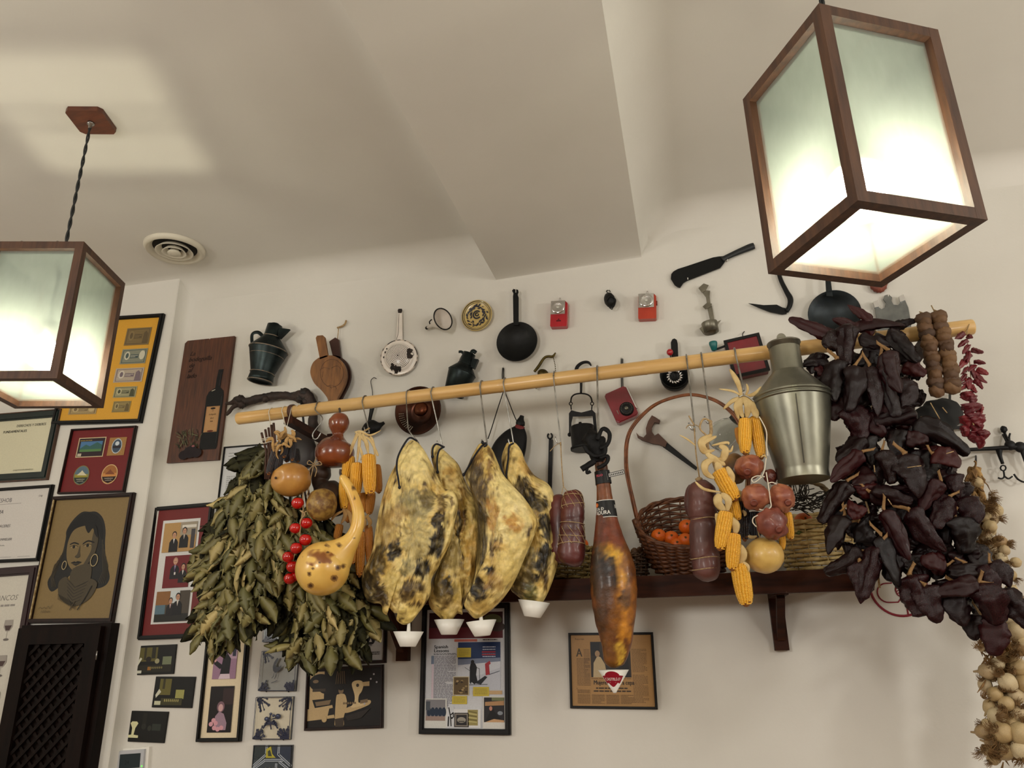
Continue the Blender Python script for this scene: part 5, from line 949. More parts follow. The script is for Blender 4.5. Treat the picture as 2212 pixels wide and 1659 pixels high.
mb = MB(); pa, ra = pxsweep([(2208, 970, 12), (2212, 985, 9), (2216, 998, 8)], .03, 3); mb.tube(pa, ra, 8); mb.tube(pth([(2216, 998), (2226, 1015), (2216, 1040), (2200, 1036), (2190, 1024)], .03), .003, 6); mb.build('large_hook', iron, t)
# ------------------------------------------------------------------ shelf on brackets, baskets and what lies in them
SH = .25                                   # shelf depth
zt = P(1480, 1241, SH).z; zb = P(1500, 1290, SH).z; xa, xb = P(740, 1300, SH).x, P(1890, 1280, SH).x
t = thing('wall_shelf', ((xa + xb) / 2, D, zb), 'long dark brown wooden wall shelf carrying the baskets', 'shelf')
mb = MB(); mb.bbox((xa, D - SH, zb + .004), (xb, D - SH + .028, zt)); mb.build('front_board', dwood, t)
MB().bbox((xa, D - SH + .029, zt - .03), (xb, D - .001, zt - .002)).build('shelf_board', dwood, t)
for px, y0, y1 in ((868, 1325, 1428), (1690, 1288, 1405)):
    c = P(px, y1, .03); z1 = zt - .032; z0 = P(px + 2, y1, .02).z
    b_ = MB().bbox((c.x - .022, D - .034, z0), (c.x + .022, D - .001, z1)).bbox((c.x - .022, D - SH + .03, z1 - .036), (c.x + .022, D - .035, z1))
    br = b_.build('shelf_bracket', dwood, t); MB().bar((c.x, D - .036, z0 + .04), (c.x, D - SH + .06, z1 - .036), V((.012, 0, 0)), V((0, .010, .010))).build('brace', dwood, br)
wick = mk('brown_wicker', (112, 66, 34), (70, 38, 20), rough=.5, scale=60); wicky = mk('straw_wicker', (212, 188, 130), (168, 140, 86), rough=.55, scale=60); wickd = mk('dark_wicker', (84, 58, 36), (52, 34, 22), rough=.55, scale=60)
def basket(name, base, top, rx0, rx1, rows, stakes, m_, label, ry=.8, th=None, slant=0.):
    """oval woven basket: base and top rim centres, half widths; rows of weavers over upright stakes"""
    base, top = V(base), V(top); ax = (top - base); z = ax.normalized(); x = V((1, 0, 0)); x = (x - z * x.dot(z)).normalized(); y = z.cross(x)
    t = thing(name, base, label, 'basket')
    h = ax.length; tr = th or h / rows * .58
    def pt(q, k, d=0): r = rx0 + (rx1 - rx0) * (k ** .8) + d; k2 = k * (1 + slant * math.sin(q) * k); return base + ax * k2 + x * (math.cos(q) * r) + y * (math.sin(q) * (rx0 * ry + (rx1 - rx0) * ry * (k ** .8) + d))
    for i in range(rows):
        k = (i + .5) / rows; n = stakes * 2
        MB().tube([pt(math.pi * 2 * s / n, k, (.006 if (s // 2 + i) % 2 else -.006) if s % 2 == 0 else 0) for s in range(n)], [tr * (1.0 if s % 2 else (1.35 if (s // 2 + i) % 2 else .6)) for s in range(n)], 5, closed=True).build('weaver', m_, t)
    mb = MB()
    for s in range(stakes): mb.tube([pt(math.pi * 2 * s / stakes, k) for k in (0, .35, .7, 1)], .0022, 4)
    o = mb.build('stakes', m_, t); o['kind'] = 'stuff'
    mb = MB(); n = 60
    for ph in (0, math.pi): mb.tube([pt(math.pi * 2 * s / n, 1, .0035 * math.cos(s * .9 + ph)) + z * (.0035 * math.sin(s * .9 + ph)) for s in range(n)], tr * 1.0, 5, closed=True)
    mb.build('braided_rim', m_, t)
    mb = MB(); n = 30; vs = [pt(math.pi * 2 * s / n, 0.02) for s in range(n)]; vs2 = [v + z * .006 for v in vs]; mb.add(vs + vs2, [tuple(range(n)), tuple(range(2 * n - 1, n - 1, -1))] + [(s, n + s, n + (s + 1) % n, (s + 1) % n) for s in range(n)], None, False); mb.build('base', m_, t)
    return t, pt, x, y, z
orange = mk('orange_peel', (226, 110, 22), (214, 96, 18), rough=.45, scale=14, bump=.25, bscale=240)
navel = mk('navel', (96, 70, 30), rough=.8)
def fruit(p, r, label, grp='oranges in the baskets'):
    t = thing('orange', p - V((0, 0, r)), label, 'fruit', grp); mb = MB().ell(p, r, r, r * .95, seg=28, rings=16, nz=.02); mb.build('peel', orange, t)
    d = V((.1, -.95, .25)).normalized(); MB().ell(p + d * r * .985, .004, .003, .004, nz=.4, seg=8, rings=5).build('navel', navel, t)
# big handled basket, leaning back so that its mouth faces the room
bz = zt
bc = P(1487, 1230, .16); bc = V((bc.x, D - .12, zt + .018)); tc_ = P(1484, 1128, .20)
rx = 108 * mpp(tc_)
t, pt, x, y, z = basket('handled_basket', bc + V((0, .005, .012)), tc_, rx * .66, rx, 17, 26, wick, 'large brown wicker basket with tall hoop handle, holding oranges', ry=.62, slant=.26)
mb = MB()
for ph in (0, 2.1, 4.2):
    hp = bez([pt(math.pi, .75), P(1366, 1075, .20), P(1352, 1000, .20), P(1360, 935, .20), P(1400, 885, .20), P(1450, 860, .20), P(1500, 853, .20), P(1550, 868, .20), P(1592, 905, .20), P(1612, 970, .20), P(1616, 1050, .20), pt(0, .75)], 8)
    mb.tube([p + V((math.cos(i * .12 + ph) * .004, math.sin(i * .12 + ph) * .004, math.sin(i * .12 + ph) * .003)) for i, p in enumerate(hp)], .0042, 6)
mb.build('handle', mk('handle_willow', (140, 80, 38), (96, 52, 24), rough=.4, scale=40), t)
MB().tube([pt(math.pi, k) + V((-.004, -.004, 0)) for k in (.7, .82, .94, 1.05)], .009, 8).build('handle_binding', wick, t)
m = mpp(tc_)
for px, py, r, of, lb in ((1423, 1158, 16.5, .185, 'leftmost orange in the handled basket, its navel showing'), (1450, 1163, 17, .175, 'second orange from left in handled basket'), (1483, 1138, 17, .15, 'highest orange in the handled basket, touching the brown sausage'), (1480, 1167, 16, .19, 'rightmost orange in the handled basket, lowest beside the brown sausage'), (1462, 1176, 14, .20, 'low orange at the front rim of handled basket')): fruit(P(px, py, of), r * m, lb)
# pale basket on the right with orange, leaves and dried herbs
c0 = P(1776, 1234, .13); c0.z = zt + .008; tc2 = P(1770, 1118, .14); tc2 = V((c0.x - .004, c0.y - .012, tc2.z)); m = mpp(tc2)
t, pt, x, y, z = basket('straw_basket', c0, tc2, 66 * m, 80 * m, 12, 13, wicky, 'pale straw basket at right end of shelf behind the chillies', ry=.72, th=.0054, slant=.10)
mb = MB()
for ph in (0, 2.1, 4.2): mb.tube([p + V((math.cos(i * .5 + ph) * .006, math.sin(i * .5 + ph) * .006, 0)) for i, p in enumerate(pth([(1752, 1042, .10), (1775, 1050, .11), (1790, 1068, .12), (1798, 1090, .13), (1800, 1125, .13)], 0, 8))], .005, 6)
mb.build('braided_handle', mk('straw_dark', (128, 106, 70), (92, 74, 46), rough=.6, scale=50), t)
fruit(P(1736, 1127, .155), 20 * m, 'orange resting on green leaves in the pale straw basket')
t = thing('dried_herbs', P(1720, 1100, .16), 'dark dried herb sprigs lying over the pale straw basket', 'herbs')
mb = MB(); rg = random.Random(8); herb = mk('dried_herb', (56, 48, 38), (34, 30, 26), rough=.8, scale=40)
for k in range(46):
    x0, y0 = rg.uniform(1695, 1790), rg.uniform(1068, 1104); L = rg.uniform(25, 60); an = rg.uniform(-.6, .5)
    mb.tube([P(x0, y0, .19), P(x0 + L * .5 * math.cos(an), y0 + L * .5 * math.sin(an) - 5, .20), P(x0 + L * math.cos(an), y0 + L * math.sin(an), .19)], .0018, 5)
for k in range(26): x0 = 1690 + rg.uniform(0, 60); mb.tube([P(x0, 1046, .17), P(x0 - 2 + rg.uniform(-8, 8), 1062, .18), P(x0 + rg.uniform(-12, 14), 1082, .19)], .0016, 5)
o = mb.build('sprigs', herb, t); o['kind'] = 'stuff'
leafg = mk('green_leaf', (96, 104, 40), (70, 80, 30), rough=.5)
mb = MB(); [mb.tube(bez([P(a, b, .2), P((a + c_) / 2, (b + d) / 2 - 3, .215), P(c_, d, .2)], 4), [.0008, .003, .0055, .007, .0075, .007, .005, .003, .0008], 6, flat=.2) for a, b, c_, d in ((1722, 1150, 1765, 1138), (1740, 1136, 1790, 1134), (1715, 1150, 1740, 1158))]; o = mb.build('green_leaves', leafg, t); o['kind'] = 'stuff'
# basket under the netted sausage
c0 = P(1232, 1252, .14); c0.z = zt + .006; tc3 = P(1232, 1185, .14); m = mpp(tc3)
basket('low_straw_basket', c0, tc3, 42 * m, 50 * m, 8, 16, mk('straw_olive', (150, 128, 72), (104, 84, 44), rough=.55, scale=60), 'low straw basket behind the netted sausage and ham leg', ry=.8, th=.0045)
fruit(P(1258, 1176, .17), 13 * m, 'single orange in the low straw basket behind netted sausage')
c0 = P(1374, 1248, .14); c0.z = zt + .005; tc4 = P(1374, 1200, .14); m = mpp(tc4)
basket('nut_basket', c0, tc4, 22 * m, 26 * m, 7, 12, wickd, 'tiny dark wicker basket of nuts beside the ham leg', ry=.9, th=.003)
nutm = mk('nut_shell', (128, 96, 62), (84, 58, 38), rough=.6, scale=40)
rg = random.Random(6)
NL = ('leftmost walnut', 'middle walnut at the front', 'rightmost walnut', 'highest walnut at the back left', 'walnut at the back right')
for k, (px, py) in enumerate(((1362, 1202), (1378, 1206), (1388, 1198), (1370, 1192), (1382, 1190))):
    tag(MB().ell(P(px, py, .15 + .01 * (k % 2)), .012, .011, .013, nz=.2).build('walnut', nutm), NL[k] + ' in the tiny wicker basket', 'nut', 'nuts in the tiny basket')
# ------------------------------------------------------------------ bamboo pole, hooks and everything hung from it
PO = .35
pa_, pb_ = P(514, 904.5, PO), P(2102, 706, PO); r0, r1 = 13.2 * mpp(pa_), 17 * mpp(pb_)
def pole_at(px):        # centre of the pole below picture column px
    lo, hi = 0., 1.
    for _ in range(40):
        k = (lo + hi) / 2; p = pa_ + (pb_ - pa_) * k; q = p - CAM; x = 1106 + F * q.dot(RT) / q.dot(FWD)
        if x < px: lo = k
        else: hi = k
    return p, r0 + (r1 - r0) * k
t = thing('bamboo_pole', (pa_ + pb_) / 2, 'long pale bamboo pole hung with hams and dried produce', 'pole')
prof = [(0, r0 * .9), (.0015, r0)]
for k in range(1, 60):
    u = k / 60; prof.append((u, (r0 + (r1 - r0) * u) * (1 + .004 * math.sin(k * 1.7))))
    if k in (11, 24, 36, 47, 55): prof += [(u + .003, (r0 + (r1 - r0) * u) * 1.035), (u + .005, (r0 + (r1 - r0) * u) * .985)]
prof += [(.9985, r1), (1, r1 * .93), (1, r1 * .72), (.985, r1 * .7), (.985, .0005)]
bam = mk('bamboo', (216, 178, 116), (192, 150, 88), rough=.42, scale=3.5, stretch=(.6, 14, 14), coat=.2, bump=.04)
MB().lathe(pa_, pb_, prof, 26, cap=False).build('cane', bam, t)
MB().lathe(pa_ + (pb_ - pa_) * .0002, pa_, [(0, .0005), (0, r0 * .9), (1, r0 * .9)], 26, cap=False).build('cut_end', mk('bamboo_end', (206, 166, 104), rough=.6), t)
for px, lb in ((632, 'dark bracket arm carrying the left end of the bamboo pole'), (1990, 'dark bracket arm carrying the right end of the bamboo pole')):
    p, r = pole_at(px); t = thing('pole_bracket', V((p.x, D, p.z - .06)), lb, 'bracket')
    mb = MB().bbox((p.x - .016, p.y - r - .004, p.z - r - .03), (p.x + .016, D - .012, p.z - r - .003)); mb.build('arm', dwood, t)
    MB().bbox((p.x - .03, D - .014, p.z - .10), (p.x + .03, D - .0005, p.z + .01)).build('wall_plate', dwood, t)
    MB().tube([p + V((0, -math.cos(a) * (r + .003), math.sin(a) * (r + .003))) for a in [k * math.pi / 12 for k in range(-4, 17)]], .009, 8, flat=.25).build('strap', mk('strap_leather', (70, 40, 26), rough=.6), t)
def hook(px, bottom, label, tip=None, rw=.0022, m_=None, mid=None):
    """wire hook over the pole; bottom = (x, y, off) lowest point reached by the long shank"""
    p, r = pole_at(px); r += rw + .0005; pts = [p + V((0, -math.cos(a) * r, math.sin(a) * r)) for a in [math.radians(d) for d in (200, 180, 150, 120, 90, 60, 30, 10)]]
    e = P(*bottom); pts.append(p + V((0, -r - .002, -.01)) + (e - p) * .05)
    if mid: pts += [P(*q) for q in mid]
    pts.append(e); d = V((-.010, -.006, 0)) if tip is None else V(tip)
    pts += [e + V((d.x * .3, d.y * .5, -.008)), e + V((d.x, d.y, -.008)), e + V((d.x * 1.6, d.y * 1.2, .012))]
    return tag(MB().tube(bez(pts, 4), rw, 8).build('meat_hook', m_ or steel), label, 'hook', 'steel wire hooks over the pole')
HL = 'steel hook over pole carrying '
hook(690, (676, 944, .42), HL + 'the brown bottle gourd', (.02, -.004, 0), mid=[(697, 905, .41), (677, 934, .42)])
hook(790, (797, 930, .40), HL + 'the left corn bunch'); hook(883, (904, 956, .43), HL + 'the leftmost cured slab', mid=[(881, 918, .41), (886, 934, .42)])
hook(937, (955, 960, .37), HL + 'second cured slab from left'); hook(1042, (1052, 958, .42), HL + 'third cured slab from left', rw=.0026); hook(1092, (1109, 956, .37), HL + 'rightmost cured slab')
hook(1199, (1211, 952, .39), HL + 'the netted sausage'); hook(1292, (1293, 938, .42), HL + 'the black-tied ham leg', rw=.003); hook(1484, (1500, 922, .42), HL + 'the brown double sausage', rw=.0026); hook(1516, (1534, 908, .42), HL + 'the braid of corn cobs', rw=.0026); hook(1588, (1606, 838, .41), HL + 'the corn pair and pomegranates', rw=.003)
q = MB().tube(bez([P(1606, 842, .43), P(1597, 852, .44), P(1600, 866, .45), P(1618, 882, .455), P(1632, 896, .455), P(1632, 906, .455), P(1624, 910, .45)], 5), .0028, 8).build('meat_hook', steel); tag(q, 'loose S-shaped steel hook dangling before the corn pair', 'hook', 'steel wire hooks over the pole')
# ---------------------------------------------------------------- projecting a world point back to the picture, used to lay mould, fat, dark creases and dark sides
def px_of(p): q = V(p) - CAM; w_ = q.dot(FWD); return 1106 + F * q.dot(RT) / w_, 829.5 - F * q.dot(UP) / w_
def mixc(a, b, k): k = max(0, min(1, k)); return tuple(x + (y - x) * k for x, y in zip(a, b))
def painter(base, spots, seed, alt=None, freq=22, warp=10):
    base = [tuple(b) for b in base]
    def f(p):
        p = V(p); x, y = px_of(p); s_ = V((seed, 0, 0)); n1 = noise.noise(p * freq + s_); n2 = noise.noise(p * freq * 3 + s_); n3 = noise.noise(p * freq * 8 + s_)
        x += n1 * warp + n2 * warp * .5; y += noise.noise(p * freq + V((9, seed, 4))) * warp + n3 * warp * .3
        c = mixc(base[0], base[1], .5 + n1 * 1.1 + n2 * .5)
        if alt:
            c = mixc(c, alt, (n2 + n3 * .6 - .22) * 2.4)
            n4 = noise.noise(V((p.x * 46, p.y * 46, p.z * 15)) + s_) + .5 * noise.noise(V((p.x * 110, p.y * 110, p.z * 40)) + s_)
            c = mixc(c, (74, 54, 24), (n4 - .20) * 2.4); c = mixc(c, (236, 214, 150), (-n4 - .30) * 1.2)
        for sx_, sy_, rx, ry, col, st in spots:
            d = math.hypot((x - sx_) / rx, (y - sy_) / ry) * (.86 if sum(col) < 260 else 1.); k = (1.14 - d + n2 * .35 + n3 * .15) * 3.2
            if k > 0: c = mixc(c, col, min(1, k) * st * (.86 + .5 * n2 + .4 * n3))
        return tuple(max(0, min(255, v)) for v in c)
    return f
def puff(name, out, cen, off, tf, tb, mat, parent, col, rough=.006, rings=40, sub=4, relief=None, pw=3.2):
    """solid slab grown from its outline: bulging front and back, lumpy surface"""
    o = closed(out, sub); n = len(o); m_ = mpp(P(cen[0], cen[1], off)); mb = MB(); vs = []; fs = []
    for side in (1, -1):
        for j in range(rings + 1):
            r = math.sin(j / rings * math.pi / 2) ** .9 if j < rings else 1.
            for p in o:
                x, y = cen[0] + (p.x - cen[0]) * r, cen[1] + (p.y - cen[1]) * r
                hgt = max(0, 1 - r ** pw) ** .5; th = (tf if side > 0 else tb) * hgt
                of = off + side * th; w_ = P(x, y, of)
                if side > 0:
                    nn = noise.noise(w_ * 26) * 1. + noise.noise(w_ * 70) * .55 + noise.noise(w_ * 150) * .25
                    of += rough * nn * min(1, hgt * 2) + (relief(x, y, r) if relief else 0) * min(1, hgt * 2)
                vs.append(P(x, y, of))
    k = (rings + 1) * n
    for sd in (0, 1):
        for j in range(rings):
            for i in range(n):
                a, b, c_, d = sd * k + j * n + i, sd * k + j * n + (i + 1) % n, sd * k + (j + 1) * n + (i + 1) % n, sd * k + (j + 1) * n + i
                fs.append((a, b, c_, d) if sd else (a, d, c_, b))
    for i in range(n): a, b = rings * n + i, rings * n + (i + 1) % n; fs.append((a, b, k + b, k + a))
    mb.add(vs, fs, col); return mb.build(name, mat, parent)
Z7 = lambda L: [(780 + x * .30144, 920 + y * .30144) for x, y in L]
def S7(L): return [(780 + x * .30144, 920 + y * .30144, rx * .30144, ry * .30144, c, s_) for x, y, rx, ry, c, s_ in L]
fat = mk('cured_fat', attr=True, rough=.45, scale=60, var=.22, bump=.7, bscale=80, coat=.06, spec=.35)
Y1, Y2 = (230, 208, 138), (204, 172, 94); DK = (15, 11, 7); GY = (138, 128, 88); BR = (110, 72, 34); PG = (178, 162, 108); OC = (168, 120, 50)
cup = mk('white_cup_plastic', (228, 226, 218), rough=.35)
def drip_cup(x, y, of, w_, tilt, label, spike=True, h=31):
    p = P(x, y, of); m = mpp(p); ax = V((math.sin(tilt), 0, math.cos(tilt))); t = thing('drip_cup', p, label, 'cup', 'white plastic drip cups')
    MB().lathe(p, p + ax * h * m, [(0, .0005), (0, w_ * .24 * m), (.02, w_ * .26 * m), (1, w_ * .5 * m), (1, w_ * .47 * m), (.08, w_ * .23 * m), (.06, .0005)], 36, cap=False).build('bowl', cup, t)
    if spike: MB().lathe(p + ax * .003, p + ax * (h + 20) * m, [(0, 6 * m), (.6, 4.5 * m), (1, 3 * m)], 16).build('spike', cup, t)
def slab(label, out, cen, off, tf, tb, spots, seed, relief=None, base=(Y1, Y2), cords=()):
    c = P(*Z7([cen])[0], off); t = thing('cured_pork_slab', P(*Z7([max(out, key=lambda q: q[1])])[0], off), label, 'meat', 'cured pork slabs hung in a row')
    sp = S7(spots); puff('meat', Z7(out), Z7([cen])[0], off, tf, tb, fat, t, painter(base, sp, seed, alt=(150, 120, 62)), relief=relief, rough=.013)
    for cd in cords:
        mb = MB(); mb.tube(pth([(*Z7([(x, y)])[0], o_) for x, y, o_ in cd], 0, 5), .0032, 7); mb.ell(P(*Z7([cd[-1][:2]])[0], cd[-1][2]), .005, .005, .006); mb.build('hanging_cord', darkcord, t)
    return t
def rimgroove(lst, w_=7, dpt=-.012):
    L = [(780 + x * .30144, 920 + y * .30144) for x, y in lst]
    def f(x, y, r):
        d = min(math.hypot(x - (a[0] + (b[0] - a[0]) * k), y - (a[1] + (b[1] - a[1]) * k)) for a, b in zip(L, L[1:]) for k in (0, .25, .5, .75, 1)); return dpt * max(0, 1 - d / w_)
    return f
H1 = [(340, 115), (370, 100), (405, 118), (450, 170), (500, 260), (560, 385), (600, 448), (660, 465), (695, 520), (692, 600), (670, 700), (640, 830), (585, 950), (545, 1030), (505, 1100), (500, 1190), (470, 1260), (420, 1330), (355, 1410), (300, 1425), (255, 1390), (262, 1345), (235, 1340), (195, 1300), (185, 1355), (155, 1335), (143, 1280), (80, 1270), (35, 1240), (8, 1150), (12, 1050), (80, 885), (110, 700), (150, 520), (200, 370), (250, 270), (290, 170)]
slab('largest and leftmost cured pork slab, mottled grey, dark cord at top', H1, (370, 760), .455, .055, .075, [(380, 270, 110, 150, (228, 208, 142), .9), (640, 560, 40, 120, Y1, .8),
    (380, 560, 130, 110, GY, .85), (410, 820, 110, 170, PG, .9), (180, 760, 70, 140, (150, 122, 66), .7), (120, 960, 60, 90, (74, 60, 30), .95), (70, 1160, 75, 110, (50, 42, 24), 1), (150, 1210, 40, 70, (60, 46, 26), .9), (250, 900, 45, 55, DK, .9), (570, 690, 55, 70, DK, .85), (540, 850, 45, 75, DK, .85), (600, 540, 50, 40, (96, 76, 44), .8), (440, 1020, 60, 65, DK, .9), (330, 1190, 60, 60, (70, 54, 30), .85), (420, 1150, 50, 40, (60, 46, 26), .8), (230, 1130, 55, 90, (200, 176, 100), .8), (330, 1010, 50, 60, GY, .8), (470, 520, 50, 60, (96, 82, 48), .8), (160, 500, 50, 60, OC, .5), (620, 640, 16, 150, (226, 206, 136), .8), (500, 1160, 40, 90, Y1, .7), (350, 1350, 90, 60, (216, 190, 108), .9), (270, 620, 90, 60, (168, 136, 80), .7)], 3.1,
    rimgroove([(500, 420), (560, 480), (620, 560), (620, 700), (570, 860), (480, 960), (400, 1100)], 12, -.02), cords=[[(400, 108, .50), (350, 85, .52), (310, 130, .53), (265, 220, .53), (255, 300, .52), (265, 370, .52), (275, 440, .525)]])
H2 = [(505, 150), (530, 128), (560, 145), (640, 215), (700, 280), (740, 380), (780, 460), (845, 530), (858, 640), (862, 760), (845, 900), (818, 1050), (790, 1180), (752, 1235), (728, 1300), (726, 1352), (690, 1345), (650, 1392), (605, 1402), (550, 1360), (490, 1290), (490, 1180), (540, 1010), (600, 830), (620, 600), (560, 440), (520, 300), (500, 210)]
slab('second cured pork slab from left, narrow, tucked behind the largest', H2, (690, 790), .375, .05, .05, [(600, 240, 60, 110, Y1, .85), (810, 680, 45, 200, (222, 196, 118), .9),
    (640, 330, 60, 50, OC, .5), (725, 600, 22, 170, (120, 88, 40), .8), (700, 720, 16, 120, DK, .8), (650, 930, 70, 120, (158, 138, 82), .9), (640, 1160, 50, 50, DK, .9), (600, 1220, 60, 60, (90, 70, 36), .8), (560, 1060, 40, 160, (104, 88, 48), .9), (800, 900, 40, 190, (196, 146, 62), .5), (690, 1180, 40, 70, (206, 178, 96), .8), (620, 1350, 60, 40, (206, 178, 98), .7), (740, 560, 30, 40, (206, 176, 90), .6)], 5.7,
    rimgroove([(700, 460), (730, 560), (745, 680), (720, 800), (760, 960), (740, 1150)], 9, -.018), cords=[[(590, 150, .40), (540, 130, .425), (515, 160, .43), (512, 220, .43)], [(595, 150, .40), (560, 175, .43), (545, 240, .43), (548, 330, .43)]])
H3 = [(825, 160), (850, 128), (890, 122), (940, 170), (980, 260), (1020, 350), (1090, 430), (1180, 530), (1262, 672), (1240, 790), (1180, 930), (1130, 1050), (1080, 1150), (1000, 1260), (920, 1330), (850, 1375), (800, 1372), (740, 1292), (760, 1220), (815, 1080), (830, 900), (830, 640), (790, 480), (745, 370), (775, 260)]
slab('third cured pork slab from left, broad and pale with brown patch', H3, (980, 760), .435, .06, .06, [(1060, 620, 150, 240, (232, 214, 152), .9), (1120, 900, 90, 200, (226, 204, 132), .85),
    (840, 500, 60, 260, (74, 58, 32), .95), (800, 330, 60, 90, (60, 46, 24), .9), (850, 800, 40, 200, (60, 50, 28), .95), (940, 640, 40, 130, (168, 120, 54), .8), (1100, 700, 60, 75, (180, 126, 58), .85), (840, 1180, 65, 80, (30, 25, 18), 1), (930, 1030, 35, 32, DK, .95), (960, 1120, 60, 70, (150, 110, 52), .7), (870, 1300, 90, 45, (180, 148, 78), .8), (850, 220, 40, 60, (150, 110, 50), .6), (1020, 470, 70, 160, (232, 212, 142), .7), (1170, 650, 50, 110, (236, 216, 150), .7), (1010, 860, 50, 40, (196, 150, 74), .6), (1050, 1000, 70, 150, (216, 190, 112), .7), (930, 260, 12, 110, (110, 78, 36), .7)], 8.3,
    rimgroove([(900, 200), (950, 320), (990, 410), (1080, 500), (1180, 610)], 5, -.010), cords=[[(895, 122, .46), (860, 150, .49), (810, 220, .48), (760, 310, .45), (735, 350, .44)], [(880, 150, .49), (900, 135, .49), (870, 118, .48)]])
H4 = [(1035, 140), (1060, 118), (1105, 122), (1150, 180), (1180, 260), (1240, 350), (1340, 415), (1383, 500), (1390, 620), (1415, 850), (1410, 980), (1370, 1120), (1325, 1225), (1285, 1282), (1240, 1275), (1190, 1268), (1115, 1215), (1070, 1160), (1110, 1040), (1180, 900), (1200, 700), (1120, 500), (1040, 380), (1005, 250)]
slab('rightmost cured pork slab with black blotches inside a yellow rim', H4, (1240, 760), .365, .05, .05, [(1120, 240, 80, 120, (224, 196, 122), .85), (1340, 520, 60, 120, Y1, .85),
    (1150, 460, 60, 90, (56, 44, 24), .95), (1215, 530, 50, 60, DK, .95), (1290, 560, 50, 45, (48, 40, 24), .9), (1310, 680, 50, 55, DK, .95), (1335, 780, 35, 45, (40, 34, 22), .9), (1310, 900, 65, 55, (26, 23, 18), 1), (1280, 990, 60, 40, DK, .9), (1240, 1085, 45, 40, DK, .9), (1150, 1130, 60, 90, (80, 68, 40), .9), (1190, 960, 60, 110, (96, 82, 46), .85), (1220, 1200, 45, 60, (88, 86, 46), .9), (1240, 800, 40, 90, (170, 140, 72), .8), (1190, 280, 40, 80, OC, .4), (1380, 900, 22, 260, (220, 196, 116), .8), (1300, 1220, 45, 60, Y1, .7), (1250, 640, 30, 50, (150, 120, 60), .8)], 2.2,
    rimgroove([(1110, 380), (1200, 440), (1310, 520), (1360, 650), (1375, 850), (1340, 1040), (1260, 1180)], 8, -.016), cords=[[(1090, 125, .39), (1060, 150, .42), (1055, 230, .42), (1045, 300, .41), (1038, 370, .40)]])
drip_cup(881, 1397, .455, 66, .02, 'leftmost drip cup, under the tail of largest slab'); drip_cup(970, 1371, .375, 66, 0, 'second drip cup from left, before the collage frame', False); drip_cup(1042, 1374, .435, 66, -.08, 'third drip cup from left, its white spike showing'); drip_cup(1150, 1333, .365, 70, .14, 'rightmost tilted drip cup, under the blotched slab', False, 33)
# ---------------------------------------------------------------- ham leg
t = thing('ham_leg', P(1325, 1440, .43), 'whole cured ham leg with black cloth, labels and amber skin', 'meat')
hoff = .43
leg = [(1290, 950, 20), (1293, 975, 24), (1297, 996, 26), (1304, 1053, 31), (1308, 1100, 40), (1314, 1156, 62), (1320, 1203, 88), (1324, 1240, 99), (1326, 1280, 100), (1328, 1332, 89), (1331, 1375, 72), (1329, 1410, 56), (1325, 1432, 42), (1324, 1442, 14)]
pts, rs = pxsweep(leg, hoff, 7)
hamm = mk('ham_skin', attr=True, rough=.4, scale=40, var=.3, bump=.4, bscale=60, coat=.12, spec=.35)
HS = lambda L: [(1180 + x * .3135, 780 + y * .3135, rx * .3135, ry * .3135, c, s_) for x, y, rx, ry, c, s_ in L]
sp = HS([(400, 870, 90, 60, (120, 66, 34), .9), (410, 1180, 120, 110, (96, 44, 24), .95), (480, 1200, 60, 160, (110, 50, 26), .9), (430, 1310, 110, 60, (206, 150, 40), .9), (470, 1350, 70, 60, (224, 176, 60), .95), (520, 1450, 60, 140, (206, 146, 36), .9), (350, 1450, 60, 160, (44, 26, 11), .95), (420, 1480, 60, 130, (26, 15, 7), .95), (560, 1350, 40, 90, (112, 66, 26), .8), (540, 1600, 60, 60, (176, 116, 34), .8)]) + [(1345, 1330, 26, 50, (196, 130, 30), .9), (1315, 1330, 22, 60, (110, 66, 22), .9), (1300, 1300, 14, 60, (66, 40, 18), .8), (1338, 1410, 12, 30, (210, 170, 60), .9), (1316, 1420, 16, 30, (120, 76, 26), .8), (1366, 1300, 9, 50, (140, 84, 26), .8), (1352, 1290, 8, 20, (60, 36, 14), .7)]
mb = MB(); mb.tube(pts, rs, 40, flat=.72, col=painter(((112, 62, 22), (72, 38, 14)), sp, 4.4, warp=9), rough=.03); mb.build('leg', hamm, t)
blk = mk('black_ribbon', (13, 13, 14), (8, 8, 9), rough=.6, scale=60, bump=.3, bscale=80, spec=.2)
mb = MB(); m = mpp(P(1290, 930, hoff)); pa2, ra2 = pxsweep([(1276, 926, 10), (1278, 944, 36), (1288, 962, 44), (1292, 985, 34), (1293, 1000, 30)], hoff, 5); mb.tube(pa2, ra2, 16, rough=.45)
for l, w_ in (([(1290, 950), (1300, 928), (1312, 930), (1317, 945), (1310, 962), (1296, 968)], 9), ([(1285, 995), (1272, 1005), (1262, 1010), (1256, 1014)], 13), ([(1262, 962), (1270, 975), (1285, 985), (1305, 980), (1308, 965)], 9), ([(1268, 1012), (1268, 1022), (1276, 1018)], 7), ([(1296, 990), (1312, 985), (1310, 1000), (1290, 1012)], 8)): pp_ = pth(l, hoff + .035, 5); mb.tube(pp_, w_ * m / 2, 8, rough=.4, flat=.6)
mb.build('black_cloth', blk, t)
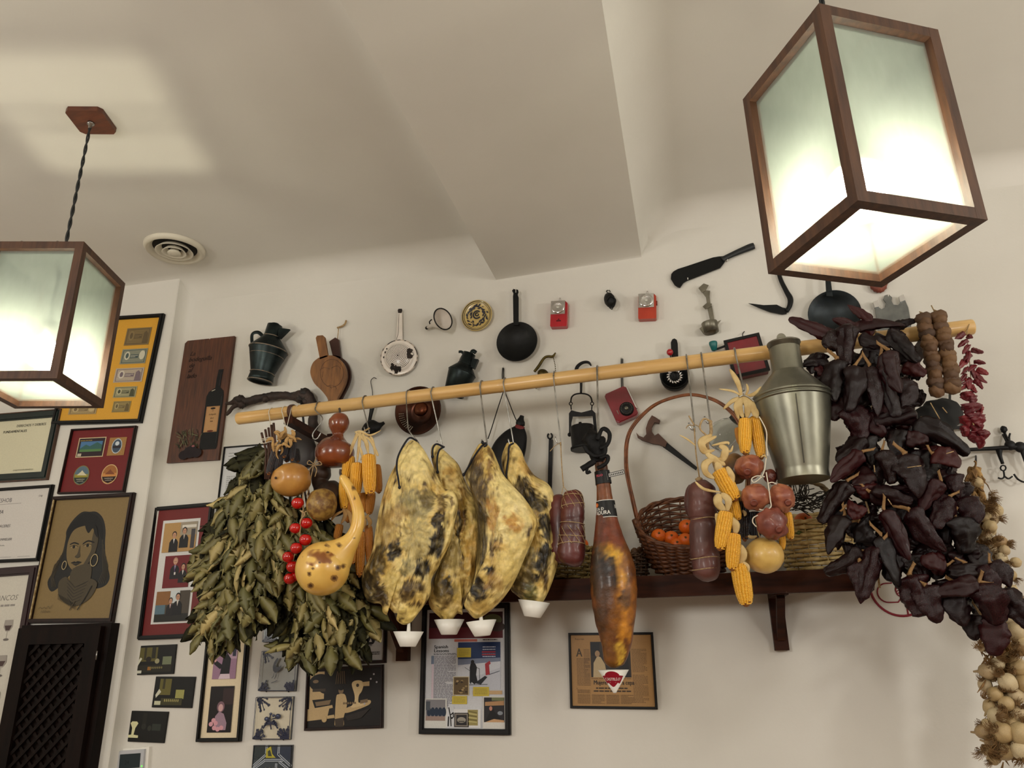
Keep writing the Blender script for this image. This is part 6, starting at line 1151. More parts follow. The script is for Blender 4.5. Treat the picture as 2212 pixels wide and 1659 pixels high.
def band(y0, y1, x0, x1, w0, w1, nm, fn):
    A0, A1 = P(x0, y0, hoff), P(x1, y1, hoff); m = mpp(A0); ax = A1 - A0; zx = ax.normalized(); X_ = (V((1, 0, 0)) - zx * zx.x).normalized(); Y_ = X_.cross(zx); Y_ = Y_ if Y_.y < 0 else -Y_
    W_ = math.pi * (w0 + w1) / 4 * m; H_ = ax.length; a = Art((A0, X_, zx, Y_), W_, H_, (10, 10, 12)); a.mb = MB()
    def mp_(x, z, t_):
        k = .5 - z / H_; r = (w0 + (w1 - w0) * k) / 2 * m + .0012 + t_; q = x / ((w0 + w1) / 4 * m); return A0 + ax * k + X_ * (math.sin(q) * r) + Y_ * (math.cos(q) * r * .75)
    a.map = mp_
    for i in range(24): a.poly([((i / 24 - .5) * 2 * W_, -H_ / 2), (((i + 1) / 24 - .5) * 2 * W_, -H_ / 2), (((i + 1) / 24 - .5) * 2 * W_, H_ / 2), ((i / 24 - .5) * 2 * W_, H_ / 2)], (10, 10, 12)); a.t = 0
    a.t = .0003; fn(a); a.build(nm, printg, t)
WH = (214, 212, 206)
def lab1(a):
    for z0, z1 in ((0, .035), (.955, .99)):
        for i in range(24): a.r(-.5 + i / 12, z0, -.5 + (i + 1) / 12, z1, WH); a.t = .0003
    a.t = .0006; a.e(.16, .25, .10, .13, (206, 96, 40)); a.e(.16, .25, .05, .07, (226, 150, 90)); a.text('ESA Ð', .10, .58, .0135, WH, 'L', .0, .9, 1); a.text('TADURA', .06, .82, .0165, WH, 'L', 0, .8, 1); a.scrawl(.84, .5, .95, .3, .0008, WH, 3)
band(1082, 1120, 1307.5, 1311.5, 38.5, 43.5, 'origin_label', lab1)
def lab2(a): a.text('TILLO', .22, .46, .0095, (206, 70, 90), 'L', 0, .9, 1); a.line([(.2, .55), (.5, .55)], .0006, (150, 40, 60)); a.r(.68, .1, .98, .9, (60, 60, 62)); [a.r(.7, .14 + q * .1, .96, .18 + q * .1, (150, 150, 150)) for q in range(7)]
band(1018, 1046, 1300, 1304, 31, 33, 'maker_label', lab2)
B = (P(1331, 1023, hoff + .02), V((.96, -.2, .12)).normalized(), V((-.1, 0, 1)).normalized(), V((-.2, -.97, 0)).normalized()); a = Art(B, .052, .014, (24, 24, 26)); a.r(.04, .15, .96, .85, (196, 194, 188)); [a.r(.08 + q * .11, .3, .15 + q * .11, .72, (40, 40, 40)) for q in range(8)]; a.build('seal_tag', printg, t)
# paper cone cup under the ham
p = P(1328, 1497, .43); m = mpp(p); ptop = P(1328, 1447, .43); t = thing('cone_cup', p, 'white cone drip cup with red crest under ham leg', 'cup')
ax = V((0, 0, 1)); Hc = (ptop.z - p.z); MB().lathe(p, p + ax * Hc, [(0, 3.5 * m), (.06, 4.5 * m), (1, 33.5 * m), (1, 32 * m), (.08, 3 * m)], 40).build('cone', cup, t)
a = Art((p, V((1, 0, 0)), V((0, 0, 1)), NW), .08, .08, (0, 0, 0)); a.mb = MB()
FR = math.atan2(-p.x, p.y)          # the crest faces the middle of the room
def cm(x, z, t_): k = z / Hc + .55; r = (4.5 + (33.5 - 4.5) * (k - .06) / .94) * m + .0004 + t_; q = x / (20 * m) + FR * 0 - .05; return p + ax * (Hc * k) + V((math.sin(q) * r, -math.cos(q) * r, 0))
a.map = cm; RC = (150, 18, 40); g = lambda L: a.poly([(x * m, z * m) for x, z in L], RC)
def seg(x0, x1, lo, hi, n=10):
    for i in range(n):
        u0, u1 = i / n, (i + 1) / n; xa, xb = x0 + (x1 - x0) * u0, x0 + (x1 - x0) * u1; a.poly([(xa * m, lo(xa) * m), (xb * m, lo(xb) * m), (xb * m, hi(xb) * m), (xa * m, hi(xa) * m)], RC); a.t = 0
seg(-21, 21, lambda x: -4 - .006 * x * x, lambda x: 11 - .004 * x * x, 14)
seg(-12, 12, lambda x: -13 + .05 * x * x, lambda x: 19 - .05 * x * x, 10)
a.t = .0005; a.text('CASTILLO', 0.5 - .002, .5 - .0 / .08 + .0 , 8.2 * m, (236, 226, 220), 'C', 0, .86, 1); a.r(.36, .40, .64, .41, (226, 190, 190)); a.line([(.38, .56), (.62, .56)], .0008, (220, 170, 170)); a.build('crest', printm, t)
# ---------------------------------------------------------------- gourds
def z4(x, y): return 420 + x * .21093, 900 + y * .21093
gtan = mk('gourd_tan', (188, 138, 66), (150, 98, 42), rough=.35, scale=18, coat=.25, bump=.08, lo=.3, hi=.75)
gtex = mk('gourd_rough', (152, 120, 56), (104, 70, 32), rough=.5, scale=55, coat=.1, bump=.3, bscale=120, lo=.4, hi=.62)
gbrn = mk('gourd_brown', (134, 66, 26), (84, 36, 20), rough=.25, scale=9, coat=.4)
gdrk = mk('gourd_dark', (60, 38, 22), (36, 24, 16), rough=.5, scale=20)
gyel = mk('gourd_yellow', attr=True, rough=.3, scale=30, var=.06, coat=.3)
ACC = lambda x, y, of, rx, ry, **k: MB().ell(P(x, y, of), rx * mpp(P(x, y, of)), rx * mpp(P(x, y, of)), ry * mpp(P(x, y, of)), **k)
def stalk(t, pts, of, w_, m_=None): pa, ra = pxsweep([(a, b, w_) for a, b in pts], of, 4); MB().tube(pa, ra, 8, rough=.2).build('stalk', m_ or gdrk, t)
t = thing('gourd', P(629, 1073, .52), 'round tan gourd with a dimple, uppermost of the round gourds', 'gourd', 'dried gourds')
ACC(629, 1036, .52, 42, 37, seg=36, rings=24, nz=.05, ns=3, fn=lambda d: 1 - .16 * max(0, 1 - (d - V((-.30, -.95, .0))).length * 2.2)).build('shell', gtan, t)
MB().ell(P(616, 1040, .52) + V((-.002, -.057, 0)), .004, .003, .004, nz=.3, seg=10, rings=6).build('blossom_scar', gdrk, t)
t = thing('gourd', P(694, 1124, .50), 'smaller round gourd with rough speckled skin beside the tomatoes', 'gourd', 'dried gourds')
ACC(695, 1090, .50, 33, 35, seg=32, rings=20, nz=.05, ns=4).build('shell', gtex, t)
t = thing('bottle_gourd', P(722, 1008, .46), 'glossy brown bottle gourd with small round top over the pole', 'gourd', 'dried gourds')
pa, ra = pxsweep([(733, 892, 6), (733, 896, 26), (733, 905, 40), (732, 913, 44), (731, 924, 40), (730, 935, 26), (730, 941, 23), (729, 948, 36), (727, 956, 62), (725, 968, 80), (723, 980, 84), (722, 993, 78), (721, 1004, 58), (721, 1008, 14)], .46, 5); MB().tube(pa, ra, 32).build('shell', gbrn, t); stalk(t, [(734, 893), (734, 886), (733, 882)], .46, 5)
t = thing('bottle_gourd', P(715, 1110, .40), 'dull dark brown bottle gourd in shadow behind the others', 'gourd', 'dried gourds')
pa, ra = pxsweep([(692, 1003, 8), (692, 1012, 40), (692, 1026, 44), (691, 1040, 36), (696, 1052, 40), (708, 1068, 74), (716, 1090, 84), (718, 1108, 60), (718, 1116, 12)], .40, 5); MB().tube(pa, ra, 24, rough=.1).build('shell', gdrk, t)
t = thing('long_neck_gourd', P(690, 1286, .56), 'large yellow gourd with long curved neck and dark spots', 'gourd', 'dried gourds')
spots = [(765, 1054, 6, 5), (766, 1076, 3, 3), (732, 1178, 5, 5), (706, 1178, 5, 3), (708, 1193, 4, 3), (730, 1226, 6, 6), (741, 1223, 5, 5), (722, 1249, 8, 7), (668, 1240, 5, 5), (671, 1265, 7, 6), (676, 1228, 3, 3), (690, 1215, 3, 3), (745, 1149, 4, 3), (764, 1163, 3, 2)]
def gcol(p):
    x, y = px_of(p); n1 = noise.noise(V(p) * 18); c = mixc((230, 190, 100), (212, 164, 76), .5 + n1)
    n2 = noise.noise(V(p) * 60); d = math.hypot((x - 688) / 22, (y - 1205) / 12)
    if d < 1.6: c = mixc(c, (132, 78, 30), max(0, min(1, (1.5 - d + n2 * 2.2) * .9)))
    for a, b, rx, ry in spots:
        d = math.hypot((x - a) / rx, (y - b) / ry) * 1.25
        if d < 1.3: c = mixc(c, (66, 36, 18), .95 if d < .7 else .5)
    return c
pa, ra = pxsweep([(738, 1026, 5), (740, 1031, 15), (747, 1042, 20), (758, 1060, 22), (768, 1085, 24), (774, 1110, 26), (772, 1135, 28), (765, 1155, 31), (756, 1170, 40), (744, 1184, 56), (730, 1198, 78), (716, 1210, 92)], .56, 7)
mb = MB(); mb.tube(pa, ra, 28, cap=True, col=gcol); ctr = P(697, 1228, .565); m = mpp(ctr)
def gfn(d):
    return 1
mb.ell(ctr, 58 * m, 56 * m, 57 * m, seg=150, rings=110, fn=gfn, col=gcol); mb.build('shell', gyel, t); stalk(t, [(738, 1028), (735, 1022), (736, 1014)], .56, 6)
t = thing('gourd', P(1648, 1238, .46), 'pale yellow round gourd hanging before the straw basket', 'gourd', 'dried gourds')
ACC(1651, 1200, .46, 41, 38, seg=36, rings=24, nz=.03).build('shell', mk('gourd_pale', (206, 172, 96), (176, 134, 62), rough=.4, scale=22, coat=.15, bump=.1, lo=.3, hi=.8), t); stalk(t, [(1643, 1165), (1638, 1150), (1632, 1120)], .45, 3, twine)
t = thing('gourd', P(1586, 1050, .40), 'tan gourd with dark lower half behind husks and pomegranates', 'gourd', 'dried gourds')
ACC(1588, 1012, .40, 25, 34, nz=.06).build('shell', mk('gourd_two', (160, 116, 58), (70, 48, 26), rough=.4, scale=7, coat=.2), t)
for l in ([(629, 1000), (635, 970), (640, 925)], [(694, 1056), (672, 1010), (690, 960)], [(745, 1030), (748, 985), (756, 940), (760, 880)], [(693, 955), (680, 985), (664, 1004)]): pass
t = thing('twine_loop', P(693, 1000, .48), 'natural twine tied in a bow between the two tan gourds', 'twine')
mb = MB(); [mb.tube(pth(l, .50), .0016, 5) for l in ([(690, 960), (684, 985), (678, 1003), (674, 1020), (668, 1050), (662, 1075)], [(678, 1003), (668, 995), (664, 1002), (676, 1004), (690, 997), (694, 1004), (678, 1005)], [(678, 1004), (670, 1012), (668, 1020)], [(678, 1004), (684, 1014), (680, 1030)])]; mb.build('string', twine, t)
# ---------------------------------------------------------------- tomatoes
t = thing('tomato_string', P(632, 1262, .52), 'string of small shiny red tomatoes left of the long-neck gourd', 'tomatoes')
tom = mk('tomato_skin', (196, 18, 14), (172, 10, 10), rough=.15, scale=6, coat=.6); calyx = mk('calyx_green', (52, 66, 32), (36, 46, 24), rough=.6)
for x, y, r, of in ((643, 1087, 13.5, .53), (662, 1130, 13, .52), (638, 1141, 12.5, .53), (660, 1166, 13.5, .53), (640, 1184, 13, .54), (623, 1203, 13, .52), (632, 1224, 13.5, .51), (626, 1250, 13, .50), (636, 1245, 12, .49)):
    p = P(x, y, of); m = mpp(p); to = MB().ell(p, r * m, r * m, r * m * .93, seg=24, rings=16, fn=lambda d: 1 - .12 * max(0, d.z - .85) / .15).build('tomato', tom, t)
    mb = MB()
    for k in range(5): q = k * 1.257 + x; mb.tube([p + V((0, 0, r * m * .86)), p + V((math.cos(q) * r * m * .4, math.sin(q) * r * m * .4, r * m * .95)), p + V((math.cos(q) * r * m * .75, math.sin(q) * r * m * .75, r * m * .72))], [.0018, .0025, .0006], 5, flat=.5)
    mb.tube([p + V((0, 0, r * m * .8)), p + V((.004, 0, r * m * 1.35))], .0013, 5); mb.build('calyx', calyx, to)
mb = MB(); mb.tube(pth([(656, 1050, .50), (654, 1078, .52), (655, 1104, .53), (652, 1120, .53), (648, 1150, .53), (650, 1175, .53), (636, 1200, .52), (628, 1240, .50)]), .002, 6); [mb.tube(pth(l, .54), .0022, 5) for l in ([(648, 1102), (655, 1108), (662, 1104)], [(652, 1103), (658, 1112), (650, 1122), (648, 1132)])]; mb.build('string', twine, t)
# ---------------------------------------------------------------- maize
RW, KN = 15, 30
def cob_mesh(nm, seed):
    rg = random.Random(seed); prof = [(0, .12), (.01, .3), (.06, .40), (.2, .45), (.5, .45), (.75, .40), (.92, .28), (.985, .14), (1, .02)]
    def rad(u):
        for (a, ra_), (b, rb) in zip(prof, prof[1:]):
            if a <= u <= b: return ra_ + (rb - ra_) * (u - a) / (b - a)
        return .05
    core = MB().lathe((0, 0, 0), (0, 0, 1), prof, 14); k = MB()
    for i in range(KN):
        u = .045 + .92 * i / KN
        for j in range(RW):
            q = 2 * math.pi * (j + .06 * math.sin(i * .7)) / RW + .25 * u; r = rad(u); sc = rg.uniform(.88, 1.06)
            if u > .9 and rg.random() < .4: continue
            rd = V((math.cos(q), math.sin(q), 0)); tn = V((-math.sin(q), math.cos(q), 0)); wv = max(.05, r * math.pi / RW) * sc; hv = .0155 * sc
            c = rd * (r + .015); o_ = [c - tn * wv - V((0, 0, hv)), c + tn * wv - V((0, 0, hv)), c + tn * wv + V((0, 0, hv)), c - tn * wv + V((0, 0, hv))]; tp = [c + rd * .075 + tn * (a * wv * .60) + V((0, 0, b * hv * .62)) for a, b in ((-1, -1), (1, -1), (1, 1), (-1, 1))]
            z0 = V((0, 0, u)); k.add([x + z0 - rd * .03 for x in o_] + [x + z0 for x in tp], [(4, 5, 6, 7), (0, 1, 5, 4), (1, 2, 6, 5), (2, 3, 7, 6), (3, 0, 4, 7)])
    out = []
    for mb, n_ in ((core, 'core'), (k, 'kernels')):
        me = bpy.data.meshes.new(nm + '_' + n_); me.from_pydata(mb.v, [], mb.f); me.polygons.foreach_set('use_smooth', [True] * len(mb.f)); out.append(me)
    return out
cores = mk('cob_core', (150, 94, 34), (112, 66, 24), rough=.8)
corn_m = {'y': mk('maize_yellow', rand=[(236, 178, 40), (228, 166, 34), (240, 188, 56)], rough=.32, scale=220, var=.16, coat=.2), 'o': mk('maize_orange', rand=[(196, 132, 40), (180, 114, 34)], rough=.4, scale=220, var=.18), 'b': mk('maize_black', rand=[(20, 18, 26), (30, 24, 28)], rough=.35, scale=200, var=.2)}
for k_ in 'yob': pass
cm = {k_: cob_mesh('cob_' + k_, 3) for k_ in 'yob'}
for k_ in 'yob': cm[k_][0].materials.append(cores); cm[k_][1].materials.append(corn_m[k_])
def cob(t, a, b, w_, of, kind='y', of2=None, nm='maize_cob', label=None):
    pa, pb = P(*a, of), P(*b, of if of2 is None else of2); m = mpp(pa); M = orient(pa, pb, w_ * m * 1.02, w_ * m * 1.02, random.uniform(-.3, .3))
    o = inst(nm, cm[kind][0], t, M); k = bpy.data.objects.new('kernels', cm[kind][1]); S.collection.objects.link(k); k.parent = o; k['kind'] = 'stuff'; WL[k.name] = V()
    if label: o['label'] = label
    return o
husk = mk('dry_husk', (206, 182, 130), (170, 140, 86), rough=.75, scale=20, stretch=(1, 1, 1), bump=.3, bscale=90); huskd = mk('dark_husk', (176, 140, 84), (128, 94, 50), rough=.8, scale=20, bump=.3, bscale=90)
def strip(t, pts, of, w_, m_=None, nm='husk'):     # one dry leaf: tapered blade folded along its length
    pa = pth(pts, of, 5); n = len(pa); m = mpp(pa[0]); rs = [max(.0006, w_ * m / 2 * math.sin(math.pi * (.08 + .90 * i / (n - 1))) ** .7) for i in range(n)]
    return MB().tube(pa, rs, 8, flat=.28, rough=.25).build(nm, m_ or husk, t)
rg = random.Random(11)
t = thing('maize_bunch', P(760, 1260, .44), 'bunch of yellow maize cobs beside the long-neck gourd', 'corn', 'hanging maize')
for a, b, w_, of, kd in (((1590, 400), (1555, 650), 112, .45, 'y'), ((1668, 470), (1648, 830), 118, .47, 'y'), ((1782, 385), (1800, 815), 128, .48, 'y'), ((1862, 490), (1890, 790), 84, .43, 'o'), ((1530, 640), (1530, 960), 92, .44, 'y'), ((1735, 780), (1722, 990), 82, .42, 'o'), ((1815, 770), (1785, 1010), 84, .42, 'o'), ((1600, 830), (1570, 1090), 80, .42, 'o'), ((1490, 1100), (1450, 1290), 78, .43, 'o'), ((1625, 1230), (1620, 1515), 78, .47, 'o'), ((1705, 1170), (1690, 1650), 92, .46, 'o'), ((1780, 1110), (1805, 1570), 80, .45, 'o')): cob(t, z4(*a), z4(*b), w_ * .211, of, kd)
for l, w_ in (([(1690, 150), (1640, 250), (1590, 400)], 50), ([(1700, 150), (1690, 260), (1665, 470)], 55), ([(1720, 170), (1760, 270), (1785, 390)], 60), ([(1650, 160), (1720, 220), (1780, 300)], 46), ([(1700, 190), (1800, 240), (1870, 380), (1880, 405)], 40), ([(1640, 160), (1700, 150), (1800, 190), (1910, 140)], 34), ([(1800, 200), (1830, 260), (1862, 480)], 40), ([(1660, 170), (1610, 300), (1560, 420)], 36), ([(1690, 300), (1720, 400), (1700, 450)], 44)): strip(t, [z4(*q) for q in l], .475, w_ * .211 * .7)
for l, w_ in (([(1520, 940), (1545, 1010), (1500, 1100)], 60), ([(1540, 950), (1600, 1020), (1620, 1220)], 60), ([(1700, 1000), (1740, 1080), (1710, 1180)], 60), ([(1760, 1010), (1800, 1080), (1780, 1140)], 56), ([(1790, 1000), (1740, 1040), (1700, 1040)], 40), ([(1530, 960), (1440, 1010), (1400, 1070)], 40)): strip(t, [z4(*q) for q in l], .47, w_ * .211 * .8, huskd)
MB().tube(pth([(798, 925, .42), (780, 935, .45), (768, 940, .46), (790, 945, .47), (806, 938, .46)]), .003, 6).build('tie', twine, t)
zc = lambda x, y: (1440 + x * .32547, 780 + y * .32547)
t = thing('maize_braid', P(1605, 1305, .47), 'braid of five maize cobs with pale husks, right of brown sausage', 'corn', 'hanging maize')
for a, b, w_, of in (((340, 722), (465, 930), 100, .50), ((430, 900), (470, 1065), 74, .47), ((395, 995), (352, 1262), 92, .52), ((448, 1140), (432, 1395), 86, .52), ((478, 1340), (532, 1632), 108, .50)): cob(t, zc(*a), zc(*b), w_ * .3255, of)
for l, w_ in (([(300, 490), (230, 530), (250, 600), (320, 590)], 50), ([(330, 500), (240, 550), (290, 620)], 44), ([(350, 560), (390, 590), (370, 650), (330, 650)], 60), ([(260, 610), (330, 660), (390, 690)], 56), ([(330, 640), (260, 680), (260, 740), (320, 780)], 60), ([(400, 700), (430, 760), (440, 810)], 50), ([(330, 660), (345, 700), (350, 760)], 60), ([(190, 800), (250, 850), (360, 870)], 24), ([(350, 880), (340, 940), (390, 1000)], 70), ([(360, 880), (410, 920), (400, 1000)], 60), ([(330, 1010), (350, 1100), (330, 1180)], 50), ([(410, 1040), (460, 1090), (450, 1150)], 64), ([(490, 1220), (510, 1290), (480, 1345)], 60), ([(500, 1330), (540, 1360), (545, 1400)], 26), ([(190, 560), (140, 520), (85, 490)], 16), ([(300, 560), (400, 540), (410, 555)], 24), ([(360, 560), (420, 600), (440, 560)], 20)): strip(t, [zc(*q) for q in l], .515, w_ * .3255 * .85)
mb = MB(); mb.tube(pth([(1534, 908), (1536, 935), (1528, 960), (1535, 985), (1545, 1010), (1560, 1070)], .46), .005, 7); mb.tube(pth([(1538, 912, .45), (1520, 905, .46), (1512, 925, .47), (1528, 942, .48)]), .003, 6); mb.build('braid_cord', twine, t)
t = thing('maize_pair', P(1625, 1000, .45), 'pair of bright maize cobs tied by husks under the pole, left of milk can', 'corn', 'hanging maize')
cob(t, zc(522, 378), zc(520, 625), 80 * .3255, .47); cob(t, zc(580, 365), zc(632, 655), 74 * .3255, .45); cob(t, zc(480, 440), zc(500, 560), 60 * .3255, .44, 'o')
for l, w_ in (([(420, 55), (470, 140), (500, 240)], 40), ([(500, 230), (480, 300), (510, 380)], 60), ([(510, 230), (540, 300), (530, 380)], 60), ([(520, 230), (570, 300), (585, 370)], 60), ([(520, 235), (590, 330), (600, 380)], 44), ([(500, 235), (440, 200), (345, 185)], 20), ([(490, 240), (430, 270), (375, 320)], 34), ([(510, 235), (580, 220), (628, 168)], 30), ([(495, 240), (460, 300), (480, 390)], 40), ([(520, 235), (540, 190), (530, 150)], 20), ([(625, 640), (650, 625), (665, 650)], 14)): strip(t, [zc(*q) for q in l], .475, w_ * .3255 * .85)
MB().tube(pth([zc(480, 240), zc(510, 228), zc(545, 240), zc(580, 268)], .48), .0022, 6).build('tie', steel, t)
t = thing('maize_bunch', P(1640, 1190, .40), 'dark bunch with black maize cobs and thin cobs behind pomegranates', 'corn', 'hanging maize')
for a, b, w_, of, kd in (((500, 880), (520, 1200), 70, .42, 'b'), ((585, 1000), (590, 1180), 84, .41, 'b'), ((800, 1000), (826, 1190), 54, .45, 'y'), ((770, 1150), (768, 1255), 40, .44, 'y'), ((690, 1060), (700, 1190), 60, .40, 'b')): cob(t, zc(*a), zc(*b), w_ * .3255, of, kd)
for l in ([(480, 860), (500, 890), (490, 930)], [(500, 990), (520, 1010), (515, 1030)], [(540, 1160), (570, 1170), (600, 1160)], [(520, 1300), (540, 1350), (548, 1390)]): strip(t, [zc(*q) for q in l], .45, 8)
MB().tube(pth([(1606, 850, .40), (1616, 940, .40), (1610, 1060, .41)]), .002, 5).build('cord', twine, t)
# black cobs with crumpled husks above the bay leaves
t = thing('maize_bunch', P(600, 1030, .50), 'bunch of black maize cobs with crumpled husks above the bay leaves', 'corn', 'hanging maize')
for a, b, w_, of in (((935, 205), (915, 425), 76, .56), ((1010, 215), (1000, 455), 66, .54), ((835, 335), (755, 600), 76, .57), ((880, 355), (842, 570), 84, .56), ((980, 300), (940, 470), 70, .46), ((1040, 330), (1060, 470), 60, .44), ((890, 560), (830, 690), 80, .44)): cob(t, z4(*a), z4(*b), w_ * .211, of, 'b')
for k in range(26):
    x0, y0 = rg.uniform(800, 900), rg.uniform(110, 330)
    if k > 14: x0, y0 = rg.uniform(900, 1060), rg.uniform(100, 220)
    q = [(x0, y0)]; an = rg.uniform(0, 6.28)
    for s_ in range(3): an += rg.uniform(-1.4, 1.4); q.append((q[-1][0] + 34 * math.cos(an), q[-1][1] + 34 * math.sin(an) + 8))
    strip(t, [z4(*a) for a in q], .585 + rg.uniform(-.015, .01), rg.uniform(5, 9), huskd)
mb = MB(); p, r = pole_at(588); p2, r2 = pole_at(616)
wt = mk('white_string', (206, 198, 180), rough=.9)
for pp_, rr2, xx, yy in ((p, r, 589, 945), (p2, r2, 618, 925)): mb.tube([pp_ + V((0, -math.cos(a) * (rr2 + .002), math.sin(a) * (rr2 + .002))) for a in [math.radians(d) for d in (200, 170, 140, 110, 80, 50, 20, 0)]] + [P(xx, yy, .49), P(xx - 1, yy + 25, .52)], .0018, 5)
[mb.tube(pth(l, .55), .0013, 5) for l in ([(618, 925), (606, 945), (600, 975)], [(616, 925), (616, 950), (605, 985)], [(630, 880, .39), (619, 925)], [(632, 870, .36), (645, 872, .36), (640, 878, .38)])]; mb.build('white_string', wt, t)
# ---------------------------------------------------------------- bay leaves
leafm = mk('bay_leaf', rand=[(84, 82, 42), (120, 112, 62), (98, 94, 50), (150, 138, 84), (72, 70, 36), (128, 118, 66), (188, 168, 110), (108, 102, 54), (92, 90, 48), (140, 126, 72)], rough=.48, scale=60, var=.2, bump=.15, bscale=90)
def leaf_mesh(seed):
    rg = random.Random(seed); n = 9; vs = []; fs = []; cu = rg.uniform(-.16, .16); tw = rg.uniform(-.4, .4); fold = rg.uniform(.05, .28); wv = rg.uniform(.06, .14)
    for i in range(n):
        u = i / (n - 1); hw = .5 * math.sin(math.pi * min(1, u * .96 + .02) ** .92) ** .85 + .012; cy_ = cu * math.sin(u * math.pi) * 3; ct, st_ = math.cos(tw * u), math.sin(tw * u)
        for x, th in ((-1, 0), (0, 1), (1, 0), (0, -1)):
            X = x * hw * (1 + wv * math.sin(u * 19 + x)); Y = cy_ + abs(x) * fold * hw * 1.2 + (th * .02 if x == 0 else 0) + wv * .6 * math.sin(u * 15 + x * 2) * abs(x); vs.append((X * ct - Y * st_, X * st_ + Y * ct, u))
    for i in range(n - 1):
        for k in range(4): fs.append((i * 4 + k, i * 4 + (k + 1) % 4, i * 4 + 4 + (k + 1) % 4, i * 4 + 4 + k))
    me = bpy.data.meshes.new('leaf'); me.from_pydata(vs, [], fs); me.polygons.foreach_set('use_smooth', [True] * len(fs)); me.materials.append(leafm); return me
LM = [leaf_mesh(k) for k in range(7)]
def inside(p, poly):
    x, y = p; c = False; n = len(poly)
    for i in range(n):
        (x1, y1), (x2, y2) = poly[i], poly[i - 1]
        if (y1 > y) != (y2 > y) and x < (x2 - x1) * (y - y1) / (y2 - y1) + x1: c = not c
    return c
def bunch(label, poly, anchor, off0, off1, nl, ns, seed, cx, hw, Lr, back=.30):
    rg = random.Random(seed); xs = [a for a, b in poly]; ys = [b for a, b in poly]
    t = thing('bay_branch_bunch', P(anchor[0], max(ys), off0), label, 'herbs', 'bunches of dried bay branches')
    def spot(): 
        while True:
            p = (rg.uniform(min(xs), max(xs)), rg.uniform(min(ys), max(ys)))
            if inside(p, poly): return p
    def leafat(x, y, of, sc=1.):
        an = math.atan2(y - anchor[1], x - anchor[0]); an = an * .55 + (math.pi / 2) * .45 + rg.gauss(0, .46); L = rg.uniform(*Lr) * sc
        a = P(x, y, of); b = P(x + L * math.cos(an), y + L * math.sin(an), of + rg.uniform(-.012, .018)); w_ = L * rg.uniform(.35, .50) * mpp(a); return orient(a, b, w_, w_ * .9, rg.uniform(-.8, .8))
    mb = MB()
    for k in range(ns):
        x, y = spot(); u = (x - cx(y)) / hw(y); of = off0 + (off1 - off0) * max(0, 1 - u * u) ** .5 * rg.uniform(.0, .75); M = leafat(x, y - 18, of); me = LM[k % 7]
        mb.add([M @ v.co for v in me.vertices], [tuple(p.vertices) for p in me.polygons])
    o = mb.build('inner_leaves', mk('bay_leaf_shaded', (50, 48, 25), (30, 30, 16), rough=.75, scale=30, spec=.2), t); o['kind'] = 'stuff'  # inner leaves coloured darker, painting in the shade within the bunch
    for k in range(nl):
        x, y = spot(); u = (x - cx(y)) / hw(y); of = off0 + (off1 - off0) * max(0, 1 - u * u) ** .5 * rg.uniform(.66, 1.0)
        inst('leaf', LM[k % 7], t, leafat(x, y - 20, of))
    return t
PB1 = [(562, 972), (586, 985), (590, 1045), (610, 1088), (632, 1112), (628, 1180), (612, 1230), (560, 1300), (550, 1370), (540, 1350), (500, 1370), (475, 1400), (455, 1380), (440, 1390), (432, 1330), (440, 1280), (430, 1210), (444, 1180), (470, 1130), (500, 1085), (522, 1045), (540, 1010)]
t = bunch('main bunch of dried olive green bay branches at left end of pole', PB1, (606, 940), .36, .52, 265, 460, 21, lambda y: 600 - (y - 950) * .21, lambda y: 40 + min(1, (y - 950) / 230) * 75, (46, 74))
tw = mk('bay_twig', (78, 46, 30), (54, 34, 24), rough=.7, scale=40)
for k, (x, y, x2, y2) in enumerate(((565, 935, 575, 975), (573, 928, 581, 975), (580, 924, 586, 980), (586, 918, 590, 970), (591, 914, 596, 975))): MB().tube([P(x, y, .50), P(x2, y2, .50), P(x2 + (570 - x2) * .3, y2 + 60, .50)], .0042, 8).build('twig', tw, t)
mb = MB(); [mb.tube([P(564 + 12 * (1 - math.cos(a)), 946 + dy + 2 * math.sin(a * 2), .503 + .012 * math.sin(a)) for a in [k * math.pi / 6 for k in range(7)]], .0013, 5) for dy in (0, 3, 10)]; mb.build('white_string', wt, t)
PB2 = [(600, 1080), (660, 1090), (700, 1130), (740, 1180), (770, 1240), (790, 1310), (793, 1350), (770, 1400), (735, 1425), (700, 1410), (660, 1420), (640, 1425), (625, 1380), (610, 1330), (560, 1330), (560, 1250), (605, 1200)]
t = bunch('second bunch of bay leaves hanging lower behind the long-neck gourd', PB2, (650, 1000), .36, .49, 190, 360, 33, lambda y: 640 + (y - 1080) * .20, lambda y: 50 + min(1, (y - 1080) / 200) * 50, (46, 74))
for k in range(4): MB().tube(pth([(640 + k * 6, 1010), (645 + k * 10, 1100), (650 + k * 20, 1180), (655 + k * 28, 1260)], .42), .0035, 7).build('twig', tw, t)
# ---------------------------------------------------------------- sausages
saus = mk('cured_sausage', (92, 38, 33), (60, 24, 22), rough=.42, scale=14, coat=.1, bump=.25, bscale=60); sausb = mk('brown_sausage', (98, 56, 48), (70, 38, 34), rough=.5, scale=9, bump=.2, bscale=50, coat=.1)
z2 = lambda x, y: (1180 + x * .31353, 780 + y * .31353)
t = thing('netted_sausage', P(1235, 1225, .40), 'dark red cured sausage in string netting, left of the ham leg', 'sausage')
pa, ra = pxsweep([(*z2(180, 892), 10), (*z2(182, 905), 34), (*z2(182, 960), 46), (*z2(182, 1040), 52), (*z2(180, 1100), 50), (*z2(178, 1150), 53), (*z2(176, 1220), 57), (*z2(174, 1300), 59), (*z2(172, 1360), 56), (*z2(165, 1400), 40), (*z2(162, 1412), 10)], .41, 5); MB().tube(pa, ra, 26, rough=.1).build('link', saus, t)
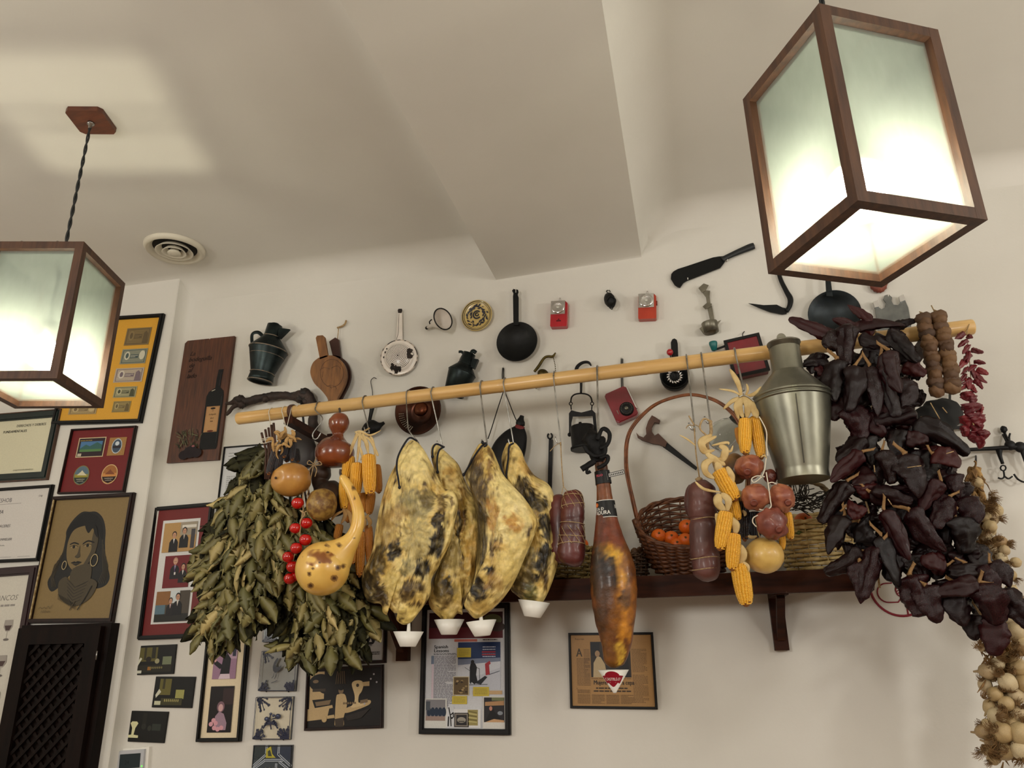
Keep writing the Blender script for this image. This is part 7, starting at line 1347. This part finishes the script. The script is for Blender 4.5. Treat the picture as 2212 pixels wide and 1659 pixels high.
pb2, rb2 = pxsweep([(*z2(100, 920), 10), (*z2(95, 950), 36), (*z2(90, 1050), 46), (*z2(90, 1200), 46), (*z2(95, 1330), 44), (*z2(110, 1390), 12)], .37, 5); MB().tube(pb2, rb2, 20, rough=.1).build('link', saus, t)
mb = MB()
for ph in range(10):
    for dr in (1, -1): mb.tube([pa[i] + V((math.sin(dr * i * .12 + ph * .628), -math.cos(dr * i * .12 + ph * .628), 0)) * (ra[i] * 1.03) for i in range(2, len(pa) - 4) if (i < 14 or 24 < i < 34)], .0009, 4) if dr > 0 else None
for i0 in (8, 12, 22, 29, 33): mb.tube([pa[i0] + V((math.sin(a), -math.cos(a), .12 * math.sin(a + i0))) * (ra[i0] * 1.03) for a in [k * .262 for k in range(24)]], .0012, 5, closed=True)
o = mb.build('netting', twine, t); o['kind'] = 'stuff'
mb = MB(); mb.tube(pth([(1211, 955, .40), (1213, 1000, .41), (1217, 1050, .41)]), .0018, 5); mb.tube(pth([(1217, 1050, .41), (1213, 1068, .42)]), .0012, 5); mb.tube(pth([(1217, 1050, .41), (1224, 1060, .42)]), .0012, 5); mb.tube(pth([(1212, 957, .40), (1200, 962, .41), (1188, 975, .42)]), .0012, 5); mb.build('string', twine, t)
t = thing('double_sausage', P(1520, 1255, .42), 'thick purplish brown cured sausage in two lobes, over the handled basket', 'sausage')
pa, ra = pxsweep([(*zc(228, 790), 8), (*zc(230, 802), 30), (*zc(232, 840), 56), (*zc(235, 920), 62), (*zc(236, 990), 62), (*zc(238, 1040), 56), (*zc(238, 1056), 53), (*zc(240, 1090), 58), (*zc(245, 1180), 60), (*zc(252, 1280), 62), (*zc(260, 1310), 60), (*zc(262, 1370), 60), (*zc(258, 1430), 50), (*zc(255, 1462), 14)], .42, 5); MB().tube(pa, ra, 28, rough=.06).build('link', sausb, t)
pa, ra = pxsweep([(*zc(178, 830), 20), (*zc(168, 880), 30), (*zc(170, 970), 34), (*zc(185, 1040), 22)], .39, 5); MB().tube(pa, ra, 18, rough=.06).build('link', sausb, t)
for y_, w_ in ((1052, 54), (1312, 61), (1385, 58)): mb = MB(); c_ = P(*zc(244 + (y_ - 1052) * .05, y_), .42); m = mpp(c_); mb.tube([c_ + V((math.sin(a) * w_ * .5 * m, -math.cos(a) * w_ * .5 * m, .002 * math.sin(2 * a))) * 1.0 for a in [k * .2618 for k in range(24)]], .0016, 5, closed=True); mb.build('binding', twine, t)
mb = MB(); mb.tube(pth([(1500, 925, .425), (1503, 975, .425), (1509, 1020, .42), (1512, 1038, .42)]), .0024, 6); mb.tube(pth([(1500, 920, .43), (1488, 918, .43), (1482, 925, .43)]), .0016, 5); mb.tube(pth([(1500, 918, .43), (1492, 905, .43), (1488, 898, .43)]), .0024, 5); mb.tube(pth([(1502, 918, .43), (1510, 922, .43), (1515, 932, .43)]), .0016, 5); mb.ell(P(1510, 1036, .425), .010, .008, .008, nz=.4); mb.build('string', twine, t)
# ---------------------------------------------------------------- pomegranates
pom = mk('dried_pomegranate', (184, 120, 84), (128, 66, 48), rough=.45, scale=16, coat=.2, bump=.2, bscale=50, lo=.35, hi=.62); pomd = mk('dark_pomegranate', (138, 74, 56), (96, 44, 36), rough=.45, scale=16, coat=.15, bump=.2, bscale=50)
t = thing('pomegranate_string', P(1665, 1180, .46), 'cluster of dried reddish pomegranates wired together left of the milk can', 'pomegranates')
for x, y, rx, ry, of, m_ in ((1618, 1009, 30, 25, .47, pom), (1632, 1074, 31, 28, .49, pom), (1688, 1076, 28, 30, .48, pom), (1667, 1131, 32, 34, .51, pomd), (1664, 1030, 14, 16, .42, pomd)):
    b = ACC(x, y, of, rx, ry, seg=28, rings=18, nz=.2, ns=5, fn=lambda d: 1 + .03 * math.sin(math.atan2(d.y, d.x) * 6)).build('pomegranate', m_, t); m = mpp(P(x, y, of))
    d = V((.3 if x > 1650 else -.2, -.8, -.5)).normalized(); c_ = P(x, y, of); MB().lathe(c_ + d * rx * m * .92, c_ + d * rx * m * 1.12, [(0, rx * m * .25), (.6, rx * m * .2), (1, rx * m * .28), (.7, rx * m * .12)], 10).build('crown', pomd, b)
mb = MB(); w2 = P(1, 1)
for l in ([(1655, 990), (1650, 1020), (1640, 1035), (1628, 1042), (1624, 1034), (1636, 1028), (1652, 1030)], [(1655, 1020), (1660, 1050), (1664, 1080), (1665, 1095), (1652, 1102), (1640, 1100)], [(1640, 1112), (1628, 1118), (1626, 1128), (1634, 1138)], [(1660, 1044), (1668, 1042), (1678, 1046)], [(1658, 985), (1656, 960), (1655, 930), (1640, 900)]): mb.tube(pth(l, .525), .0018, 5)
mb.build('white_wire', wt, t)
# ---------------------------------------------------------------- milk can
t = thing('milk_can', P(1742, 1033, .44), 'large grey tin milk can with lid hanging before the pole', 'can')
a, b = P(1693, 745, .44), P(1744, 1036, .44); b = V((a.x, a.y, b.z)); m = mpp(V((a.x, a.y, (a.z + b.z) / 2)))
MB().lathe(a, b, [(0, 32.5 * m), (.20, 33.5 * m), (.215, 34.5 * m), (.385, 78 * m), (.39, 81 * m), (.40, 83 * m), (.41, 83 * m), (.418, 80.5 * m), (.424, 80.5 * m), (.43, 82.5 * m), (.44, 82.5 * m), (.446, 79 * m), (.7, 66 * m), (.93, 53 * m), (.945, 52 * m), (1, 52.5 * m), (1, 50 * m)], 56).build('body', mk('milk_can_tin', (140, 138, 122), (96, 95, 84), rough=.36, metal=.8, scale=7, bump=.05, bscale=20, stretch=(1, 1, .5)), t, auto=22)
MB().lathe(a + V((0, 0, .016)), a - V((0, 0, .012)), [(0, .0005), (.1, 22 * m), (.35, 36 * m), (.5, 36 * m), (.52, 33.6 * m), (1, 33.4 * m)], 40).build('lid', tin, t)
MB().prism(circ(0, .004, 10 * m, 11 * m, 20), (a + V((-.004, 0, .020)), EX, EZ, NW), -.0012, .0012).build('lid_tab', tin, t)
mb = MB().bar(a + (b - a) * .46 + V((-.003, -79 * m - .001, 0)), a + (b - a) * .92 + V((-.003, -53.5 * m - .001, 0)), V((.0014, 0, 0)), V((0, .0012, 0))); mb.build('seam', mk('seam_dark', (60, 58, 50), rough=.5, metal=.6), t)
pc, pr = pole_at(1700); mb = MB(); mb.tube([V((a.x, a.y, a.z - .03)) + V((0, .046, 0)), V((a.x, pc.y - pr - .004, pc.z + pr * .4)), V((a.x, pc.y, pc.z + pr + .004)), V((a.x, pc.y + pr + .004, pc.z)), V((a.x, pc.y + pr + .002, pc.z - .02))], .003, 6); mb.build('hanger', steel, t)
# ---------------------------------------------------------------- dried peppers
def pepper_mesh(seed):
    rg = random.Random(seed); n, sg = 20, 22; vs = []; fs = []; sd = V((seed * 5.1, 0, 0)); bend = rg.uniform(-.22, .22); b2 = rg.uniform(-.2, .2); fl = rg.uniform(.6, .9); ph = [rg.uniform(0, 6.28) for _ in range(3)]; tipk = rg.uniform(.55, .95)
    for i in range(n):
        u = i / (n - 1); r = .5 * (min(1, u / .10) ** .55) * (1 - max(0, (u - .35) / .65) ** 1.6 * tipk) * (1 if u < .96 else .55) + (.0 if u > 0 else .04)
        for k in range(sg):
            q = 2 * math.pi * k / sg; w_ = 1 + .20 * math.sin(3 * q + ph[0] + u * 2.2) + .13 * math.sin(5 * q + ph[1] - u * 3) + .08 * math.sin(9 * q + ph[2] + u * 2) + .24 * noise.noise(V((math.cos(q) * 3, math.sin(q) * 3, u * 9)) + sd) + .34 * noise.noise(V((math.cos(q) * 1.6, math.sin(q) * 1.6, u * 4.5)) + sd)
            vs.append((math.cos(q) * r * w_ + bend * math.sin(u * 3) + b2 * u * u, math.sin(q) * r * w_ * fl + .1 * math.sin(u * 4 + ph[0]), u))
    for i in range(n - 1):
        for k in range(sg): fs.append((i * sg + k, i * sg + (k + 1) % sg, (i + 1) * sg + (k + 1) % sg, (i + 1) * sg + k))
    fs.append(tuple(range(sg - 1, -1, -1))); fs.append(tuple((n - 1) * sg + k for k in range(sg)))
    me = bpy.data.meshes.new('pepper'); me.from_pydata(vs, [], fs); me.polygons.foreach_set('use_smooth', [True] * len(fs)); return me
def stem_mesh(seed):
    rg = random.Random(seed); mb = MB(); a = rg.uniform(-.3, .3); mb.tube(bez([V((0, 0, .04)), V((a * .3, .05, -.06)), V((a, .1, -.16)), V((a * 1.6, .1, -.25))], 3), [.13, .10, .075, .06, .055, .05, .05, .05, .05, .065], 7)
    me = bpy.data.meshes.new('pepper_stem'); me.from_pydata(mb.v, [], mb.f); me.polygons.foreach_set('use_smooth', [True] * len(mb.f)); return me
pm_d = mk('dark_pepper', rand=[(18, 6, 8), (30, 10, 12), (13, 6, 7), (40, 13, 16), (20, 8, 9), (30, 14, 13)], rough=.25, scale=30, var=.45, bump=.3, bscale=50, coat=.0, spec=.24)
pm_r = mk('red_pepper', rand=[(48, 12, 15), (34, 9, 11), (62, 16, 16)], rough=.3, scale=30, var=.4, bump=.3, bscale=50, coat=0., spec=.25)
stm = mk('pepper_stem', (150, 112, 62), (96, 70, 42), rough=.7, scale=60)
PM = {}; SM = []
for k in range(8):
    for nm, m_ in (('d', pm_d), ('r', pm_r)): me = pepper_mesh(k + (40 if nm == 'r' else 0)); me.materials.append(m_); PM[nm, k] = me
for k in range(4): me = stem_mesh(k); me.materials.append(stm); SM.append(me)
pc_ = [0]
def pepper(t, a, b, w_, of, kd='d', of2=None, stem=True, flat=.8):
    k = pc_[0]; pc_[0] += 1; w_ *= 1.2; cx_, cy2 = (a[0] + b[0]) / 2, (a[1] + b[1]) / 2; a = (cx_ + (a[0] - cx_) * 1.22, cy2 + (a[1] - cy2) * 1.22); b = (cx_ + (b[0] - cx_) * 1.22, cy2 + (b[1] - cy2) * 1.22); pa, pb = P(*a, of), P(*b, of if of2 is None else of2); w_ = w_ * mpp(pa); M = orient(pa, pb, w_, w_ * flat, random.uniform(-.6, .6)); o = inst('pepper', PM[kd, k % 8], t, M)
    if stem: s_ = bpy.data.objects.new('stem', SM[k % 4]); S.collection.objects.link(s_); s_.parent = o; WL[s_.name] = V()
    return o
A4 = lambda x, y: (1600 + x * .28936, 580 + y * .28936); A5 = lambda x, y: (1760 + x * .30133, 900 + y * .30133)
TU = t = thing('pepper_ristra', P(1880, 920, .46), 'upper bundle of dark dried peppers draped over the pole right of milk can', 'peppers', 'strings of dried peppers')
for a, b, w_, of, kd in (((680, 505), (385, 398), 84, .46, 'r'), ((860, 440), (705, 375), 62, .44, 'r'), ((960, 395), (820, 275), 52, .42, 'r'), ((860, 440), (1190, 420), 74, .42, 'r'), ((1160, 430), (1310, 402), 56, .40, 'd'), ((800, 440), (800, 700), 120, .47, 'd'), ((730, 560), (620, 580), 120, .46, 'd'), ((1130, 490), (1290, 690), 92, .46, 'd'), ((900, 520), (1110, 560), 80, .45, 'd'), ((1000, 580), (870, 720), 96, .44, 'd'), ((720, 700), (740, 965), 128, .48, 'd'), ((850, 755), (805, 1035), 112, .50, 'd'), ((965, 755), (990, 1070), 114, .49, 'd'), ((1055, 735), (1175, 1070), 108, .48, 'd'), ((1110, 640), (1185, 900), 116, .50, 'r'), ((1225, 730), (1365, 790), 84, .44, 'r'), ((640, 690), (480, 740), 96, .42, 'd'), ((1250, 840), (1215, 1040), 104, .45, 'd'), ((1060, 1000), (1090, 1095), 90, .46, 'r'), ((700, 800), (560, 860), 110, .42, 'd'), ((760, 980), (690, 1120), 92, .44, 'r'), ((1000, 640), (940, 780), 120, .44, 'd'), ((660, 850), (660, 960), 60, .45, 'r'), ((900, 900), (860, 1060), 110, .43, 'd'), ((1200, 1000), (1100, 1080), 100, .43, 'd'), ((1080, 520), (960, 620), 110, .40, 'd'), ((600, 640), (560, 780), 100, .42, 'd')): pepper(t, A4(*a), A4(*b), w_ * .2894, of, kd, stem=of > .47)
MB().tube([pole_at(1890)[0] + V((0, -math.cos(k * .26) * (pole_at(1890)[1] + .004), math.sin(k * .26) * (pole_at(1890)[1] + .004))) for k in range(24)], .003, 5, closed=True).build('tie', twine, t)
TM = t = thing('pepper_ristra', P(1900, 1290, .46), 'long middle string of dark dried peppers covering the shelf end', 'peppers', 'strings of dried peppers')
for a, b, w_, of, kd in (((800, 1060), (905, 1260), 140, .46, 'd'), ((930, 1110), (1065, 1235), 96, .45, 'r'), ((1290, 1090), (1030, 1160), 116, .46, 'd'), ((1190, 1215), (1170, 1405), 90, .47, 'd')): pepper(t, A4(*a), A4(*b), w_ * .2894, of, kd, stem=False)
mid = (((350, 165), (165, 300), 104, .46, 'd'), ((390, 150), (430, 335), 92, .45, 'd'), ((320, 270), (125, 440), 96, .49, 'r'), ((420, 420), (270, 470), 112, .46, 'r'), ((490, 260), (545, 460), 96, .48, 'd'), ((650, 290), (700, 560), 156, .50, 'd'), ((215, 490), (75, 745), 104, .47, 'd'), ((240, 640), (365, 665), 104, .50, 'r'), ((420, 545), (665, 625), 108, .48, 'd'), ((205, 730), (120, 970), 100, .49, 'd'), ((510, 700), (650, 1000), 104, .50, 'r'), ((330, 760), (445, 870), 124, .48, 'd'), ((320, 980), (100, 1110), 104, .48, 'd'), ((320, 1060), (300, 1310), 118, .49, 'd'), ((440, 960), (370, 1280), 116, .50, 'd'), ((490, 880), (600, 1190), 110, .49, 'd'), ((350, 470), (370, 580), 120, .46, 'r'), ((560, 540), (540, 680), 120, .43, 'd'), ((240, 760), (330, 900), 120, .44, 'd'), ((160, 620), (260, 740), 100, .43, 'd'), ((420, 880), (480, 1000), 120, .45, 'd'), ((600, 640), (640, 820), 130, .44, 'd'), ((280, 300), (300, 470), 130, .42, 'd'), ((420, 330), (460, 500), 130, .42, 'd'), ((560, 990), (520, 1160), 110, .45, 'd'), ((590, 130), (600, 290), 80, .46, 'd'))
for a, b, w_, of, kd in mid: pepper(t, A5(*a), A5(*b), w_ * .3013, of, kd, stem=of > .465)
t = thing('pepper_ristra', P(2110, 1390, .46), 'right string of dark dried peppers reaching down over the garlic braid', 'peppers', 'strings of dried peppers')
rgt = (((740, 60), (1075, 245), 116, .46, 'd'), ((660, 150), (800, 170), 96, .47, 'r'), ((860, 270), (1025, 350), 120, .48, 'r'), ((890, 480), (775, 660), 96, .49, 'r'), ((960, 590), (850, 770), 116, .48, 'd'), ((1010, 420), (1045, 570), 88, .46, 'd'), ((1080, 590), (1150, 800), 124, .46, 'd'), ((700, 690), (940, 920), 124, .49, 'd'), ((1010, 740), (1085, 960), 146, .47, 'd'), ((930, 1060), (770, 1030), 116, .47, 'r'), ((690, 1160), (790, 1400), 160, .48, 'd'), ((800, 1230), (900, 1450), 136, .49, 'd'), ((1150, 1190), (890, 1255), 100, .50, 'r'), ((1080, 1060), (1110, 1190), 136, .48, 'd'), ((1270, 1060), (1400, 1200), 104, .47, 'd'), ((1050, 1240), (1100, 1480), 156, .47, 'd'), ((1190, 1220), (1300, 1470), 166, .49, 'd'), ((1330, 1270), (1530, 1540), 150, .47, 'd'), ((1280, 1460), (1275, 1690), 136, .47, 'r'), ((1150, 1430), (1170, 1590), 104, .45, 'd'), ((790, 260), (760, 480), 140, .44, 'd'), ((780, 560), (720, 720), 140, .43, 'd'), ((900, 640), (960, 900), 140, .43, 'd'), ((830, 900), (880, 1080), 150, .44, 'd'), ((1000, 980), (1040, 1160), 150, .43, 'd'), ((700, 1000), (760, 1180), 150, .44, 'd'), ((960, 1180), (1000, 1380), 150, .44, 'd'), ((1180, 980), (1250, 1200), 130, .43, 'd'), ((720, 420), (840, 560), 130, .44, 'd'), ((940, 380), (1000, 520), 130, .42, 'd'), ((1160, 1100), (1300, 1280), 130, .46, 'd'), ((620, 880), (680, 1060), 110, .44, 'd'))
rf = random.Random(77)
def filler(tt, poly, n, o0, o1, L0=22, L1=36):
    xs = [a for a, b in poly]; ys = [b for a, b in poly]; c_ = 0
    while c_ < n:
        x, y = rf.uniform(min(xs), max(xs)), rf.uniform(min(ys), max(ys))
        if not inside((x, y), poly): continue
        an = rf.gauss(1.57, .9); L = rf.uniform(L0, L1); pepper(tt, (x, y), (x + L * math.cos(an), y + L * math.sin(an)), rf.uniform(26, 36), rf.uniform(o0, o1), 'r' if rf.random() < .12 else 'd', stem=rf.random() < .2); c_ += 1
filler(TU, [(1790, 730), (1870, 700), (1950, 720), (1965, 800), (1985, 850), (1960, 880), (1870, 880), (1800, 860), (1770, 810)], 44, .37, .42)
filler(TM, [(1830, 900), (1960, 880), (1990, 960), (1960, 1080), (1940, 1190), (1890, 1220), (1850, 1220), (1810, 1170), (1830, 1060), (1830, 980)], 64, .38, .44)
filler(t, [(1970, 920), (2040, 960), (2080, 1060), (2100, 1180), (2140, 1260), (2140, 1340), (2060, 1290), (1985, 1240), (1955, 1160), (1970, 1060)], 70, .38, .44)
for a, b, w_, of, kd in rgt: pepper(t, A5(*a), A5(*b), w_ * .3013, of, kd, stem=of > .465)
mb = MB()
for l in ([(1900, 760), (1880, 900), (1850, 1000), (1880, 1120), (1900, 1270)], [(1990, 900), (2010, 1000), (2000, 1110), (2050, 1220), (2120, 1330)]): mb.tube(pth(l, .42), .003, 6)
for x, y, x2, y2 in ((2010, 870, 2030, 905), (2036, 880, 2046, 892), (1918, 1078, 1926, 1090), (1960, 1010, 1990, 1006), (1888, 1005, 1890, 1020), (2044, 980, 2060, 975)): mb.tube([P(x, y, .52), P(x2, y2, .52)], .0014, 5)
mb.build('cord', twine, t)
# dark felt hat-shaped pouch behind the peppers
t = thing('black_pouch', P(2010, 930, .2), 'soft black pouch on the wall behind the peppers under the figs', 'pouch')
pa, ra = pxsweep([(1960, 930, 20), (1990, 918, 60), (2020, 905, 76), (2050, 890, 70), (2072, 880, 30)], .24, 5); MB().tube(pa, ra, 20, flat=.5, rough=.2).build('body', mk('black_felt', (24, 25, 23), (15, 16, 15), rough=.8, scale=20), t)
mb = MB(); mb.tube(pth([(2040, 905, .22), (2050, 880, .1), (2052, 850, .01)]), .004, 6); mb.build('strap', leath, t)
t = thing('iron_bar', P(2060, 915, .0), 'short double black iron bar on wall beside the red chilli string', 'bar')
mb = MB(); mb.bar(P(2030, 906, .03), P(2088, 903, .03), EZ * .004, NW * .004); mb.bar(P(2030, 926, .03), P(2088, 923, .03), EZ * .005, NW * .004); mb.bar(P(2040, 900, .026), P(2042, 930, .026), EX * .005, NW * .004); mb.bar(P(2084, 900, .012), P(2084, 928, .012), EX * .004, NW * .012); mb.build('bars', iron, t)
# ---------------------------------------------------------------- fig strings
figm = mk('dried_fig', rand=[(108, 76, 46), (82, 56, 36), (126, 92, 56), (70, 48, 32)], rough=.6, scale=50, var=.3, bump=.3, bscale=80)
def fig_mesh():
    mb = MB().ell((0, 0, 0), .5, .5, .5, seg=20, rings=10, nz=.22, ns=6); me = bpy.data.meshes.new('fig'); me.from_pydata(mb.v, [], mb.f); me.polygons.foreach_set('use_smooth', [True] * len(mb.f)); me.materials.append(figm); return me
FM = fig_mesh()
for L, w_, lb in (([(1365, 375), (1395, 510), (1420, 640), (1445, 780), (1462, 915)], 34, 'left string of pressed brown dried figs over the pole end'), ([(1472, 360), (1512, 500), (1542, 640), (1568, 780), (1575, 890)], 37, 'right string of pressed brown dried figs, nearest the pole end')):
    t = thing('fig_string', P(*A4(*L[-1]), .41), lb, 'figs', 'strings of dried figs'); pa = bez([P(*A4(*q), .41) for q in L], 8); m = mpp(pa[0]); n = 15
    for k in range(n):
        i = k * (len(pa) - 1) / (n - 1); p = pa[int(i)].lerp(pa[min(len(pa) - 1, int(i) + 1)], i % 1); ax = (pa[min(len(pa) - 1, int(i) + 1)] - pa[max(0, int(i) - 1)]).normalized(); w2 = w_ * m * random.uniform(.92, 1.06)
        M = orient(p - ax * .0, p + ax * .040, w2, w2 * .8, k * 1.3); inst('fig', FM, t, M)
    mb = MB(); q0 = pa[0]; mb.tube([pa[0] + V((0, 0, -.01)), pa[0] + V((.004, 0, .018)), pa[0] + V((-.004, .01, .028))], .0018, 5); 
    if w_ > 35: mb.tube(pth([(2024, 683, .41), (2018, 672, .39), (2012, 660, .37)]), .0018, 5)
    mb.tube(pa, .0015, 4); mb.build('string', twine, t)
# ---------------------------------------------------------------- small red chillies
chm = mk('chilli_red', rand=[(112, 18, 30), (90, 12, 24), (128, 26, 34)], rough=.35, scale=50, var=.3, bump=.3, bscale=70, coat=.2)
chme = []
for k in range(4): me = pepper_mesh(60 + k); me.materials.append(chm); chme.append(me)
t = thing('chilli_string', P(2110, 965, .38), 'string of small crimson chillies hanging at the pole right end', 'chillies')
small = [((1670, 480), (1600, 525)), ((1690, 530), (1625, 590)), ((1700, 570), (1660, 640)), ((1720, 600), (1815, 628)), ((1720, 640), (1665, 690)), ((1740, 690), (1830, 712)), ((1700, 680), (1620, 750)), ((1760, 750), (1845, 795)), ((1700, 740), (1640, 790)), ((1740, 780), (1840, 855)), ((1720, 830), (1650, 860)), ((1740, 830), (1810, 895)), ((1680, 790), (1640, 850)), ((1750, 720), (1700, 770)), ((1700, 860), (1640, 910)), ((1720, 870), (1760, 930)), ((1690, 500), (1735, 520)), ((1700, 620), (1690, 700)), ((1730, 740), (1740, 820)), ((1690, 820), (1700, 900))]
for k, (a, b) in enumerate(small):
    pa, pb = P(*A4(*a), .37), P(*A4(*b), .385); w_ = 11.5 * mpp(pa); inst('chilli', chme[k % 4], t, orient(pa, pb, w_, w_ * .9, k))
big = [(1690, 955, 95, 70), (1735, 985, 70, 70), (1700, 1050, 110, 80), (1775, 1055, 80, 80), (1690, 1140, 105, 90), (1780, 1140, 110, 90), (1740, 1200, 90, 80), (1670, 1215, 80, 80), (1805, 1245, 80, 80), (1740, 1260, 80, 90), (1775, 1300, 90, 90), (1730, 1110, 90, 60)]
for k, (x, y, a, b) in enumerate(big):
    p0, p1 = P(*A4(x - a * .1, y - b * .5), .375 + .01 * (k % 3)), P(*A4(x + a * .12, y + b * .5), .375 + .01 * (k % 3)); w_ = a * .2894 * mpp(p0); inst('chilli', chme[k % 4], t, orient(p0, p1, w_, w_ * .8, k * 1.7))
mb = MB(); mb.tube(pth([A4(1700, 400), A4(1690, 500), A4(1705, 650), A4(1720, 850), A4(1720, 1050), A4(1750, 1250)], .37), .0014, 5); mb.tube(pth([(2094, 700, .375), (2088, 715, .375), (2080, 725, .37)]), .0014, 5); mb.tube(pth([A4(1735, 1150), A4(1740, 1170)], .40), .002, 5); mb.build('string', twine, t)
# ---------------------------------------------------------------- garlic braid
gar = mk('garlic_skin', rand=[(196, 176, 134), (176, 150, 104), (206, 188, 150), (150, 120, 78)], rough=.5, scale=40, var=.2, bump=.2, bscale=60)
root = mk('garlic_roots', (138, 104, 60), (98, 72, 42), rough=.9, scale=80)
def garlic_mesh(seed):
    sd = seed
    mb = MB().ell((0, 0, 0), .5, .5, .46, seg=24, rings=14, fn=lambda d: (1 + .07 * abs(math.sin(math.atan2(d.y, d.x) * 3 + sd)) - .04) * (1 if d.z < .55 else 1 + (d.z - .55) * .5)); mb.tube([V((0, 0, .42)), V((.02, 0, .62)), V((.06, .03, .85))], [.16, .085, .06], 8)
    me = bpy.data.meshes.new('garlic_bulb'); me.from_pydata(mb.v, [], mb.f); me.polygons.foreach_set('use_smooth', [True] * len(mb.f)); me.materials.append(gar)
    rb = MB(); rg = random.Random(seed)
    for k in range(60):
        q = rg.uniform(0, 6.28); r = rg.uniform(.02, .24); L = rg.uniform(.14, .5); rb.tube([V((math.cos(q) * r * .6, math.sin(q) * r * .6, -.40)), V((math.cos(q) * (r + .07), math.sin(q) * (r + .07), -.46 - L * .5)), V((math.cos(q + .4) * (r + .14), math.sin(q + .4) * (r + .14), -.46 - L))], .011, 3, cap=False)
    mr = bpy.data.meshes.new('garlic_roots'); mr.from_pydata(rb.v, [], rb.f); mr.materials.append(root); return me, mr
GM = [garlic_mesh(k) for k in range(4)]
A6 = lambda x, y: (1800 + x * .24656, 1250 + y * .24656)
t = thing('garlic_braid', P(2190, 1640, .24), 'long braid of cream garlic bulbs with brown roots at right edge', 'garlic')
gl = [(A6(1640, 450), 30, .28), (A6(1650, 600), 34, .29), (A6(1442, 745), 24, .27), (A6(1355, 812), 30, .27), (A6(1525, 905), 34, .29), (A6(1420, 1010), 27, .28), (A6(1515, 1095), 28, .29), (A6(1435, 1200), 34, .27), (A6(1575, 1270), 27, .28), (A6(1475, 1345), 40, .29), (A6(1650, 1350), 42, .30), (A6(1320, 1340), 29, .26), (A6(1500, 1500), 36, .27), (A6(1660, 1500), 44, .29), (A6(1300, 615), 12, .26), (A6(1330, 930), 26, .25), (A6(1600, 1030), 30, .27), (A6(1620, 780), 30, .27), (A6(1380, 1120), 28, .25), (A6(1560, 700), 26, .26), (A6(1620, 1180), 32, .28), (A6(1560, 1420), 34, .26), (A6(1400, 1440), 26, .25), (A6(1680, 920), 34, .27), (A6(1700, 1230), 36, .27),
      (A5(1255, 790), 25, .29), (A5(1225, 850), 22, .27), (A5(1340, 1015), 22, .29), (A5(1440, 1045), 20, .30), (A5(1410, 1250), 24, .29), (A5(1440, 1540), 34, .29), (A5(1480, 1640), 34, .29), (A5(1165, 470), 20, .27), (A5(1140, 800), 16, .28), (A5(1330, 900), 26, .27), (A5(1180, 660), 20, .26), (A5(1270, 960), 24, .27), (A5(1400, 1140), 24, .27), (A5(1440, 1350), 28, .27), (A5(1140, 1520), 18, .25), (A5(1380, 1450), 28, .26), (A5(1320, 1060), 24, .26), (A5(1220, 720), 22, .26), (A5(1360, 960), 20, .29)]
rg = random.Random(29)
for k in range(34):
    y = rg.uniform(1090, 1640); lo = 2095 + max(0, (1300 - y)) * .16 if y < 1300 else 2108; gl.append(((rg.uniform(lo + 4, min(2212, 2150 + (y - 1090) * .2)), y), rg.uniform(17, 27), rg.uniform(.235, .262)))
rg = random.Random(17)
for k, ((x, y), d_, of) in enumerate(gl):
    p = P(x, y, of); s_ = d_ * mpp(p) * 1.12; dr = V((rg.choice((-1, 1)) * rg.uniform(.2, .9), -rg.uniform(.1, .7), rg.uniform(-.2, .9))).normalized(); z_ = -dr if rg.random() < .5 else V((dr.x, .5, abs(dr.z))).normalized()
    M = orient(p, p + z_ * s_, s_, s_, rg.uniform(0, 6)); o = inst('garlic_bulb', GM[k % 4][0], t, M); r_ = bpy.data.objects.new('roots', GM[k % 4][1]); S.collection.objects.link(r_); r_.parent = o; r_['kind'] = 'stuff'; WL[r_.name] = V()
for k in range(46):
    y = rg.uniform(1060, 1640); x = rg.uniform(2098 if y > 1300 else 2110 + (1300 - y) * .1, min(2212, 2140 + (y - 1060) * .2)); p = P(x, y, rg.uniform(.27, .30)); s_ = rg.uniform(.035, .055); q = V((rg.uniform(-1, 1), -.5, rg.uniform(-.6, .9))).normalized()
    o = inst('root_tuft', GM[k % 4][1], t, orient(p + q * -.02, p - q * s_ - q * .02, s_, s_)); o['kind'] = 'stuff'
mb = MB()
for k in range(360):       # dry leaves and roots between the bulbs
    u = rg.random(); x = 2090 + u * 90 + rg.uniform(-26, 30); y = 1010 + u * 620 + rg.uniform(-20, 20); of = rg.uniform(.22, .28); an = rg.uniform(.6, 2.4); L = rg.uniform(14, 40)
    a, b = P(x, y, of), P(x + L * math.cos(an), y + L * math.sin(an), of + rg.uniform(-.01, .01)); mb.tube([a, a.lerp(b, .5) + V((rg.uniform(-.006, .006), 0, 0)), b], [.0015, rg.uniform(.0015, .005), .0006], 5, flat=.5)
o = mb.build('dry_leaves', root, t); o['kind'] = 'stuff'
mb = MB(); pa = pth([(2104, 1010), (2112, 1060), (2125, 1150), (2150, 1280), (2170, 1400), (2185, 1520), (2190, 1640)], .225)
for ph in (0, 2.1, 4.2): mb.tube([p + V((math.cos(i * .5 + ph) * .012, math.sin(i * .5 + ph) * .008, 0)) for i, p in enumerate(pa)], .009, 6)
mb.build('plait', huskd, t)
mb = MB(); [mb.tube(pth(l, .26), .003, 6) for l in ([(2105, 1015), (2108, 1000), (2104, 996)], [(2100, 1060), (2118, 1080), (2130, 1088)], [(2096, 1066), (2112, 1082), (2122, 1088)])]; [mb.tube(pth([(2085 + k * 5, 1040), (2092 + k * 4, 1025), (2104 + k, 1016)], .27), .004, 6) for k in range(5)]; o = mb.build('top_stems', root, t); o['kind'] = 'stuff'
MB().tube([P(2108, 1002, .25), P(2108, 990, .12), P(2108, 985, .002)], .003, 6).build('nail', iron, t)
